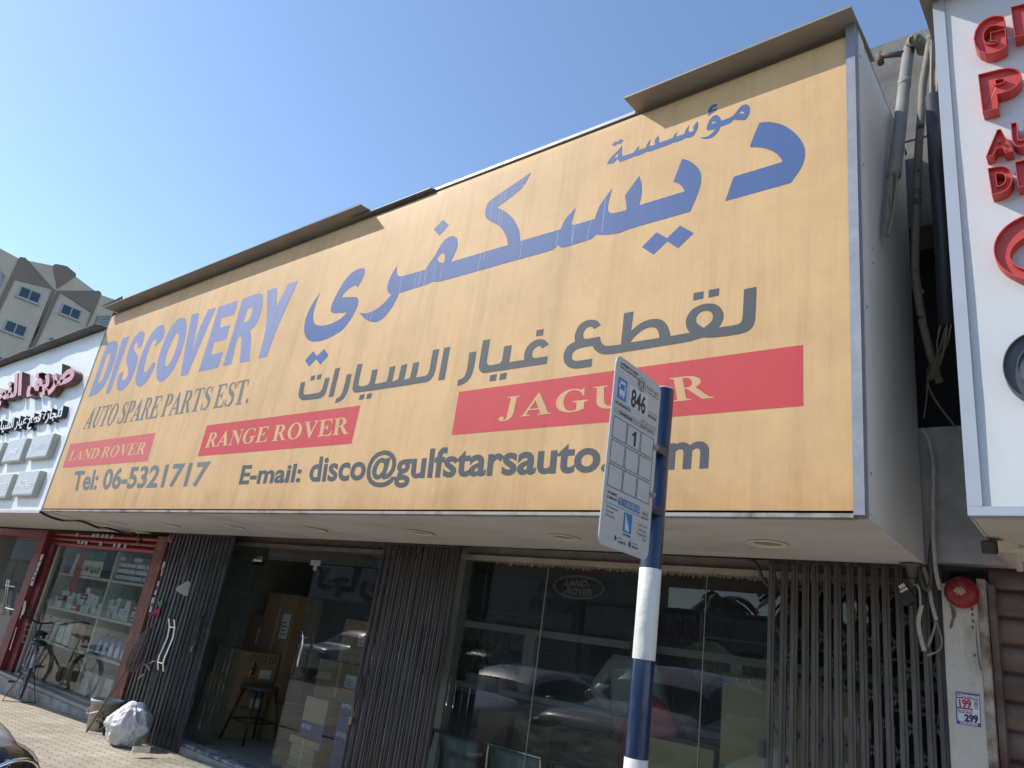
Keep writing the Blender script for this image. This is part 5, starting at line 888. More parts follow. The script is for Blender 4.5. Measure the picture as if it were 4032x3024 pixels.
# blue oil jugs
M_JUG = mat('jug blue', (0.018, 0.080, 0.28), 0.35, var=0.1); M_JLAB = mat('jug label', (0.52, 0.55, 0.58), 0.5, var=0.06)
jb = None
for k in range(7):
    loc = (XD + 0.16 + 0.205 * k, YC + 0.06, 0.601)
    if jb is None:
        jb = thing('oil_jug', 'blue plastic oil jug with pale label on the lower right shelf', 'jug', loc, 'blue oil jugs in a row'); x, y, z = loc
        m = MB(); m.prism([(x - 0.09, y, z), (x + 0.09, y, z), (x + 0.09, y, z + 0.19), (x + 0.055, y, z + 0.25), (x + 0.03, y, z + 0.265), (x - 0.02, y, z + 0.265), (x - 0.02, y, z + 0.225), (x - 0.05, y, z + 0.235), (x - 0.055, y, z + 0.265), (x - 0.09, y, z + 0.25)], (0, 0.12, 0)); part('body', m, M_JUG, jb, bevel=0.012)
        m = MB(); m.prism([(x - 0.06, y - 0.003, z + 0.03), (x + 0.065, y - 0.003, z + 0.03), (x + 0.065, y - 0.003, z + 0.12), (x + 0.03, y - 0.003, z + 0.20), (x - 0.06, y - 0.003, z + 0.13)], (0, 0.002, 0)); part('label', m, M_JLAB, jb)
        m = MB(); m.lathe([(0.024, 0), (0.024, 0.03), (0.02, 0.034)], (x + 0.02, y + 0.06, z + 0.262), 'Z', 14); part('cap', m, mat('jug cap', (0.3, 0.04, 0.04), 0.4), jb, True)
    else: dup(jb, loc)
# cloth with flag colours and the words
fx = XL + 0.62; YF = YC - 0.012
fgt = thing('flag_cloth', 'cloth in flag colours reading I love U.A.E on the top left shelf', 'flag', (fx + 0.5, YF, 1.66))
def wav(m, x0, x1, z0, z1, yo=0.0):
    n = 14
    for i in range(n): a = x0 + (x1 - x0) * i / n; b = x0 + (x1 - x0) * (i + 1) / n; m.add([(a, YF + yo + 0.004 * math.sin(a * 21), z0), (b, YF + yo + 0.004 * math.sin(b * 21), z0), (b, YF + yo + 0.004 * math.sin(b * 21), z1), (a, YF + yo + 0.004 * math.sin(a * 21), z1)], [(0, 1, 2, 3)])
    return m
part('red_stripe', wav(MB(), fx, fx + 0.26, 1.38, 2.03), mat('flag red', (0.30, 0.028, 0.035), 0.8), fgt); part('green_band', wav(MB(), fx + 0.261, fx + 0.98, 1.885, 2.03), mat('flag green', (0.03, 0.13, 0.085), 0.8), fgt)
part('white_band', wav(MB(), fx + 0.261, fx + 0.98, 1.655, 1.884), mat('flag white', (0.50, 0.52, 0.50), 0.8), fgt)
m = MB(); yl = YF - 0.008
words(m, 'I', [(fx + 0.33, yl, 1.71), (fx + 0.355, yl, 1.71), (fx + 0.355, yl, 1.80), (fx + 0.33, yl, 1.80)], bold=0.03, lift=0); words(m, 'U.A.E', [(fx + 0.60, yl, 1.71), (fx + 0.93, yl, 1.71), (fx + 0.93, yl, 1.80), (fx + 0.60, yl, 1.80)], bold=0.04, lift=0); part('lettering', m, M_INK, fgt)
m = MB(); hx = fx + 0.47; shape(m, [[(16 * math.sin(t) ** 3, 13 * math.cos(t) - 5 * math.cos(2 * t) - 2 * math.cos(3 * t) - math.cos(4 * t)) for t in [2 * math.pi * i / 40 for i in range(40)]]], lambda x, y: Vector((hx + x * 0.0042, yl, 1.757 + y * 0.0038))); part('heart', m, mat('heart red', (0.33, 0.02, 0.025), 0.7), fgt)
for k in range(4): carton('red' if k == 9 else 'white', XL + 0.42 + 0.02 * k, 1.646 + 0.085 * k, 0.14, 0.08, 0.2, 'white carton in the narrow stack beside the flag cloth', 'narrow white stack')
M_PURP = mat('purple pack', (0.11, 0.075, 0.17), 0.6, var=0.25, scale=20); m = MB(); m.box((XL + 0.06, YC + 0.03, 1.646), (XL + 0.31, YC + 0.2, 1.86)); m.box((XL + 0.08, YC + 0.05, 1.861), (XL + 0.28, YC + 0.18, 1.90)); m.box((XL + 0.07, YC + 0.026, 1.66), (XL + 0.20, YC + 0.029, 1.71)); single('purple_pack', m, M_PURP, 'purple wrapped pack at the left end of the top shelf', 'pack', None, False, 0.006)
m = MB(); zf = 1.116
for k in range(12): m.box((XD + 1.16 + 0.022 * k, YC + 0.02, zf), (XD + 1.175 + 0.022 * k, YC + 0.10 + 0.008 * (k % 2), zf + 0.36))
m.box((XD + 1.15, YC + 0.10, zf), (XD + 1.43, YC + 0.12, zf + 0.37)); single('air_filter', m, mat('filter cream', (0.42, 0.40, 0.30), 0.8), 'tall ribbed cream air filter on the third shelf of the red shop', 'air filter')
# stock seen through the red shop's door
random.seed(21)
for c_ in range(6):
    for r in range(7): carton(random.choice(('white', 'blue', 'brown', 'white')), -16.2 + 0.33 * c_, 0.12 + 0.27 * r, 0.30, 0.24, 0.3, 'carton in the stacked stock behind the red shop door', 'stock behind the red shop door', 5.9 + random.uniform(0, 0.1))

# ================================================================== bicycle
M_TYRE = mat('tyre rubber', (0.035, 0.033, 0.031), 0.85, var=0.25); M_SILV = mat('dusty silver paint', (0.40, 0.40, 0.39), 0.4, 0.5, var=0.15, scale=15); M_DARK = mat('worn black', (0.03, 0.03, 0.032), 0.5, var=0.25)
B0 = Vector((-12.30, 4.52, gz(-12.3) + 0.035)); ang = math.atan2(0.295, -0.955)
BM = Matrix.Translation(B0) @ Matrix.Rotation(ang, 4, 'Z')
def bp_(x, y, z): return BM @ Vector((x, y, z))
bk = thing('bicycle', 'old silver roadster bicycle with swept handlebar parked on its stand by the red shop', 'bicycle', (B0.x, B0.y, gz(-12.3)))
def wheel(cx, steer=0.0):
    W = BM @ Matrix.Translation((cx, 0, 0.34)) @ Matrix.Rotation(steer, 4, 'Z'); N = 40
    def circ(r, t, n=8): m = MB(); m.tube([W @ Vector((r * math.cos(2 * math.pi * i / N), 0, r * math.sin(2 * math.pi * i / N))) for i in range(N + 1)], t, n, False); return m
    ty = part('wheel', circ(0.325, 0.020), M_TYRE, bk, True); part('rim', circ(0.300, 0.011), M_SILV, ty, True)
    m = MB()
    for i in range(28): a = 2 * math.pi * i / 28; s = 1 if i % 2 else -1; m.tube([W @ Vector((0.02 * math.cos(a + s * 1.2), s * 0.03, 0.02 * math.sin(a + s * 1.2))), W @ Vector((0.30 * math.cos(a), 0, 0.30 * math.sin(a)))], 0.0016, 4)
    part('spokes', m, M_SILV, ty); m = MB(); m.tube([W @ Vector((0, -0.055, 0)), W @ Vector((0, 0.055, 0))], 0.018, 10); part('hub', m, M_SILV, ty, True)
    m = MB(); pr3 = []
    for i in range(17):
        a = math.radians((-5 if cx < 0.5 else 20) + 10.5 * i); pr3.append(a)
    for a, b in zip(pr3, pr3[1:]):
        for ya, yb, da, db in ((-0.028, -0.012, 0.352, 0.366), (-0.012, 0.012, 0.366, 0.366), (0.012, 0.028, 0.366, 0.352)): m.quad(W @ Vector((da * math.cos(a), ya, da * math.sin(a))), W @ Vector((da * math.cos(b), ya, da * math.sin(b))), W @ Vector((db * math.cos(b), yb, db * math.sin(b))), W @ Vector((db * math.cos(a), yb, db * math.sin(a))))
    part('mudguard', m, M_SILV, bk, True)
wheel(0.0); wheel(1.08, 0.06)
m = MB(); T = lambda a, b, r=0.014: m.tube([bp_(*a), bp_(*b)], r, 10)
T((0.36, 0, 0.72), (0.44, 0, 0.29)); T((0.44, 0, 0.29), (0.93, 0, 0.64), 0.016); T((0.38, 0, 0.66), (0.92, 0, 0.74)); T((0.91, 0, 0.62), (0.895, 0, 0.84), 0.018)
for s in (-1, 1): T((0, 0.06 * s, 0.34), (0.44, 0.035 * s, 0.29), 0.009); T((0, 0.06 * s, 0.34), (0.37, 0.02 * s, 0.70), 0.009); T((1.08, 0.05 * s, 0.34), (0.93, 0.045 * s, 0.66), 0.011)
part('frame', m, M_SILV, bk, True)
m = MB(); T((0.895, 0, 0.84), (0.885, 0, 0.97), 0.012); m.tube(curve_pts([bp_(0.60, 0.29, 1.05), bp_(0.72, 0.275, 1.06), bp_(0.86, 0.20, 1.03), bp_(0.93, 0.06, 0.98), bp_(0.93, -0.06, 0.98), bp_(0.86, -0.20, 1.03), bp_(0.72, -0.275, 1.06), bp_(0.60, -0.29, 1.05)]), 0.015, 10); hb = part('handlebar', m, M_DARK, bk, True)
for s in (-1, 1):
    m = MB(); T((0.59, 0.29 * s, 1.05), (0.71, 0.277 * s, 1.06), 0.021); part('grip', m, M_BLK, hb, True); m = MB(); m.tube(curve_pts([bp_(0.74, 0.27 * s, 1.05), bp_(0.66, 0.30 * s, 1.01), bp_(0.58, 0.31 * s, 0.98)]), 0.006, 6); part('brake_lever', m, M_DARK, hb, True)
m = MB(); m.tube(curve_pts([bp_(0.74, 0.27, 1.05), bp_(0.95, 0.16, 1.12), bp_(1.02, 0.02, 0.98), bp_(0.95, 0, 0.70)]), 0.004, 6); m.tube(curve_pts([bp_(0.74, -0.27, 1.05), bp_(0.98, -0.12, 1.10), bp_(1.03, 0.0, 0.95), bp_(0.96, 0.02, 0.66)]), 0.004, 6); part('brake_cable', m, M_BLK, bk, True)
m = MB(); T((0.36, 0, 0.72), (0.345, 0, 0.84), 0.012); m.ell(bp_(0.28, 0, 0.87), (0.12, 0.105, 0.035), 18, 8, M=Matrix.Rotation(ang, 3, 'Z')); m.ell(bp_(0.42, 0, 0.88), (0.13, 0.04, 0.025), 14, 6, M=Matrix.Rotation(ang, 3, 'Z'))
for s in (-1, 1): m.tube([bp_(0.20, 0.05 * s, 0.80), bp_(0.20, 0.05 * s, 0.85)], 0.022, 10)
part('saddle', m, M_BLK, bk, True)
m = MB(); m.box((-0.22, -0.08, 0.735), (0.18, 0.08, 0.765), M=BM); m.ell(bp_(-0.10, 0, 0.765), (0.19, 0.105, 0.045), 18, 8, M=Matrix.Rotation(ang, 3, 'Z'))
for s in (-1, 1): m.tube([bp_(0, 0.075 * s, 0.34), bp_(-0.12, 0.085 * s, 0.74)], 0.006, 8)
part('rear_carrier', m, M_BLK, bk, True)
m = MB(); m.lathe([(0.03, 0), (0.03, -0.012), (0.02, -0.02), (0.001, -0.022)], bp_(-0.22, 0.0, 0.62), 'X', 16, M=Matrix.Rotation(math.pi + ang, 3, 'Z') @ Matrix.Identity(3)); part('rear_reflector', m, mat('orange red reflector', (0.75, 0.09, 0.035), 0.25), bk, True)
m = MB(); m.lathe([(0.09, -0.006), (0.09, 0.006)], bp_(0.44, -0.055, 0.29), 'Y', 24, M=Matrix.Rotation(ang, 3, 'Z'))
for s in (-1, 1): m.bar(bp_(0.44, 0.07 * s, 0.29), bp_(0.44 + 0.10 * s, 0.085 * s, 0.29 - 0.13 * s), 0.016, 0.01); m.box((0.40 + 0.10 * s, 0.09 * s, 0.27 - 0.13 * s), (0.48 + 0.10 * s, 0.19 * s, 0.295 - 0.13 * s), M=BM)
m.box((-0.02, -0.065, 0.25), (0.46, -0.058, 0.40), M=BM); part('crank_and_pedals', m, M_DARK, bk)
m = MB(); m.tube([bp_(0.0, -0.075, 0.34), bp_(-0.10, -0.20, -0.025), bp_(-0.09, 0.20, -0.025), bp_(0.0, 0.075, 0.34)], 0.008, 8); part('stand', m, M_DARK, bk, True)
m = MB()
for i in range(7):
    t = i / 6; m.tube([bp_(1.04, -0.16 + 0.32 * t, 0.66), bp_(1.02, -0.19 + 0.38 * t, 0.92)], 0.003, 4)
for z_, h_ in ((0.66, 0.16), (0.75, 0.17), (0.84, 0.18), (0.92, 0.19)): m.tube([bp_(1.03, -h_, z_), bp_(1.30, -h_, z_), bp_(1.30, h_, z_), bp_(1.03, h_, z_), bp_(1.03, -h_, z_)], 0.004, 4)
part('wire_basket', m, M_SILV, bk)

# ================================================================== mop, bucket, rubbish bag, weeds, scraps on the gate
a = Q(341, 2881, 4.20); a.z = gz(a.x) + 0.01; b = Q(607, 2458, 4.40)
mp_ = thing('mop', 'worn string mop leaning head up against the folding gate', 'mop', a)
m = MB(); m.tube([a, a.lerp(b, 1.0)], 0.013, 10); part('handle', m, mat('grey wood', (0.20, 0.165, 0.12), 0.8, var=0.2, scale=20), mp_, True)
m = MB(); random.seed(9); hd = a.lerp(b, 0.965)
for i in range(150):
    t = random.uniform(0, 2 * math.pi); r = random.uniform(0.02, 0.115); l = random.uniform(0.36, 0.50); e = hd + Vector((r * math.cos(t) - 0.10, r * math.sin(t) * 0.6 - 0.05, -l)); m.tube([hd + Vector((0.02 * math.cos(t), -0.015 + 0.02 * math.sin(t), 0.0)), hd.lerp(e, 0.35) + Vector((0.045 * math.cos(t), 0.03 * math.sin(t) - 0.02, 0.02)), hd.lerp(e, 0.7) + Vector((0.025 * math.cos(t), 0.02 * math.sin(t) - 0.01, 0)), e], 0.0065, 5)
part('mop_head', m, mat('dirty mop yarn', (0.14, 0.125, 0.11), 0.95, var=0.35, scale=40), mp_, True)
bc = Vector((-9.45, 4.42, gz(-9.45)))
bu_ = thing('bucket', 'dirty white plastic bucket behind the rubbish bag', 'bucket', bc)
m = MB(); m.lathe([(0.135, 0.0), (0.17, 0.30), (0.18, 0.30), (0.18, 0.33), (0.172, 0.335), (0.165, 0.33), (0.13, 0.02), (0.001, 0.02)], bc, 'Z', 32); part('shell', m, mat('dirty white plastic', (0.46, 0.46, 0.43), 0.55, var=0.0, scale=6, col2=(0.34, 0.325, 0.29), lo=0.5, hi=0.7), bu_, True)
m = MB(); m.tube(curve_pts([bc + Vector((-0.18, 0, 0.31)), bc + Vector((-0.12, -0.13, 0.22)), bc + Vector((0, -0.19, 0.18)), bc + Vector((0.12, -0.13, 0.22)), bc + Vector((0.18, 0, 0.31))]), 0.004, 6); part('bail', m, M_STEEL, bu_, True)
def noise3(p): from mathutils import noise; return noise.noise(p)
from mathutils import noise as mnoise
gc = Vector((-8.30, 4.17, gz(-8.3) + 0.004)); m = MB(); n, k = 96, 60; vs = []; fs = []
for i in range(k + 1):
    t = i / k; zz_ = 0.385 * (1 - math.cos(math.pi * t)) / 2 if t < 1 else 0.385
    pr_ = math.sin(math.pi * min(1, t * 0.97 + 0.03)) ** 0.62 * (0.255 if t < 0.5 else 0.255 - 0.03 * (t - 0.5) * 2)
    for j in range(n):
        a_ = 2 * math.pi * j / n; q = Vector((math.cos(a_), math.sin(a_), t * 2.2)); fold = mnoise.noise(q * 2.1) * 0.22 + abs(mnoise.noise(q * 4.7 + Vector((5, 1, 2)))) * -0.17 + mnoise.noise(Vector((math.cos(a_) * 5, math.sin(a_) * 5, t * 2.0))) * 0.10 + abs(mnoise.noise(q * 9.3)) * -0.06
        r = pr_ * (1 + fold); vs.append(gc + Vector((r * 1.02 * math.cos(a_) + 0.05 * t, r * 0.92 * math.sin(a_) * 0.85, max(0, zz_ * (1 + 0.16 * mnoise.noise(q * 1.9 + Vector((3, 3, 3)))) if t > 0.05 else 0))))
for i in range(k):
    for j in range(n): fs.append((i * n + j, i * n + (j + 1) % n, (i + 1) * n + (j + 1) % n, (i + 1) * n + j))
m.add(vs, fs); m.add([v for v in vs[-n:]], [tuple(range(n))])
M_BAG = mat('thin white bag', (0.62, 0.63, 0.64), 0.32, var=0.0, scale=3.5, col2=(0.47, 0.50, 0.50), lo=0.45, hi=0.65, bump=0.35, bscale=14)
bt = M_BAG.node_tree.nodes['Principled BSDF']; bt.inputs['Subsurface Weight'].default_value = 0.15; bt.inputs['Subsurface Radius'].default_value = (0.05, 0.05, 0.05)
single('rubbish_bag', m, M_BAG, 'stuffed white plastic rubbish bag on the pavement behind the open glass door', 'rubbish bag', None, True, 0, gc)
m = MB(); random.seed(4); wc = Vector((-9.0, 4.33, gz(-9)))
for i in range(46):
    t = random.uniform(0, 2 * math.pi); l = random.uniform(0.10, 0.19); r0 = random.uniform(0, 0.20); c_ = wc + Vector((r0 * math.cos(t * 1.7), 0.10 * math.sin(t * 2.3), random.uniform(0.03, 0.22))); d = Vector((math.cos(t), math.sin(t) * 0.7, random.uniform(-0.5, 0.3))).normalized(); s = d.cross(Vector((0, 0, 1))).normalized() * l * 0.24
    m.add([c_, c_ + d * l * 0.5 + s + Vector((0, 0, 0.015)), c_ + d * l + Vector((0, 0, -0.02)), c_ + d * l * 0.5 - s + Vector((0, 0, 0.015)), c_ + d * l * 0.5], [(0, 1, 4), (1, 2, 4), (2, 3, 4), (3, 0, 4)])
wd_ = thing('cut_plant', 'wilting cut plant with dark green leaves dumped between the bucket and the bag', 'plant', wc); part('leaves', m, mat('dark leaf', (0.035, 0.062, 0.022), 0.55, var=0.3, scale=9), wd_)
m = MB()
for i in range(6): m.tube([wc + Vector((0.02 * i - 0.05, 0.02 * (i % 3) - 0.02, 0.005)), wc + Vector((0.06 * i - 0.15, 0.05 * (i % 3) - 0.05, 0.20))], 0.005, 6)
part('stem', m, mat('stem', (0.08, 0.08, 0.04), 0.7), wd_)
m = MB(); tq = [Q(u, v, 4.47) for u, v in ((580, 2422), (632, 2390), (623, 2430), (605, 2418))]; m.prism(tq, (0, 0.004, 0)); m.tube([Q(595, 2412, 4.465), Q(612, 2415, 4.465), Q(615, 2432, 4.465)], 0.004, 6); single('red_pennant', m, mat('red cloth', (0.36, 0.014, 0.02), 0.7), 'small red cloth pennant tied to the gate edge above the mop', 'pennant')
m = MB(); m.prism([Q(u, v, 4.47) for u, v in ((624, 2368), (637, 2364), (640, 2378), (632, 2392), (622, 2385))], (0, 0.004, 0)); single('green_scrap', m, mat('green cloth', (0.05, 0.20, 0.03), 0.7), 'scrap of green cloth tied to the gate edge above the red pennant', 'cloth')
m = MB()
for a_, b_ in (((560, 2612), (590, 2640)), ((570, 2655), (545, 2672)), ((590, 2612), (612, 2606))): m.tube(curve_pts([Q(*a_, 4.46), Q((a_[0] + b_[0]) / 2 + 4, (a_[1] + b_[1]) / 2 - 6, 4.44), Q(*b_, 4.46)]), 0.012, 6)
single('rag_strip', m, mat('rag', (0.33, 0.30, 0.26), 0.9), 'knotted strips of pale rag tied round the gate bars', 'rag')

# ================================================================== apartment block beyond the roofs
M_AWALL = mat('beige render', (0.62, 0.535, 0.42), 0.9, var=0.10, scale=0.9, stretch=(1, 1, 0.4)); M_ABRN = mat('brown render', (0.27, 0.212, 0.165), 0.9, var=0.08, scale=0.8); M_AGLS = mat('dark window glass', (0.022, 0.032, 0.05), 0.08, var=0.3, scale=0.5, spec=0.6); M_AFR = mat('window aluminium', (0.42, 0.42, 0.42), 0.5, 0.3)
XA = -40.0; za = Zm(0, 950, 0.28332)
def ap(x, y, dx=0.0): p = QX(*za(x, y), XA); p.x += dx; return p
ab = thing('apartment_block', 'beige apartment block with brown geometric panels beyond the shop roofs at left', 'apartment building', (XA - 6, 10, 0))
top = [(-400, -70), (0, 98), (258, 236), (272, 218), (345, 228), (385, 268), (735, 338), (750, 320), (780, 316), (925, 346), (1040, 440), (1055, 465), (1050, 486), (1318, 688), (1365, 686), (1410, 720), (1408, 745), (1553, 798), (2100, 990)]
P = [ap(*t) for t in top]; m = MB(); m.prism([Vector((XA, P[-1].y, -0.3)), Vector((XA, P[0].y, -0.3))] + P, (-14, 0, 0)); part('wall', m, M_AWALL, ab)
for poly in ([(262,240),(272,220),(345,230),(385,270),(730,655),(770,680),(365,1560),(398,1545),(725,662),(200,535),(-120,1210),(-190,1210)], [(740,345),(752,322),(782,318),(925,348),(1040,442),(1053,466),(1048,488),(792,662)], [(795,688),(1318,690),(1365,688),(1408,722),(1300,985),(1160,1280),(1265,988),(835,710),(460,1530),(420,1540)], [(1420,902),(1700,760),(1700,1010)]):
    m = MB(); pts = [ap(*t, 0.06) for t in poly]
    if len(poly) == 12 and poly[0] == (262, 240):
        for sub in ([0, 1, 2, 3, 4, 8, 9], [4, 5, 6, 7, 8], [0, 9, 10, 11]): m.prism([pts[i] for i in sub], (-0.05, 0, 0))
    elif len(poly) == 10:
        for sub in ([0, 1, 2, 3, 6, 7], [3, 4, 5, 6], [0, 7, 8, 9]): m.prism([pts[i] for i in sub], (-0.05, 0, 0))
    else: m.prism(pts, (-0.05, 0, 0))
    part('brown_panel', m, M_ABRN, ab)
for q in ([(290,615),(585,735),(525,878),(232,760)], [(90,1085),(385,1190),(328,1345),(35,1235)], [(875,862),(1140,968),(1090,1105),(822,1000)], [(690,1322),(960,1425),(905,1570),(635,1462)], [(-105,1560),(185,1665),(130,1820),(-160,1710)], [(1360,1140),(1640,1245),(1590,1380),(1310,1270)]):
    w4 = [ap(*t) for t in q]; ya = (w4[0].y + w4[3].y) / 2; yb = (w4[1].y + w4[2].y) / 2; zt_ = (w4[0].z + w4[1].z) / 2; zb_ = (w4[2].z + w4[3].z) / 2
    m = MB(); t_ = 0.05
    for (a0, a1, b0, b1) in ((ya, yb, zt_ - t_, zt_), (ya, yb, zb_, zb_ + t_), (ya, ya + t_, zb_ + t_, zt_ - t_), (yb - t_, yb, zb_ + t_, zt_ - t_), ((ya + yb) / 2 - t_ / 2, (ya + yb) / 2 + t_ / 2, zb_ + t_, zt_ - t_)): m.box((XA + 0.004, a0, b0), (XA + 0.05, a1, b1))
    m.box((XA + 0.004, ya - 0.06, zb_ - 0.07), (XA + 0.10, yb + 0.06, zb_ - 0.002)); fr = part('window', m, M_AFR, ab); m = MB(); m.box((XA + 0.004, ya + t_, zb_ + t_), (XA + 0.025, yb - t_, zt_ - t_)); part('pane', m, M_AGLS, fr)
for q in ([(1350,1040),(1700,1040),(1700,1240),(1290,1195)], [(-60,395),(0,425),(62,488),(10,620),(-90,760)]):
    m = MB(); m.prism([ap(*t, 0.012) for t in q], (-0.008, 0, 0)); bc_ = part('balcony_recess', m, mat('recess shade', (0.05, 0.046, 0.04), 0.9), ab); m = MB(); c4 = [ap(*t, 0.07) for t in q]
    for i in range(9): t = i / 8; m.bar(c4[0].lerp(c4[-1], t), c4[1].lerp(c4[2], t), 0.05, 0.05)
    part('lattice', m, M_AFR, bc_)
# ================================================================== inside the shop
M_WD = mat('cardboard', (0.27, 0.175, 0.095), 0.85, var=0.12, scale=2.5); M_WD2 = mat('pale cardboard', (0.40, 0.30, 0.17), 0.85, var=0.10, scale=2.5); M_TAPE = mat('box tape', (0.36, 0.30, 0.20), 0.4); M_PRINT = mat('box print', (0.035, 0.03, 0.028), 0.8); M_LBL = mat('box label', (0.55, 0.55, 0.56), 0.7, var=0.1, scale=60)
M_BBLUE = mat('parts box blue', (0.03, 0.06, 0.21), 0.5, var=0.08); M_BRED = mat('parts box red', (0.42, 0.045, 0.055), 0.5)
def crate(label, x0, x1, z0, z1, Y, dp, m1=None, deco=(), group=None, rz=0.0, name='cardboard_box'):
    m1 = m1 or M_WD; o = thing(name, label, 'box', ((x0 + x1) / 2, Y, z0), group); W = x1 - x0; H = z1 - z0
    m = MB(); m.box((x0, Y, z0), (x1, Y + dp, z1)); part('carton', m, m1, o, bevel=0.004)
    f = lambda s, t, e=0.002: Vector((x0 + W * s, Y - e, z0 + H * t)); g = lambda s, t, e=0.002: Vector((x1 + e, Y + dp * s, z0 + H * t))
    if 'tape' in deco:
        m = MB(); m.prism([f(0.47, 0), f(0.53, 0), f(0.53, 1), f(0.47, 1)], (0, 0.001, 0)); m.box((x0 + W * 0.47, Y, z1 + 0.0008), (x0 + W * 0.53, Y + dp, z1 + 0.002)); part('tape', m, M_TAPE, o)
    if 'strap' in deco: m = MB(); m.prism([f(0.47, 0), f(0.50, 0), f(0.50, 1), f(0.47, 1)], (0, 0.001, 0)); part('strap', m, M_LBL, o)
    if 'label' in deco: m = MB(); m.prism([f(0.66, 0.42), f(0.90, 0.42), f(0.90, 0.74), f(0.66, 0.74)], (0, 0.001, 0)); lb = part('label', m, M_LBL, o); m = MB(); [m.prism([f(0.69, 0.47 + 0.05 * k, 0.003), f(0.85 - 0.05 * (k % 2), 0.47 + 0.05 * k, 0.003), f(0.85 - 0.05 * (k % 2), 0.485 + 0.05 * k, 0.003), f(0.69, 0.485 + 0.05 * k, 0.003)], (0, 0.0005, 0)) for k in range(4)]; part('print', m, M_PRINT, lb)
    if 'side' in deco:                                         # handling marks and a label on the right-hand side
        m = MB()
        for k in range(3):
            a = 0.12 + 0.29 * k; sh = lambda s, t: g(s, t)
            shape(m, [[(a, 0.66), (a + 0.2, 0.66), (a + 0.2, 0.9), (a, 0.9)], [(a + 0.02, 0.68), (a + 0.18, 0.68), (a + 0.18, 0.88), (a + 0.02, 0.88)]], sh)
            m.prism([g(a + 0.09, 0.72), g(a + 0.11, 0.72), g(a + 0.11, 0.84), g(a + 0.09, 0.84)], (0.0005, 0, 0))
        words(m, '11481', [g(0.08, 0.06), g(0.45, 0.06), g(0.45, 0.16), g(0.08, 0.16)], bold=0.02, lift=0.0); part('print', m, M_PRINT, o)
        m = MB(); m.prism([g(0.50, 0.12), g(0.85, 0.12), g(0.85, 0.42), g(0.50, 0.42)], (0.0006, 0, 0)); part('label', m, M_LBL, o)
    for d in deco:
        if isinstance(d, tuple): m = MB(); t, s0, t0, s1, t1 = d; words(m, t, [f(s0, t0), f(s1, t0), f(s1, t1), f(s0, t1)], bold=0.03, lift=0.0); part('lettering', m, M_LBL if m1 in (M_BBLUE, M_BRED) else M_PRINT, o)
    return o
def pxr(u0, v0, u1, v1, Y): a = Q(u0, v0, Y); b = Q(u1, v1, Y); return min(a.x, b.x), max(a.x, b.x), min(a.z, b.z), max(a.z, b.z)
# stack just inside the entrance, seen past the open leaf
for k, (dx, z0, z1, lab) in enumerate(((0.0, 0.745, 1.07, 'cardboard box with handling marks, topmost of the stack of three behind the glass side light'), (-0.05, 0.42, 0.742, 'cardboard box in the middle of the stack of three behind the glass side light'), (-0.08, 0.122, 0.417, 'plain cardboard box at the bottom of the stack of three behind the glass side light'))):
    crate(lab, -8.78 + dx, -8.12 + dx, z0, z1, 5.25, 0.46, M_WD, ('side', 'tape') if k < 2 else ('tape',))
tb = pxr(990, 2622, 1178, 2345, 5.75)
crate('tall brown cardboard box with a label leaning high behind the torn stool', tb[0], tb[1], tb[2], tb[3], 5.75, 0.4, M_WD, ('label', 'tape'))
crate('narrow brown cardboard box standing left of the tall labelled box behind the stool', tb[0] - 0.36, tb[0] - 0.01, tb[2], tb[2] + 0.62, 5.80, 0.4, M_WD, ('label',))
crate('large plain cardboard box under the tall labelled box behind the stool', tb[0] - 0.40, tb[1] - 0.05, tb[2] - 0.34, tb[2] - 0.002, 5.76, 0.4, M_WD, ('label',))
crate('wide cardboard box on the floor at the bottom of the pile behind the stool', tb[0] - 0.40, tb[1] + 0.05, 0.122, tb[2] - 0.343, 5.78, 0.4, M_WD, ('tape',))
st = thing('stool', 'high stool with torn black backrest inside the entrance', 'stool', (-8.55, 6.0, 0.12))
m = MB(); m.ell((-8.83, 6.0, 0.885), (0.17, 0.035, 0.10), 20, 10); bkst = part('backrest', m, M_BLK, st, True)
m = MB(); random.seed(2)
for i in range(9): c_ = Vector((-8.83 + random.uniform(-0.13, 0.13), 5.961, 0.885 + random.uniform(-0.06, 0.06))); m.prism([c_ + Vector((random.uniform(0.012, 0.028) * math.cos(t), 0, random.uniform(0.02, 0.04) * math.sin(t))) for t in [2 * math.pi * k / 8 for k in range(8)]], (0, 0.012, 0))
part('torn_patch', m, mat('bare foam', (0.45, 0.38, 0.30), 0.9), bkst)
m = MB(); m.lathe([(0.20, 0.0), (0.21, 0.02), (0.19, 0.045), (0.001, 0.05)], (-8.55, 6.05, 0.68), 'Z', 28); part('seat', m, mat('worn seat', (0.06, 0.055, 0.05), 0.6, var=0.0, scale=12, col2=(0.3, 0.27, 0.24), lo=0.58, hi=0.62), st, True)
m = MB(); m.bar((-8.80, 6.06, 0.70), (-8.83, 6.03, 0.90), 0.05, 0.012); part('back_bar', m, M_BLK, st)
for sx in (-1, 1):
    for sy in (-1, 1): m = MB(); m.tube([(-8.55 + 0.13 * sx, 6.05 + 0.13 * sy, 0.68), (-8.55 + 0.24 * sx, 6.05 + 0.22 * sy, 0.12)], 0.013, 8); part('leg', m, M_BLK, st, True)
m = MB(); m.tube([(-8.74, 5.87, 0.35), (-8.36, 5.87, 0.35), (-8.36, 6.23, 0.35), (-8.74, 6.23, 0.35), (-8.74, 5.87, 0.35)], 0.009, 6); part('foot_ring', m, M_BLK, st)
st.location = Vector((-8.55, 6.0, 0.12)) + Vector((0.60, -0.62, 0.0))
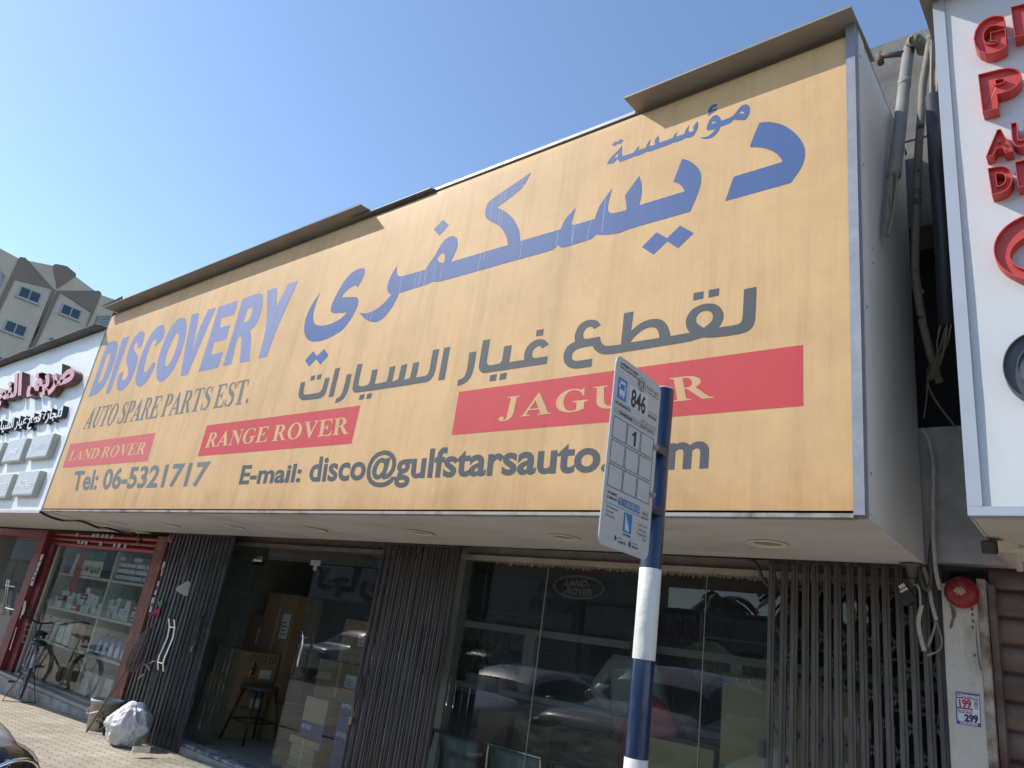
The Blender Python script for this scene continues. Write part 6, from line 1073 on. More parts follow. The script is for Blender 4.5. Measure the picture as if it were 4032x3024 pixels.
# behind the closed leaf
a = pxr(1188, 2833, 1293, 2770, 5.2); crate('battered tan carton with open handle slots behind the closed glass leaf', a[0], a[1], a[2], a[3] + 0.02, 5.2, 0.35, M_WD2)
x0, x1, z0, z1 = pxr(1180, 2868, 1282, 2838, 5.2); zt_ = a[2] - 0.002
crate('blue parts box with white lettering under the battered tan carton', x0, x1, zt_ - 0.15, zt_, 5.2, 0.36, M_BBLUE, (('BRITPART', 0.06, 0.55, 0.50, 0.82),)); zz1 = zt_ - 0.152
m = MB(); 
for k, (lab) in enumerate(('flat tan carton with white strap directly under the blue parts box', 'tan carton with white strap second below the blue parts box', 'tan carton with white strap third below the blue parts box', 'tan carton with white strap at the bottom of the stack below the blue parts box')):
    hh = (zz1 - 0.125) / 4; crate(lab, x0 - 0.10 + 0.06 * (k > 0), x1 + 0.02 - 0.05 * (k > 0), zz1 - hh * (k + 1) + 0.001, zz1 - hh * k - 0.001, 5.17, 0.42, M_WD2, ('strap',))
bx0 = x1 + 0.16
for k in range(5): crate(('top', 'second', 'third', 'fourth', 'lowest')[k] + ' blue parts box in the stack right of the battered tan carton', bx0, bx0 + 0.36, 0.70 - 0.13 * k, 0.828 - 0.13 * k, 5.22, 0.3, M_BBLUE, (('BRITPART', 0.06, 0.5, 0.5, 0.8),) if k in (0, 2) else (('PARTS', 0.5, 0.2, 0.9, 0.35),) if False else ())
for k in range(1): crate('red parts box on the floor beside the tan strapped cartons', bx0 - 0.02, bx0 + 0.30, 0.122, 0.175 + 0.003, 5.2, 0.3, M_BRED)
crate('wide brown carton with hand written mark behind the blue boxes', -6.60, -5.75, 0.90, 1.36, 5.75, 0.45, M_WD2, (('NEW DISCO', 0.12, 0.3, 0.7, 0.5),)); crate('brown carton with two labels behind the battered tan carton', -7.45, -6.66, 0.70, 1.12, 5.8, 0.4, M_WD, ('label', 'tape')); crate('large plain brown carton carrying the carton with two labels', -7.5, -5.7, 0.122, 0.695, 5.8, 0.5, M_WD, ('tape',)); crate('upright brown carton with label near the top of the pile behind the closed leaf', -7.2, -6.75, 1.123, 1.60, 5.85, 0.35, M_WD, ('label',))
# office counter screen, plant, extinguisher
M_CREAM = mat('cream screen frame', (0.50, 0.50, 0.46), 0.5, var=0.06); YP = 6.2
cs = thing('counter_screen', 'cream framed service counter screen with a raised hatch inside the shop', 'counter screen', (-3.5, YP, 0.12))
m = MB(); m.box((-5.72, YP, 1.70), (-0.9, YP + 0.05, 1.765)); m.box((-4.78, YP - 0.002, 1.16), (-4.64, YP + 0.052, 1.699)); m.box((-5.75, YP, 1.10), (-5.265, YP + 0.05, 1.155)); m.box((-5.26, YP, 1.10), (-5.21, YP + 0.05, 1.30)); m.box((-5.26, YP, 1.301), (-4.985, YP + 0.05, 1.35)); m.box((-5.035, YP, 1.10), (-4.985, YP + 0.05, 1.30)); m.box((-4.98, YP, 1.10), (-0.9, YP + 0.05, 1.155)); m.box((-2.6, YP - 0.002, 1.16), (-2.5, YP + 0.052, 1.699)); part('frame', m, M_CREAM, cs, bevel=0.004)
for a0, a1 in ((-5.70, -4.79), (-4.63, -2.61), (-2.49, -0.92)): m = MB(); m.box((a0, YP + 0.02, 1.36 if a0 < -5 else 1.156), (a1, YP + 0.026, 1.699)); part('pane', m, glass('screen glass', (0.9, 0.92, 0.92), 1.3), cs)
m = MB(); m.box((-5.75, YP + 0.02, 0.12), (-0.9, YP + 0.6, 1.06)); part('counter', m, mat('dark counter', (0.055, 0.055, 0.055), 0.5), cs); m = MB(); m.box((-5.75, YP - 0.04, 1.061), (-0.9, YP + 0.62, 1.095)); part('counter_top', m, mat('counter top', (0.18, 0.18, 0.17), 0.35), cs)
pt = thing('potted_plant', 'leafy green plant in a white trough on the counter', 'plant', (-5.35, 6.42, 1.096))
m = MB(); m.box((-5.62, 6.34, 1.096), (-5.12, 6.50, 1.24)); part('trough', m, mat('white trough', (0.55, 0.55, 0.52), 0.5), pt, bevel=0.01)
m = MB(); random.seed(12)
for i in range(170):
    c_ = Vector((-5.36 + random.gauss(0, 0.13), 6.40 + random.gauss(0, 0.06), 1.40 + random.gauss(0, 0.085))); t = random.uniform(0, 6.28); d = Vector((math.cos(t), math.sin(t) * 0.5, random.uniform(-0.9, 0.5))).normalized(); l = random.uniform(0.06, 0.12); s = d.cross(Vector((0.2, 1, 0.1))).normalized() * l * 0.3; m.add([c_, c_ + d * l * 0.5 + s, c_ + d * l, c_ + d * l * 0.5 - s], [(0, 1, 2, 3)])
part('leaves', m, mat('plant leaf', (0.045, 0.105, 0.03), 0.5, var=0.35, scale=12), pt); m = MB()
for i in range(8): m.tube([(-5.36 + 0.04 * (i - 4), 6.42, 1.22), (-5.36 + 0.07 * (i - 4), 6.40, 1.42)], 0.004, 5)
part('stem', m, mat('stem', (0.08, 0.08, 0.04), 0.7), pt)
ec = Vector((-5.05, 5.01, 1.22)); ex = thing('fire_extinguisher', 'dark red fire extinguisher hung on the wall end beside the middle gate', 'fire extinguisher', ec)
m = MB(); m.lathe([(0.02, 0.0), (0.07, 0.01), (0.075, 0.05), (0.075, 0.40), (0.05, 0.47), (0.022, 0.49), (0.022, 0.52)], ec + Vector((0.18, 0, 0)), 'Z', 22); part('cylinder', m, mat('extinguisher red', (0.11, 0.008, 0.012), 0.4), ex, True)
m = MB(); m.tube(curve_pts([ec + Vector((0.18, -0.03, 0.51)), ec + Vector((0.13, -0.09, 0.45)), ec + Vector((0.10, -0.09, 0.20)), ec + Vector((0.11, -0.08, 0.05))]), 0.012, 8); m.box(ec + Vector((0.14, -0.02, 0.52)), ec + Vector((0.26, 0.02, 0.55))); part('hose_and_valve', m, M_BLK, ex)
m = MB(); m.quad(*[ec + Vector((0.18 + 0.0765 * math.cos(t) , 0.0765 * math.sin(t), z_)) for t, z_ in ((-2.2, 0.2), (-1.2, 0.2), (-1.2, 0.36), (-2.2, 0.36))]); part('label', m, M_LBL, ex)
# waiting chairs
M_MESH = mat('perforated grey green steel', (0.20, 0.225, 0.21), 0.45, 0.3, var=0.12, scale=160); pch = None
ws = thing('waiting_bench', 'row of perforated steel waiting seats with their backs to the shop window', 'bench', (-3.9, 5.2, 0.12))
for k in range(5):
    x0 = -4.80 + 0.64 * k
    m = MB(); n = 8
    for i in range(n):
        t0 = i / n; t1 = (i + 1) / n; f0 = lambda t: 5.10 + 0.14 * t - 0.10 * t * t; 
        m.prism([(x0 + 0.02, f0(t0), 0.80 - 0.40 * t0), (x0 + 0.525, f0(t0), 0.80 - 0.40 * t0), (x0 + 0.525, f0(t1), 0.80 - 0.40 * t1), (x0 + 0.02, f0(t1), 0.80 - 0.40 * t1)], (0, 0.006, 0))
    b_ = part('backrest', m, M_MESH, ws, True)
    m = MB(); m.tube(curve_pts([(x0, 5.14, 0.42), (x0, 5.11, 0.65), (x0 + 0.01, 5.095, 0.79), (x0 + 0.04, 5.09, 0.806), (x0 + 0.50, 5.09, 0.806), (x0 + 0.535, 5.095, 0.79), (x0 + 0.545, 5.11, 0.65), (x0 + 0.545, 5.14, 0.42)]), 0.012, 8); part('rim', m, M_CHR if k % 2 else M_BLK, b_, True)
    m = MB(); m.box((x0 + 0.02, 5.17, 0.455), (x0 + 0.525, 5.62, 0.465)); part('seat', m, M_MESH, ws)
m = MB(); m.box((-4.8, 5.36, 0.38), (-1.65, 5.44, 0.44)); part('beam', m, M_STEEL, ws)
for x in (-4.5, -2.0): m = MB(); m.box((x - 0.03, 5.2, 0.12), (x + 0.03, 5.6, 0.15)); m.box((x - 0.03, 5.36, 0.15), (x + 0.03, 5.44, 0.379)); part('leg', m, M_STEEL, ws)
crate('pale cardboard sheet box on the waiting seats at the left', -4.75, -4.40, 0.47, 1.02, 5.62, 0.3, M_WD); crate('brown cardboard box with a letter on its end on the waiting seats', -4.36, -3.95, 0.466, 0.97, 5.66, 0.3, M_WD, (('F', 0.05, 0.1, 0.2, 0.45),)); crate('brown cardboard box behind the crumpled plastic on the seats', -3.80, -2.95, 0.466, 0.98, 5.70, 0.3, M_WD); crate('grey cardboard box behind the seats left of the standing man', -3.4, -2.90, 0.982, 1.16, 5.75, 0.3, M_WD)
bgx = crate('tall tan cardboard case with stapled top edge near the half open gate', -2.20, -1.30, 0.122, 1.62, 5.12, 0.5, M_WD2)
m = MB()
for k in range(10): m.box((-2.10 + 0.085 * k, 5.114, 1.575), (-2.092 + 0.085 * k, 5.119, 1.595))
part('staple', m, M_CHR, bgx); m = MB(); m.prism([(-2.20, 5.116, 1.02), (-1.30, 5.116, 1.02), (-1.30, 5.116, 1.05), (-2.20, 5.116, 1.05)], (0, 0.002, 0)); part('tape', m, mat('green tape', (0.10, 0.22, 0.21), 0.4), bgx)
crate('low tan carton standing left of the tall tan case', -2.72, -2.24, 0.122, 1.12, 5.12, 0.35, M_WD2, ('tape',))
rc = thing('desk_chair', 'red high backed chair half hidden by the bus stop pole', 'chair', (-2.95, 5.55, 0.12))
m = MB(); m.ell((-2.95, 5.55, 0.95), (0.27, 0.06, 0.42), 22, 14); part('backrest', m, mat('red leatherette', (0.40, 0.012, 0.022), 0.35, var=0.15, scale=6), rc, True)
m = MB(); m.ell((-2.95, 5.80, 0.58), (0.27, 0.27, 0.07), 22, 10); part('seat', m, mat('red leatherette', (0.40, 0.012, 0.022), 0.35), rc, True)
m = MB(); m.tube([(-2.95, 5.80, 0.2), (-2.95, 5.80, 0.55)], 0.03, 10)
for k in range(5): m.bar((-2.95, 5.80, 0.2), (-2.95 + 0.26 * math.cos(1.257 * k), 5.80 + 0.26 * math.sin(1.257 * k), 0.16), 0.035, 0.03)
part('pedestal', m, M_BLK, rc)
# crumpled clear plastic
def film(name, label, c, sx, sz, seed, tilt=0.2):
    m = MB(); n = 34; vs = []; fs = []
    for i in range(n + 1):
        for j in range(n + 1):
            u_, v_ = i / n - 0.5, j / n - 0.5; q = Vector((u_ * 5 + seed, v_ * 5, seed)); h = 0.10 * abs(mnoise.noise(q)) + 0.07 * abs(mnoise.noise(q * 2.7)); ed = 0.10 * mnoise.noise(Vector((u_ * 3, v_ * 3, seed + 7)))
            vs.append(Vector(c) + Vector((u_ * sx * (1 + ed), -h - v_ * tilt, v_ * sz * (1 + 0.35 * math.sin(u_ * 9 + seed)) + ed * 0.3)))
    for i in range(n):
        for j in range(n): k = i * (n + 1) + j; fs.append((k, k + 1, k + n + 2, k + n + 1))
    m.add(vs, fs); single(name, m, glass('clear film', (0.80, 0.82, 0.82), 1.45, 0.18, 0.32), label, 'plastic sheet', None, True)
film('plastic_sheet', 'crumpled clear plastic film heaped over the waiting seats', (-3.35, 5.45, 0.86), 1.35, 0.42, 1.3, 0.3); film('plastic_sheet', 'clear plastic film draped over the top of the tall tan case', (-2.05, 5.10, 1.66), 0.75, 0.22, 4.1, 0.1)
# ---- people
def skin(name, parent, mt, verts, edges, radii, root=0, sub=2, label=None):
    me = bpy.data.meshes.new('limbs'); me.from_pydata([tuple(v) for v in verts], edges, []); o = bpy.data.objects.new('limbs', me); COL.objects.link(o)
    sk_ = o.modifiers.new('skin', 'SKIN'); sk_.use_smooth_shade = True
    for i, r in enumerate(radii): d = me.skin_vertices[0].data[i]; d.radius = (r, r) if not isinstance(r, tuple) else r; d.use_root = (i == root)
    ss = o.modifiers.new('sub', 'SUBSURF'); ss.levels = sub; ss.render_levels = sub; bpy.context.view_layer.update()
    nm_ = bpy.data.meshes.new_from_object(o.evaluated_get(bpy.context.evaluated_depsgraph_get())); bpy.data.objects.remove(o)
    nm_.name = name; nm_.materials.clear(); nm_.materials.append(mt); nm_.shade_smooth(); return part(name, nm_, mt, parent, label=label)
M_SKIN = mat('brown skin', (0.20, 0.105, 0.065), 0.55, var=0.08); M_HAIR = mat('black hair', (0.012, 0.011, 0.010), 0.6)
def man(label, base, face, H, shirt, trousers, arms):          # a standing man; face = heading angle, arms = hand and elbow positions in body axes
    o = thing('person', label, 'person', base); k = H / 1.75
    Mw = Matrix.Translation(Vector(base)) @ Matrix.Rotation(face - math.pi / 2, 4, 'Z') @ Matrix.Scale(k, 4)
    W_ = lambda *p: Mw @ Vector(p)
    body = skin('body', o, M_SKIN, [W_(0, 0, 1.44), W_(0, 0.01, 1.50), W_(0, 0.015, 1.56), W_(0, 0.02, 1.63), W_(0, 0.02, 1.70)], [(0, 1), (1, 2), (2, 3), (3, 4)], [(0.075 * k, 0.06 * k), 0.056 * k, 0.062 * k, (0.082 * k, 0.092 * k), (0.066 * k, 0.08 * k)])
    m = MB(); Rm = Mw.to_3x3(); m.ell(W_(0, 0.005, 1.672), (0.084, 0.100, 0.088), 20, 12, M=Rm); part('hair', m, M_HAIR, body, True)
    m = MB(); m.ell(W_(0, 0.115, 1.622), (0.014, 0.022, 0.024), 10, 8, M=Rm)
    for s in (-1, 1): m.ell(W_(0.086 * s, 0.01, 1.625), (0.012, 0.022, 0.032), 10, 8, M=Rm)
    part('ears_and_nose', m, M_SKIN, body, True)
    m = MB()
    for s in (-1, 1): m.ell(W_(0.032 * s, 0.098, 1.648), (0.013, 0.008, 0.007), 10, 6, M=Rm); m.ell(W_(0.032 * s, 0.100, 1.668), (0.02, 0.006, 0.004), 10, 6, M=Rm)
    m.ell(W_(0, 0.100, 1.582), (0.024, 0.008, 0.006), 10, 6, M=Rm); part('eyes_and_mouth', m, M_HAIR, body, True)
    vs = [W_(0, 0, 0.95), W_(0, 0, 1.08), W_(0, 0, 1.22), W_(0, 0, 1.36), W_(0, 0, 1.45)]; ed = [(0, 1), (1, 2), (2, 3), (3, 4)]; rd = [(0.195 * k, 0.135 * k), (0.19 * k, 0.13 * k), (0.20 * k, 0.13 * k), (0.185 * k, 0.115 * k), (0.08 * k, 0.07 * k)]
    for s, (el_, ha) in zip((-1, 1), arms):
        b = len(vs); sh_ = W_(0.19 * s, 0, 1.40); e = W_(*el_); h = W_(*ha); vs += [sh_, sh_.lerp(e, 0.5), e, e.lerp(h, 0.5), e.lerp(h, 0.86)]; ed += [(3, b), (b, b + 1), (b + 1, b + 2), (b + 2, b + 3), (b + 3, b + 4)]; rd += [0.075 * k, 0.062 * k, 0.054 * k, 0.048 * k, 0.042 * k]
    skin('shirt', o, shirt, vs, ed, rd)
    vs = [W_(0, 0, 0.93), W_(0, 0, 0.84)]; ed = [(0, 1)]; rd = [(0.165 * k, 0.12 * k), (0.16 * k, 0.12 * k)]
    for s in (-1, 1): b = len(vs); vs += [W_(0.095 * s, 0, 0.74), W_(0.10 * s, 0.012, 0.48), W_(0.105 * s, 0, 0.10)]; ed += [(1, b), (b, b + 1), (b + 1, b + 2)]; rd += [0.095 * k, 0.072 * k, 0.062 * k]
    skin('trousers', o, trousers, vs, ed, rd)
    for s in (-1, 1): m = MB(); m.ell(W_(0.105 * s, 0.06, 0.035), (0.045, 0.125, 0.038), 14, 8, M=Rm); part('shoe', m, M_BLK, o, True)
    for s, (el_, ha) in zip((-1, 1), arms):                    # hands: palm with four curled fingers and a thumb
        e = W_(*el_); h = W_(*ha); d = (h - e).normalized(); sd = d.cross(Vector((0, 0, 1))).normalized() if abs(d.z) < 0.95 else Vector((1, 0, 0)); pn = d.cross(sd).normalized()
        w0 = e.lerp(h, 0.84); vs = [w0, h + d * 0.015, h + d * 0.055]; ed = [(0, 1), (1, 2)]; rd = [0.028 * k, (0.036 * k, 0.022 * k), (0.038 * k, 0.017 * k)]
        for f_ in range(4): b = len(vs); off = sd * (0.012 * (f_ - 1.5) * 2 * k * 0.85); L_ = (0.07, 0.08, 0.075, 0.058)[f_] * k; p0 = h + d * 0.075 + off; vs += [p0, p0 + d * L_ * 0.45 + pn * 0.008, p0 + d * L_ * 0.75 + pn * 0.028]; ed += [(2, b), (b, b + 1), (b + 1, b + 2)]; rd += [0.0095 * k, 0.0088 * k, 0.0078 * k]
        b = len(vs); p0 = h + d * 0.02 + sd * 0.035 * k; vs += [p0, p0 + d * 0.03 + sd * 0.018, p0 + d * 0.055 + sd * 0.012 + pn * 0.01]; ed += [(1, b), (b, b + 1), (b + 1, b + 2)]; rd += [0.012 * k, 0.0105 * k, 0.009 * k]
        skin('hand', o, M_SKIN, vs, ed, rd, 0, 2)
    return o
man('man in a pale grey shirt and dark trousers with hand on hip inside the shop', (-3.36, 5.95, 0.12), math.radians(80), 1.82, mat('grey shirt', (0.34, 0.37, 0.36), 0.85, var=0.12, scale=3, bump=0.5, bscale=9), mat('dark trousers', (0.03, 0.032, 0.036), 0.85), (((-0.36, -0.06, 1.16), (-0.18, 0.02, 1.00)), ((0.25, 0.10, 1.12), (0.10, 0.34, 1.08))))
man('man in a dark shirt facing the window from behind the counter', (-3.42, 7.25, 0.12), math.radians(-80), 1.74, mat('dark shirt', (0.022, 0.024, 0.028), 0.85), mat('dark trousers', (0.03, 0.032, 0.036), 0.85), (((-0.27, 0.05, 1.12), (-0.20, 0.30, 1.08)), ((0.27, 0.05, 1.12), (0.20, 0.30, 1.08))))
# shelving with dark stock along the back wall of the shop
for sx0, sx1, lb in ((-8.9, -6.6, 'left'), (-4.2, -0.9, 'right')):
    s_ = thing('stock_rack', 'dark steel stock rack along the back wall, ' + ('seen through the entrance' if lb == 'left' else 'behind the counter screen'), 'rack', ((sx0 + sx1) / 2, 9.3, 0.12))
    for z in (0.5, 1.0, 1.5, 2.0): m = MB(); m.box((sx0, 9.0, z), (sx1, 9.55, z + 0.03)); part('board', m, M_STEEL, s_)
    for x in (sx0, sx1 - 0.04): m = MB(); m.box((x, 9.0, 0.12), (x + 0.04, 9.04, 2.3)); part('upright', m, M_STEEL, s_)
    random.seed(int(-sx0 * 10))
    for z in (0.53, 1.03, 1.53):
        x = sx0 + 0.08
        while x < sx1 - 0.4: wd = random.uniform(0.22, 0.38); carton(random.choice(('brown', 'brown', 'white', 'blue')), x + wd / 2, z + 0.001, wd - 0.02, random.uniform(0.2, 0.42), 0.4, 'carton on the dark stock rack at the back of the shop', 'cartons on the back racks', 9.05); x += wd

# ================================================================== the other side: parked cars and the shop row across the road (mirrored in the glass)
M_BAY = mat('pale bounce paving', (0.34, 0.31, 0.265), 0.9, var=0.2, scale=2, bump=0.3, bscale=90)  # unseen bay surface, paved pale to bounce fill light under the canopy
mb = MB(); xr = [-60, -14.5, -6.8, 40]
for a, b in zip(xr, xr[1:]): mb.quad((a, -6.5, rz(a) + 0.004), (b, -6.5, rz(b) + 0.004), (b, 2.04, rz(b) + 0.004), (a, 2.04, rz(a) + 0.004))
struct('parking_bay', mb, M_BAY)
mb = MB()
for k in range(-14, 8): a, b = 2.55 * k - 0.05, 2.55 * k + 0.05; mb.quad((a, -3.6, rz(a) + 0.008), (b, -3.6, rz(b) + 0.008), (b, 1.4, rz(b) + 0.008), (a, 1.4, rz(a) + 0.008))
struct('bay_lines', mb, mat('road paint', (0.6, 0.6, 0.57), 0.7, var=0.2, scale=9))
M_CGL = mat('car glass', (0.012, 0.014, 0.016), 0.03, spec=0.8); M_LAMP = mat('head lamp lens', (0.30, 0.31, 0.32), 0.05, 0.6, spec=0.8); M_LENSC = glass('lamp lens', (0.80, 0.81, 0.80), 1.5); M_TAIL = mat('tail lamp', (0.25, 0.01, 0.015), 0.12); M_TRIMB = mat('black trim', (0.015, 0.015, 0.016), 0.4)
def car(label, paint, loc, heading, kind='sedan'):
    loc = (loc[0], loc[1], rz(loc[0]) + (0.004 if loc[1] > -5 else 0)); o = thing('parked_car', label, 'car', loc); Mw = Matrix.Translation(Vector(loc)) @ Matrix.Rotation(heading - math.pi / 2, 4, 'Z'); W_ = lambda *p: Mw @ Vector(p)
    suv = kind == 'suv'; L = 4.75; hh = 0.30 if suv else 0.0
    # stations along y: (y, half width, sill z, belt z, roof z, roof half width)
    st_ = [(-L/2, 0.62, 0.42, 0.72, 0.74, 0.5), (-L/2 + 0.06, 0.80, 0.30, 0.86, 0.88, 0.66), (-L/2 + 0.35, 0.88, 0.24, 0.94, 0.98, 0.72), (-1.55, 0.91, 0.22, 0.96, 1.04 if not suv else 1.34, 0.70), (-0.95, 0.92, 0.22, 0.96, 1.36, 0.62), (-0.2, 0.92, 0.22, 0.95, 1.45, 0.62), (0.35, 0.92, 0.22, 0.94, 1.40, 0.63), (0.75, 0.92, 0.22, 0.93, 1.22, 0.66), (1.15, 0.91, 0.22, 0.92, 0.965, 0.76), (1.7, 0.89, 0.22, 0.86, 0.91, 0.74), (L/2 - 0.22, 0.88, 0.24, 0.83, 0.88, 0.72), (L/2 - 0.04, 0.83, 0.28, 0.76, 0.81, 0.66), (L/2 + 0.03, 0.74, 0.36, 0.66, 0.70, 0.60)]
    if suv: st_ = [(a, b, c_ + 0.08, d + hh * 0.62, e + hh * (0.62 if e < 1.1 else 1.0), f) for a, b, c_, d, e, f in st_]
    m = MB(); vs = []; nR = 12
    for y, w_, z0, zb_, zr, wr in st_:
        half = [(0.0, z0), (w_ * 0.86, z0), (w_ * 0.98, z0 + 0.12), (w_ * 1.0, (z0 + zb_) / 2 + 0.06), (w_ * 0.975, zb_ - 0.04), (w_ * 0.94, zb_), (wr * 1.02, zr - 0.05 if zr > zb_ + 0.1 else (zb_ + zr) / 2), (wr * 0.88, zr - 0.008), (0.0, zr + 0.015)]
        ring_ = [(x, z) for x, z in half] + [(-x, z) for x, z in half[-2:0:-1]]; vs += [W_(x, y, z) for x, z in ring_]; nR = len(ring_)
    fs = []; mi = []
    for i in range(len(st_) - 1):
        for j in range(nR):
            f = (i * nR + j, i * nR + (j + 1) % nR, (i + 1) * nR + (j + 1) % nR, (i + 1) * nR + j); g0 = st_[i][4] - st_[i][3] > 0.2; g1 = st_[i + 1][4] - st_[i + 1][3] > 0.2
            side = j in (5, nR - 6); top_ = j in (6, 7, nR - 8, nR - 7); fs.append(f); mi.append(1 if (side and (g0 and g1)) or ((top_ or side) and (g0 != g1)) or (top_ and i == 7 - 0 and False) else 0)
    n0 = len(st_) - 1; fs += [tuple(reversed(range(nR))), tuple(n0 * nR + k for k in range(nR))]; mi += [0, 0]
    m.v = [tuple(v) for v in vs]; m.f = [list(f) for f in fs]; m.mi = mi; b_ = part('body', m.mesh('body', [paint, M_CGL], True), None, o, 'auto'); ss = b_.modifiers.new('sub', 'SUBSURF'); ss.levels = 2; ss.render_levels = 2
    for y in (-1.42, 1.42):
        for s in (-1, 1):
            R3 = Mw.to_3x3(); r_ = 0.32 + (0.05 if suv else 0)
            m = MB(); m.lathe([(r_ * 0.62, -0.10 * s), (r_ * 0.95, -0.11 * s), (r_, -0.06 * s), (r_, 0.06 * s), (r_ * 0.95, 0.10 * s), (r_ * 0.62, 0.095 * s)], W_(0.83 * s, y, r_), 'X', 28, M=R3); wh = part('wheel', m, M_TYRE, o, True); m = MB(); m.lathe([(r_ * 0.62, 0.092 * s), (r_ * 0.5, 0.07 * s), (0.05, 0.09 * s), (0.001, 0.095 * s)], W_(0.83 * s, y, r_), 'X', 20, M=R3); part('rim', m, M_STEEL, wh, True)
    for s in (-1, 1):
        zb_ = 0.70 + hh * 0.62; m = MB(); RL = Mw.to_3x3() @ Matrix.Rotation(-0.5 * s, 3, 'Z'); cL = W_(0.745 * s, L/2 - 0.14, zb_ - 0.065); rL = (0.20, 0.22, 0.10 + 0.035 * suv); m.ell(cL, rL, 24, 14, M=RL); hl = part('head_lamp', m, M_LENSC, o, True)
        m = MB(); m.ell(cL, [q * 0.93 for q in rL], 20, 12, M=RL); part('lamp_bowl', m, M_TRIMB, hl, True)
        m = MB(); [m.ell(cL + RL @ Vector((rL[0] * 0.62 * math.sin(t), rL[1] * 0.70 * math.cos(t), 0.02 * k)), (0.05, 0.05, 0.06), 14, 8, M=RL) for k, t in ((0, 0.2), (1, 1.0), (-1, -0.7))]; part('reflector', m, M_CHR, hl, True)
        m = MB(); m.tube([cL + RL @ Vector((rL[0] * 1.0 * math.sin(t) * 0.99, rL[1] * math.cos(t) * 0.99, 0)) * 1.0 + Mw.to_3x3() @ Vector((0, 0, rL[2] * 0.62 * math.sin(t * 2))) for t in [2 * math.pi * i / 36 for i in range(37)]], 0.010, 6, False); part('bezel', m, M_CHR, hl, True)
        m = MB(); m.ell(W_(0.70 * s, -L/2 + 0.14, zb_ + 0.08), (0.16, 0.15, 0.10), 16, 8, M=Mw.to_3x3() @ Matrix.Rotation(0.5 * s, 3, 'Z')); part('tail_lamp', m, M_TAIL, o, True)
        m = MB(); m.ell(W_(1.03 * s, 0.72, 1.02 + hh * 0.6), (0.12, 0.07, 0.075), 14, 8, M=Mw.to_3x3()); part('door_mirror', m, paint, o, True)
    m = MB(); gh = 0.62 + hh * 0.5
    for k in range(4 if suv else 3): m.box((-0.42, L/2 - 0.06, gh - 0.16 + 0.075 * k), (0.42, L/2 + 0.02, gh - 0.13 + 0.075 * k), M=Mw)
    gr = part('grille', m, M_CHR, o); m = MB(); m.box((-0.44, L/2 - 0.10, gh - 0.20), (0.44, L/2 + 0.01, gh + 0.14), M=Mw); part('grille_back', m, M_TRIMB, gr)
    m = MB(); m.lathe([(0.07, 0.0), (0.075, 0.01), (0.06, 0.02)], W_(0, L/2 + 0.03, gh - 0.02), 'Y', 18, M=Mw.to_3x3()); part('badge', m, M_CHR, gr, True)
    m = MB(); m.box((-0.80, L/2 - 0.20, 0.30 + hh * 0.3), (0.80, L/2 + 0.035, 0.46 + hh * 0.3), M=Mw); part('front_bumper', m, paint, o, bevel=0.05); m = MB(); m.box((-0.26, L/2 + 0.036, 0.34 + hh * 0.3), (0.26, L/2 + 0.048, 0.45 + hh * 0.3), M=Mw); part('number_plate', m, M_LBL, o); m = MB(); m.box((-0.80, -L/2 - 0.03, 0.34 + hh * 0.3), (0.80, -L/2 + 0.2, 0.54 + hh * 0.3), M=Mw); part('rear_bumper', m, paint, o, bevel=0.05)
    return o
def paint(n, c, metal=0.0): return mat('car paint ' + n, c, 0.28, metal, var=0.02, coat=1.0)
H90 = math.radians(90); P_WH = paint('white', (0.68, 0.66, 0.64)); P_SI = paint('silver', (0.40, 0.40, 0.41), 0.5)
car('white off road car parked nose to the kerb at the lower left corner', P_WH, (-4.98, -0.72, -0.296), H90 - 0.02, 'suv')
car('white saloon car parked left of the white off road car', P_WH, (-7.9, -1.0, -0.296), H90 + 0.03)
car('white saloon car parked nose to the kerb behind the bus stop pole', paint('pearl', (0.62, 0.60, 0.55)), (-2.75, -1.15, -0.296), H90)
car('bright red hatchback parked in the next row behind the white cars', paint('red', (0.42, 0.015, 0.02)), (-6.6, -7.2, -0.30), H90 + 0.2, 'suv')
car('silver saloon in the far row facing the shops', P_SI, (-12.2, -8.6, -0.30), H90); car('dark red off road car in the far row facing away', paint('maroon', (0.06, 0.012, 0.02)), (-9.4, -8.7, -0.30), -H90, 'suv'); car('black off road car in the far row opposite the entrance', paint('black', (0.015, 0.015, 0.017)), (-17.5, -8.5, -0.30), H90, 'suv'); car('white off road car in the far row opposite the red shop', P_WH, (-21.0, -8.6, -0.30), H90, 'suv')
def Rf(u, v, Yv): p = Q(u, v, Yv); return Vector((p.x, 2 * (YW + 0.005) - p.y, p.z))
Yv = 29.5; YO = 2 * (YW + 0.005) - Yv
zr1 = Rf(2500, 2388, Yv).z; M_OPW = mat('opposite wall', (0.33, 0.32, 0.30), 0.9, var=0.12); M_OPS = mat('opposite sign grey', (0.42, 0.43, 0.45), 0.6); M_OPD = mat('opposite dark shopfront', (0.05, 0.05, 0.055), 0.4, var=0.4, scale=1.5)
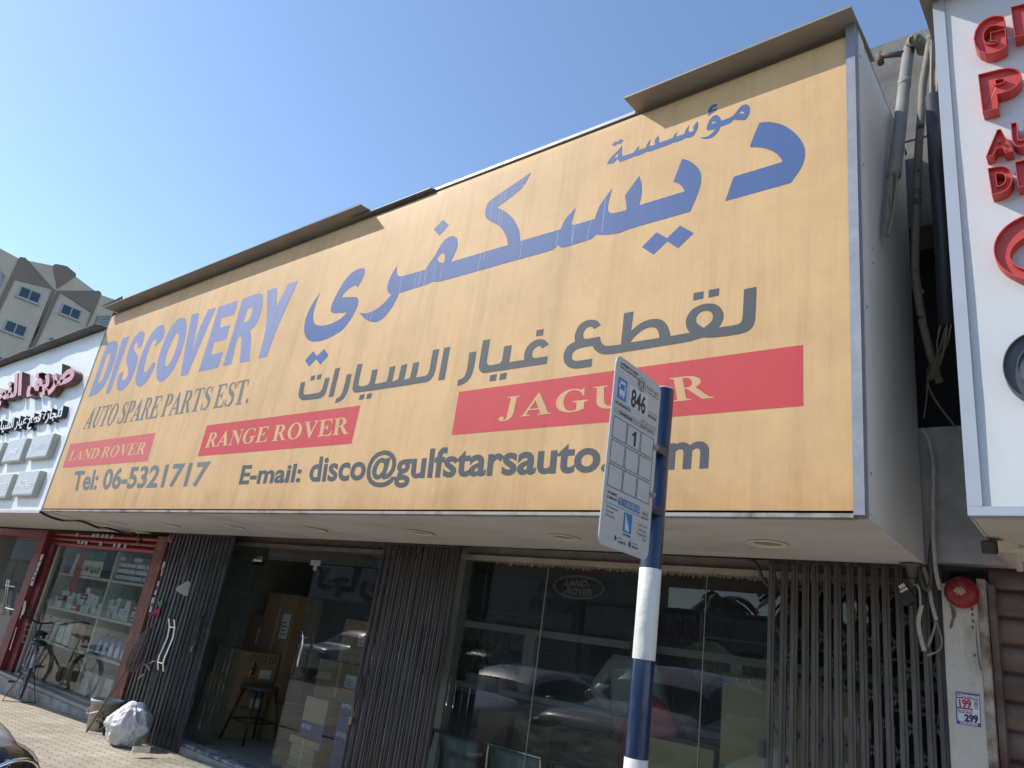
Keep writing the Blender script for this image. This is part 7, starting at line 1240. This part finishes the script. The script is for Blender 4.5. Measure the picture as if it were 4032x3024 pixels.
for nm, lab, x0, x1, zt_ in (('shop_row', 'low shop row across the road with a pale sign band, mirrored in the window', -19.6, 26, zr1), ('shop_row', 'taller shop row across the road, mirrored in the entrance glass', -260, -19.9, 6.6)):
    o = thing(nm, lab, 'building', ((x0 + x1) / 2, YO - 4, -0.3))
    m = MB(); m.box((x0, YO - 9, -0.6), (x1, YO - 0.3, zt_)); part('wall', m, M_OPW, o); m = MB(); m.box((x0 + 0.2, YO - 0.3, 2.55), (x1 - 0.2, YO, min(zt_ - 0.12, 4.9))); sb = part('sign_band', m, M_OPS, o)
    x = x0 + 0.5
    while x < x1 - 5: m = MB(); m.box((x, YO - 0.298, -0.29), (x + 4.4, YO - 0.22, 2.35)); part('shopfront', m, M_OPD, o); x += 5
    def tw(t, xa, xb, za_, zb_, mt): m = MB(); words(m, t, [Vector((xb, YO + 0.01, za_)), Vector((xa, YO + 0.01, za_)), Vector((xa, YO + 0.01, zb_)), Vector((xb, YO + 0.01, zb_))], bold=0.05, lift=0.0); part('lettering', m, mt, sb)
    M_OT = mat('opposite lettering', (0.03, 0.03, 0.04), 0.6); M_OR = mat('opposite red lettering', (0.25, 0.03, 0.04), 0.6)
    if x0 > -20: tw('HARDWARE', -16.0, -12.4, 2.75, 3.25, M_OR); tw('\uFE94\uFEF4\uFEEB\uFE8E\uFED3\uFE9A\uFEDF\uFE8D \uFE95\uFE8D\uFEED\uFEA9\uFEF7\uFE8D \uFE93\uFEAD\uFE8E\uFEA0\uFE97', -16.4, -12.2, 3.30, 3.72, M_OT); tw('Mob : 050', -15.5, -13.0, 2.58, 2.72, M_OT)
    else: tw('NATIONAL', -22.4, -20.2, 4.15, 4.75, M_OT); tw('AUTO PARTS', -22.6, -20.1, 3.3, 3.9, M_OT); tw('\uFE93\uFEAD\uFE8E\uFEA0\uFE97', -40, -33, 3.2, 4.6, M_OT)
    m = MB(); m.box((x0 - 0.2, YO - 9.2, zt_ + 0.001), (x1 + 0.2, YO + 0.1, zt_ + 0.10)); part('coping', m, M_CONC, o)
for i, (x, y) in enumerate(((-14, -33), (-19, -34), (-9, -32.5))):
    t = thing('palm_tree', ('date palm rising behind the low shop row, nearest the road', 'date palm behind the gap between the two shop rows', 'short date palm at the right behind the low shop row')[i], 'tree', (x, y, -0.3), 'palms across the road'); h = 6.3 - 0.5 * i
    m = MB(); m.tube([(x, y, -0.3), (x + 0.1, y, h * 0.5), (x, y, h)], [0.24, 0.2, 0.17], 12); part('trunk', m, mat('palm trunk', (0.12, 0.09, 0.06), 0.9, var=0.3, scale=15), t); m = MB(); random.seed(i)
    for k in range(30):
        a_ = 2 * math.pi * k / 30 + random.uniform(-0.1, 0.1); e_ = random.uniform(-0.2, 1.2); pts = [Vector((x, y, h)) + Vector((math.cos(a_) * 2.3 * s, math.sin(a_) * 2.3 * s, e_ * s * 1.8 - 2.2 * s * s)) for s in (0, .25, .5, .75, 1)]
        for p, q in zip(pts, pts[1:]):
            for s in (-1, 1): n_ = (q - p).cross(Vector((0, 0, 1))).normalized() * 0.28 * s; m.add([p, q, q + n_ * 0.8 - Vector((0, 0, 0.15)), p + n_ - Vector((0, 0, 0.15))], [(0, 1, 2, 3)])
    part('crown', m, mat('palm frond', (0.05, 0.075, 0.03), 0.7, var=0.3), t)
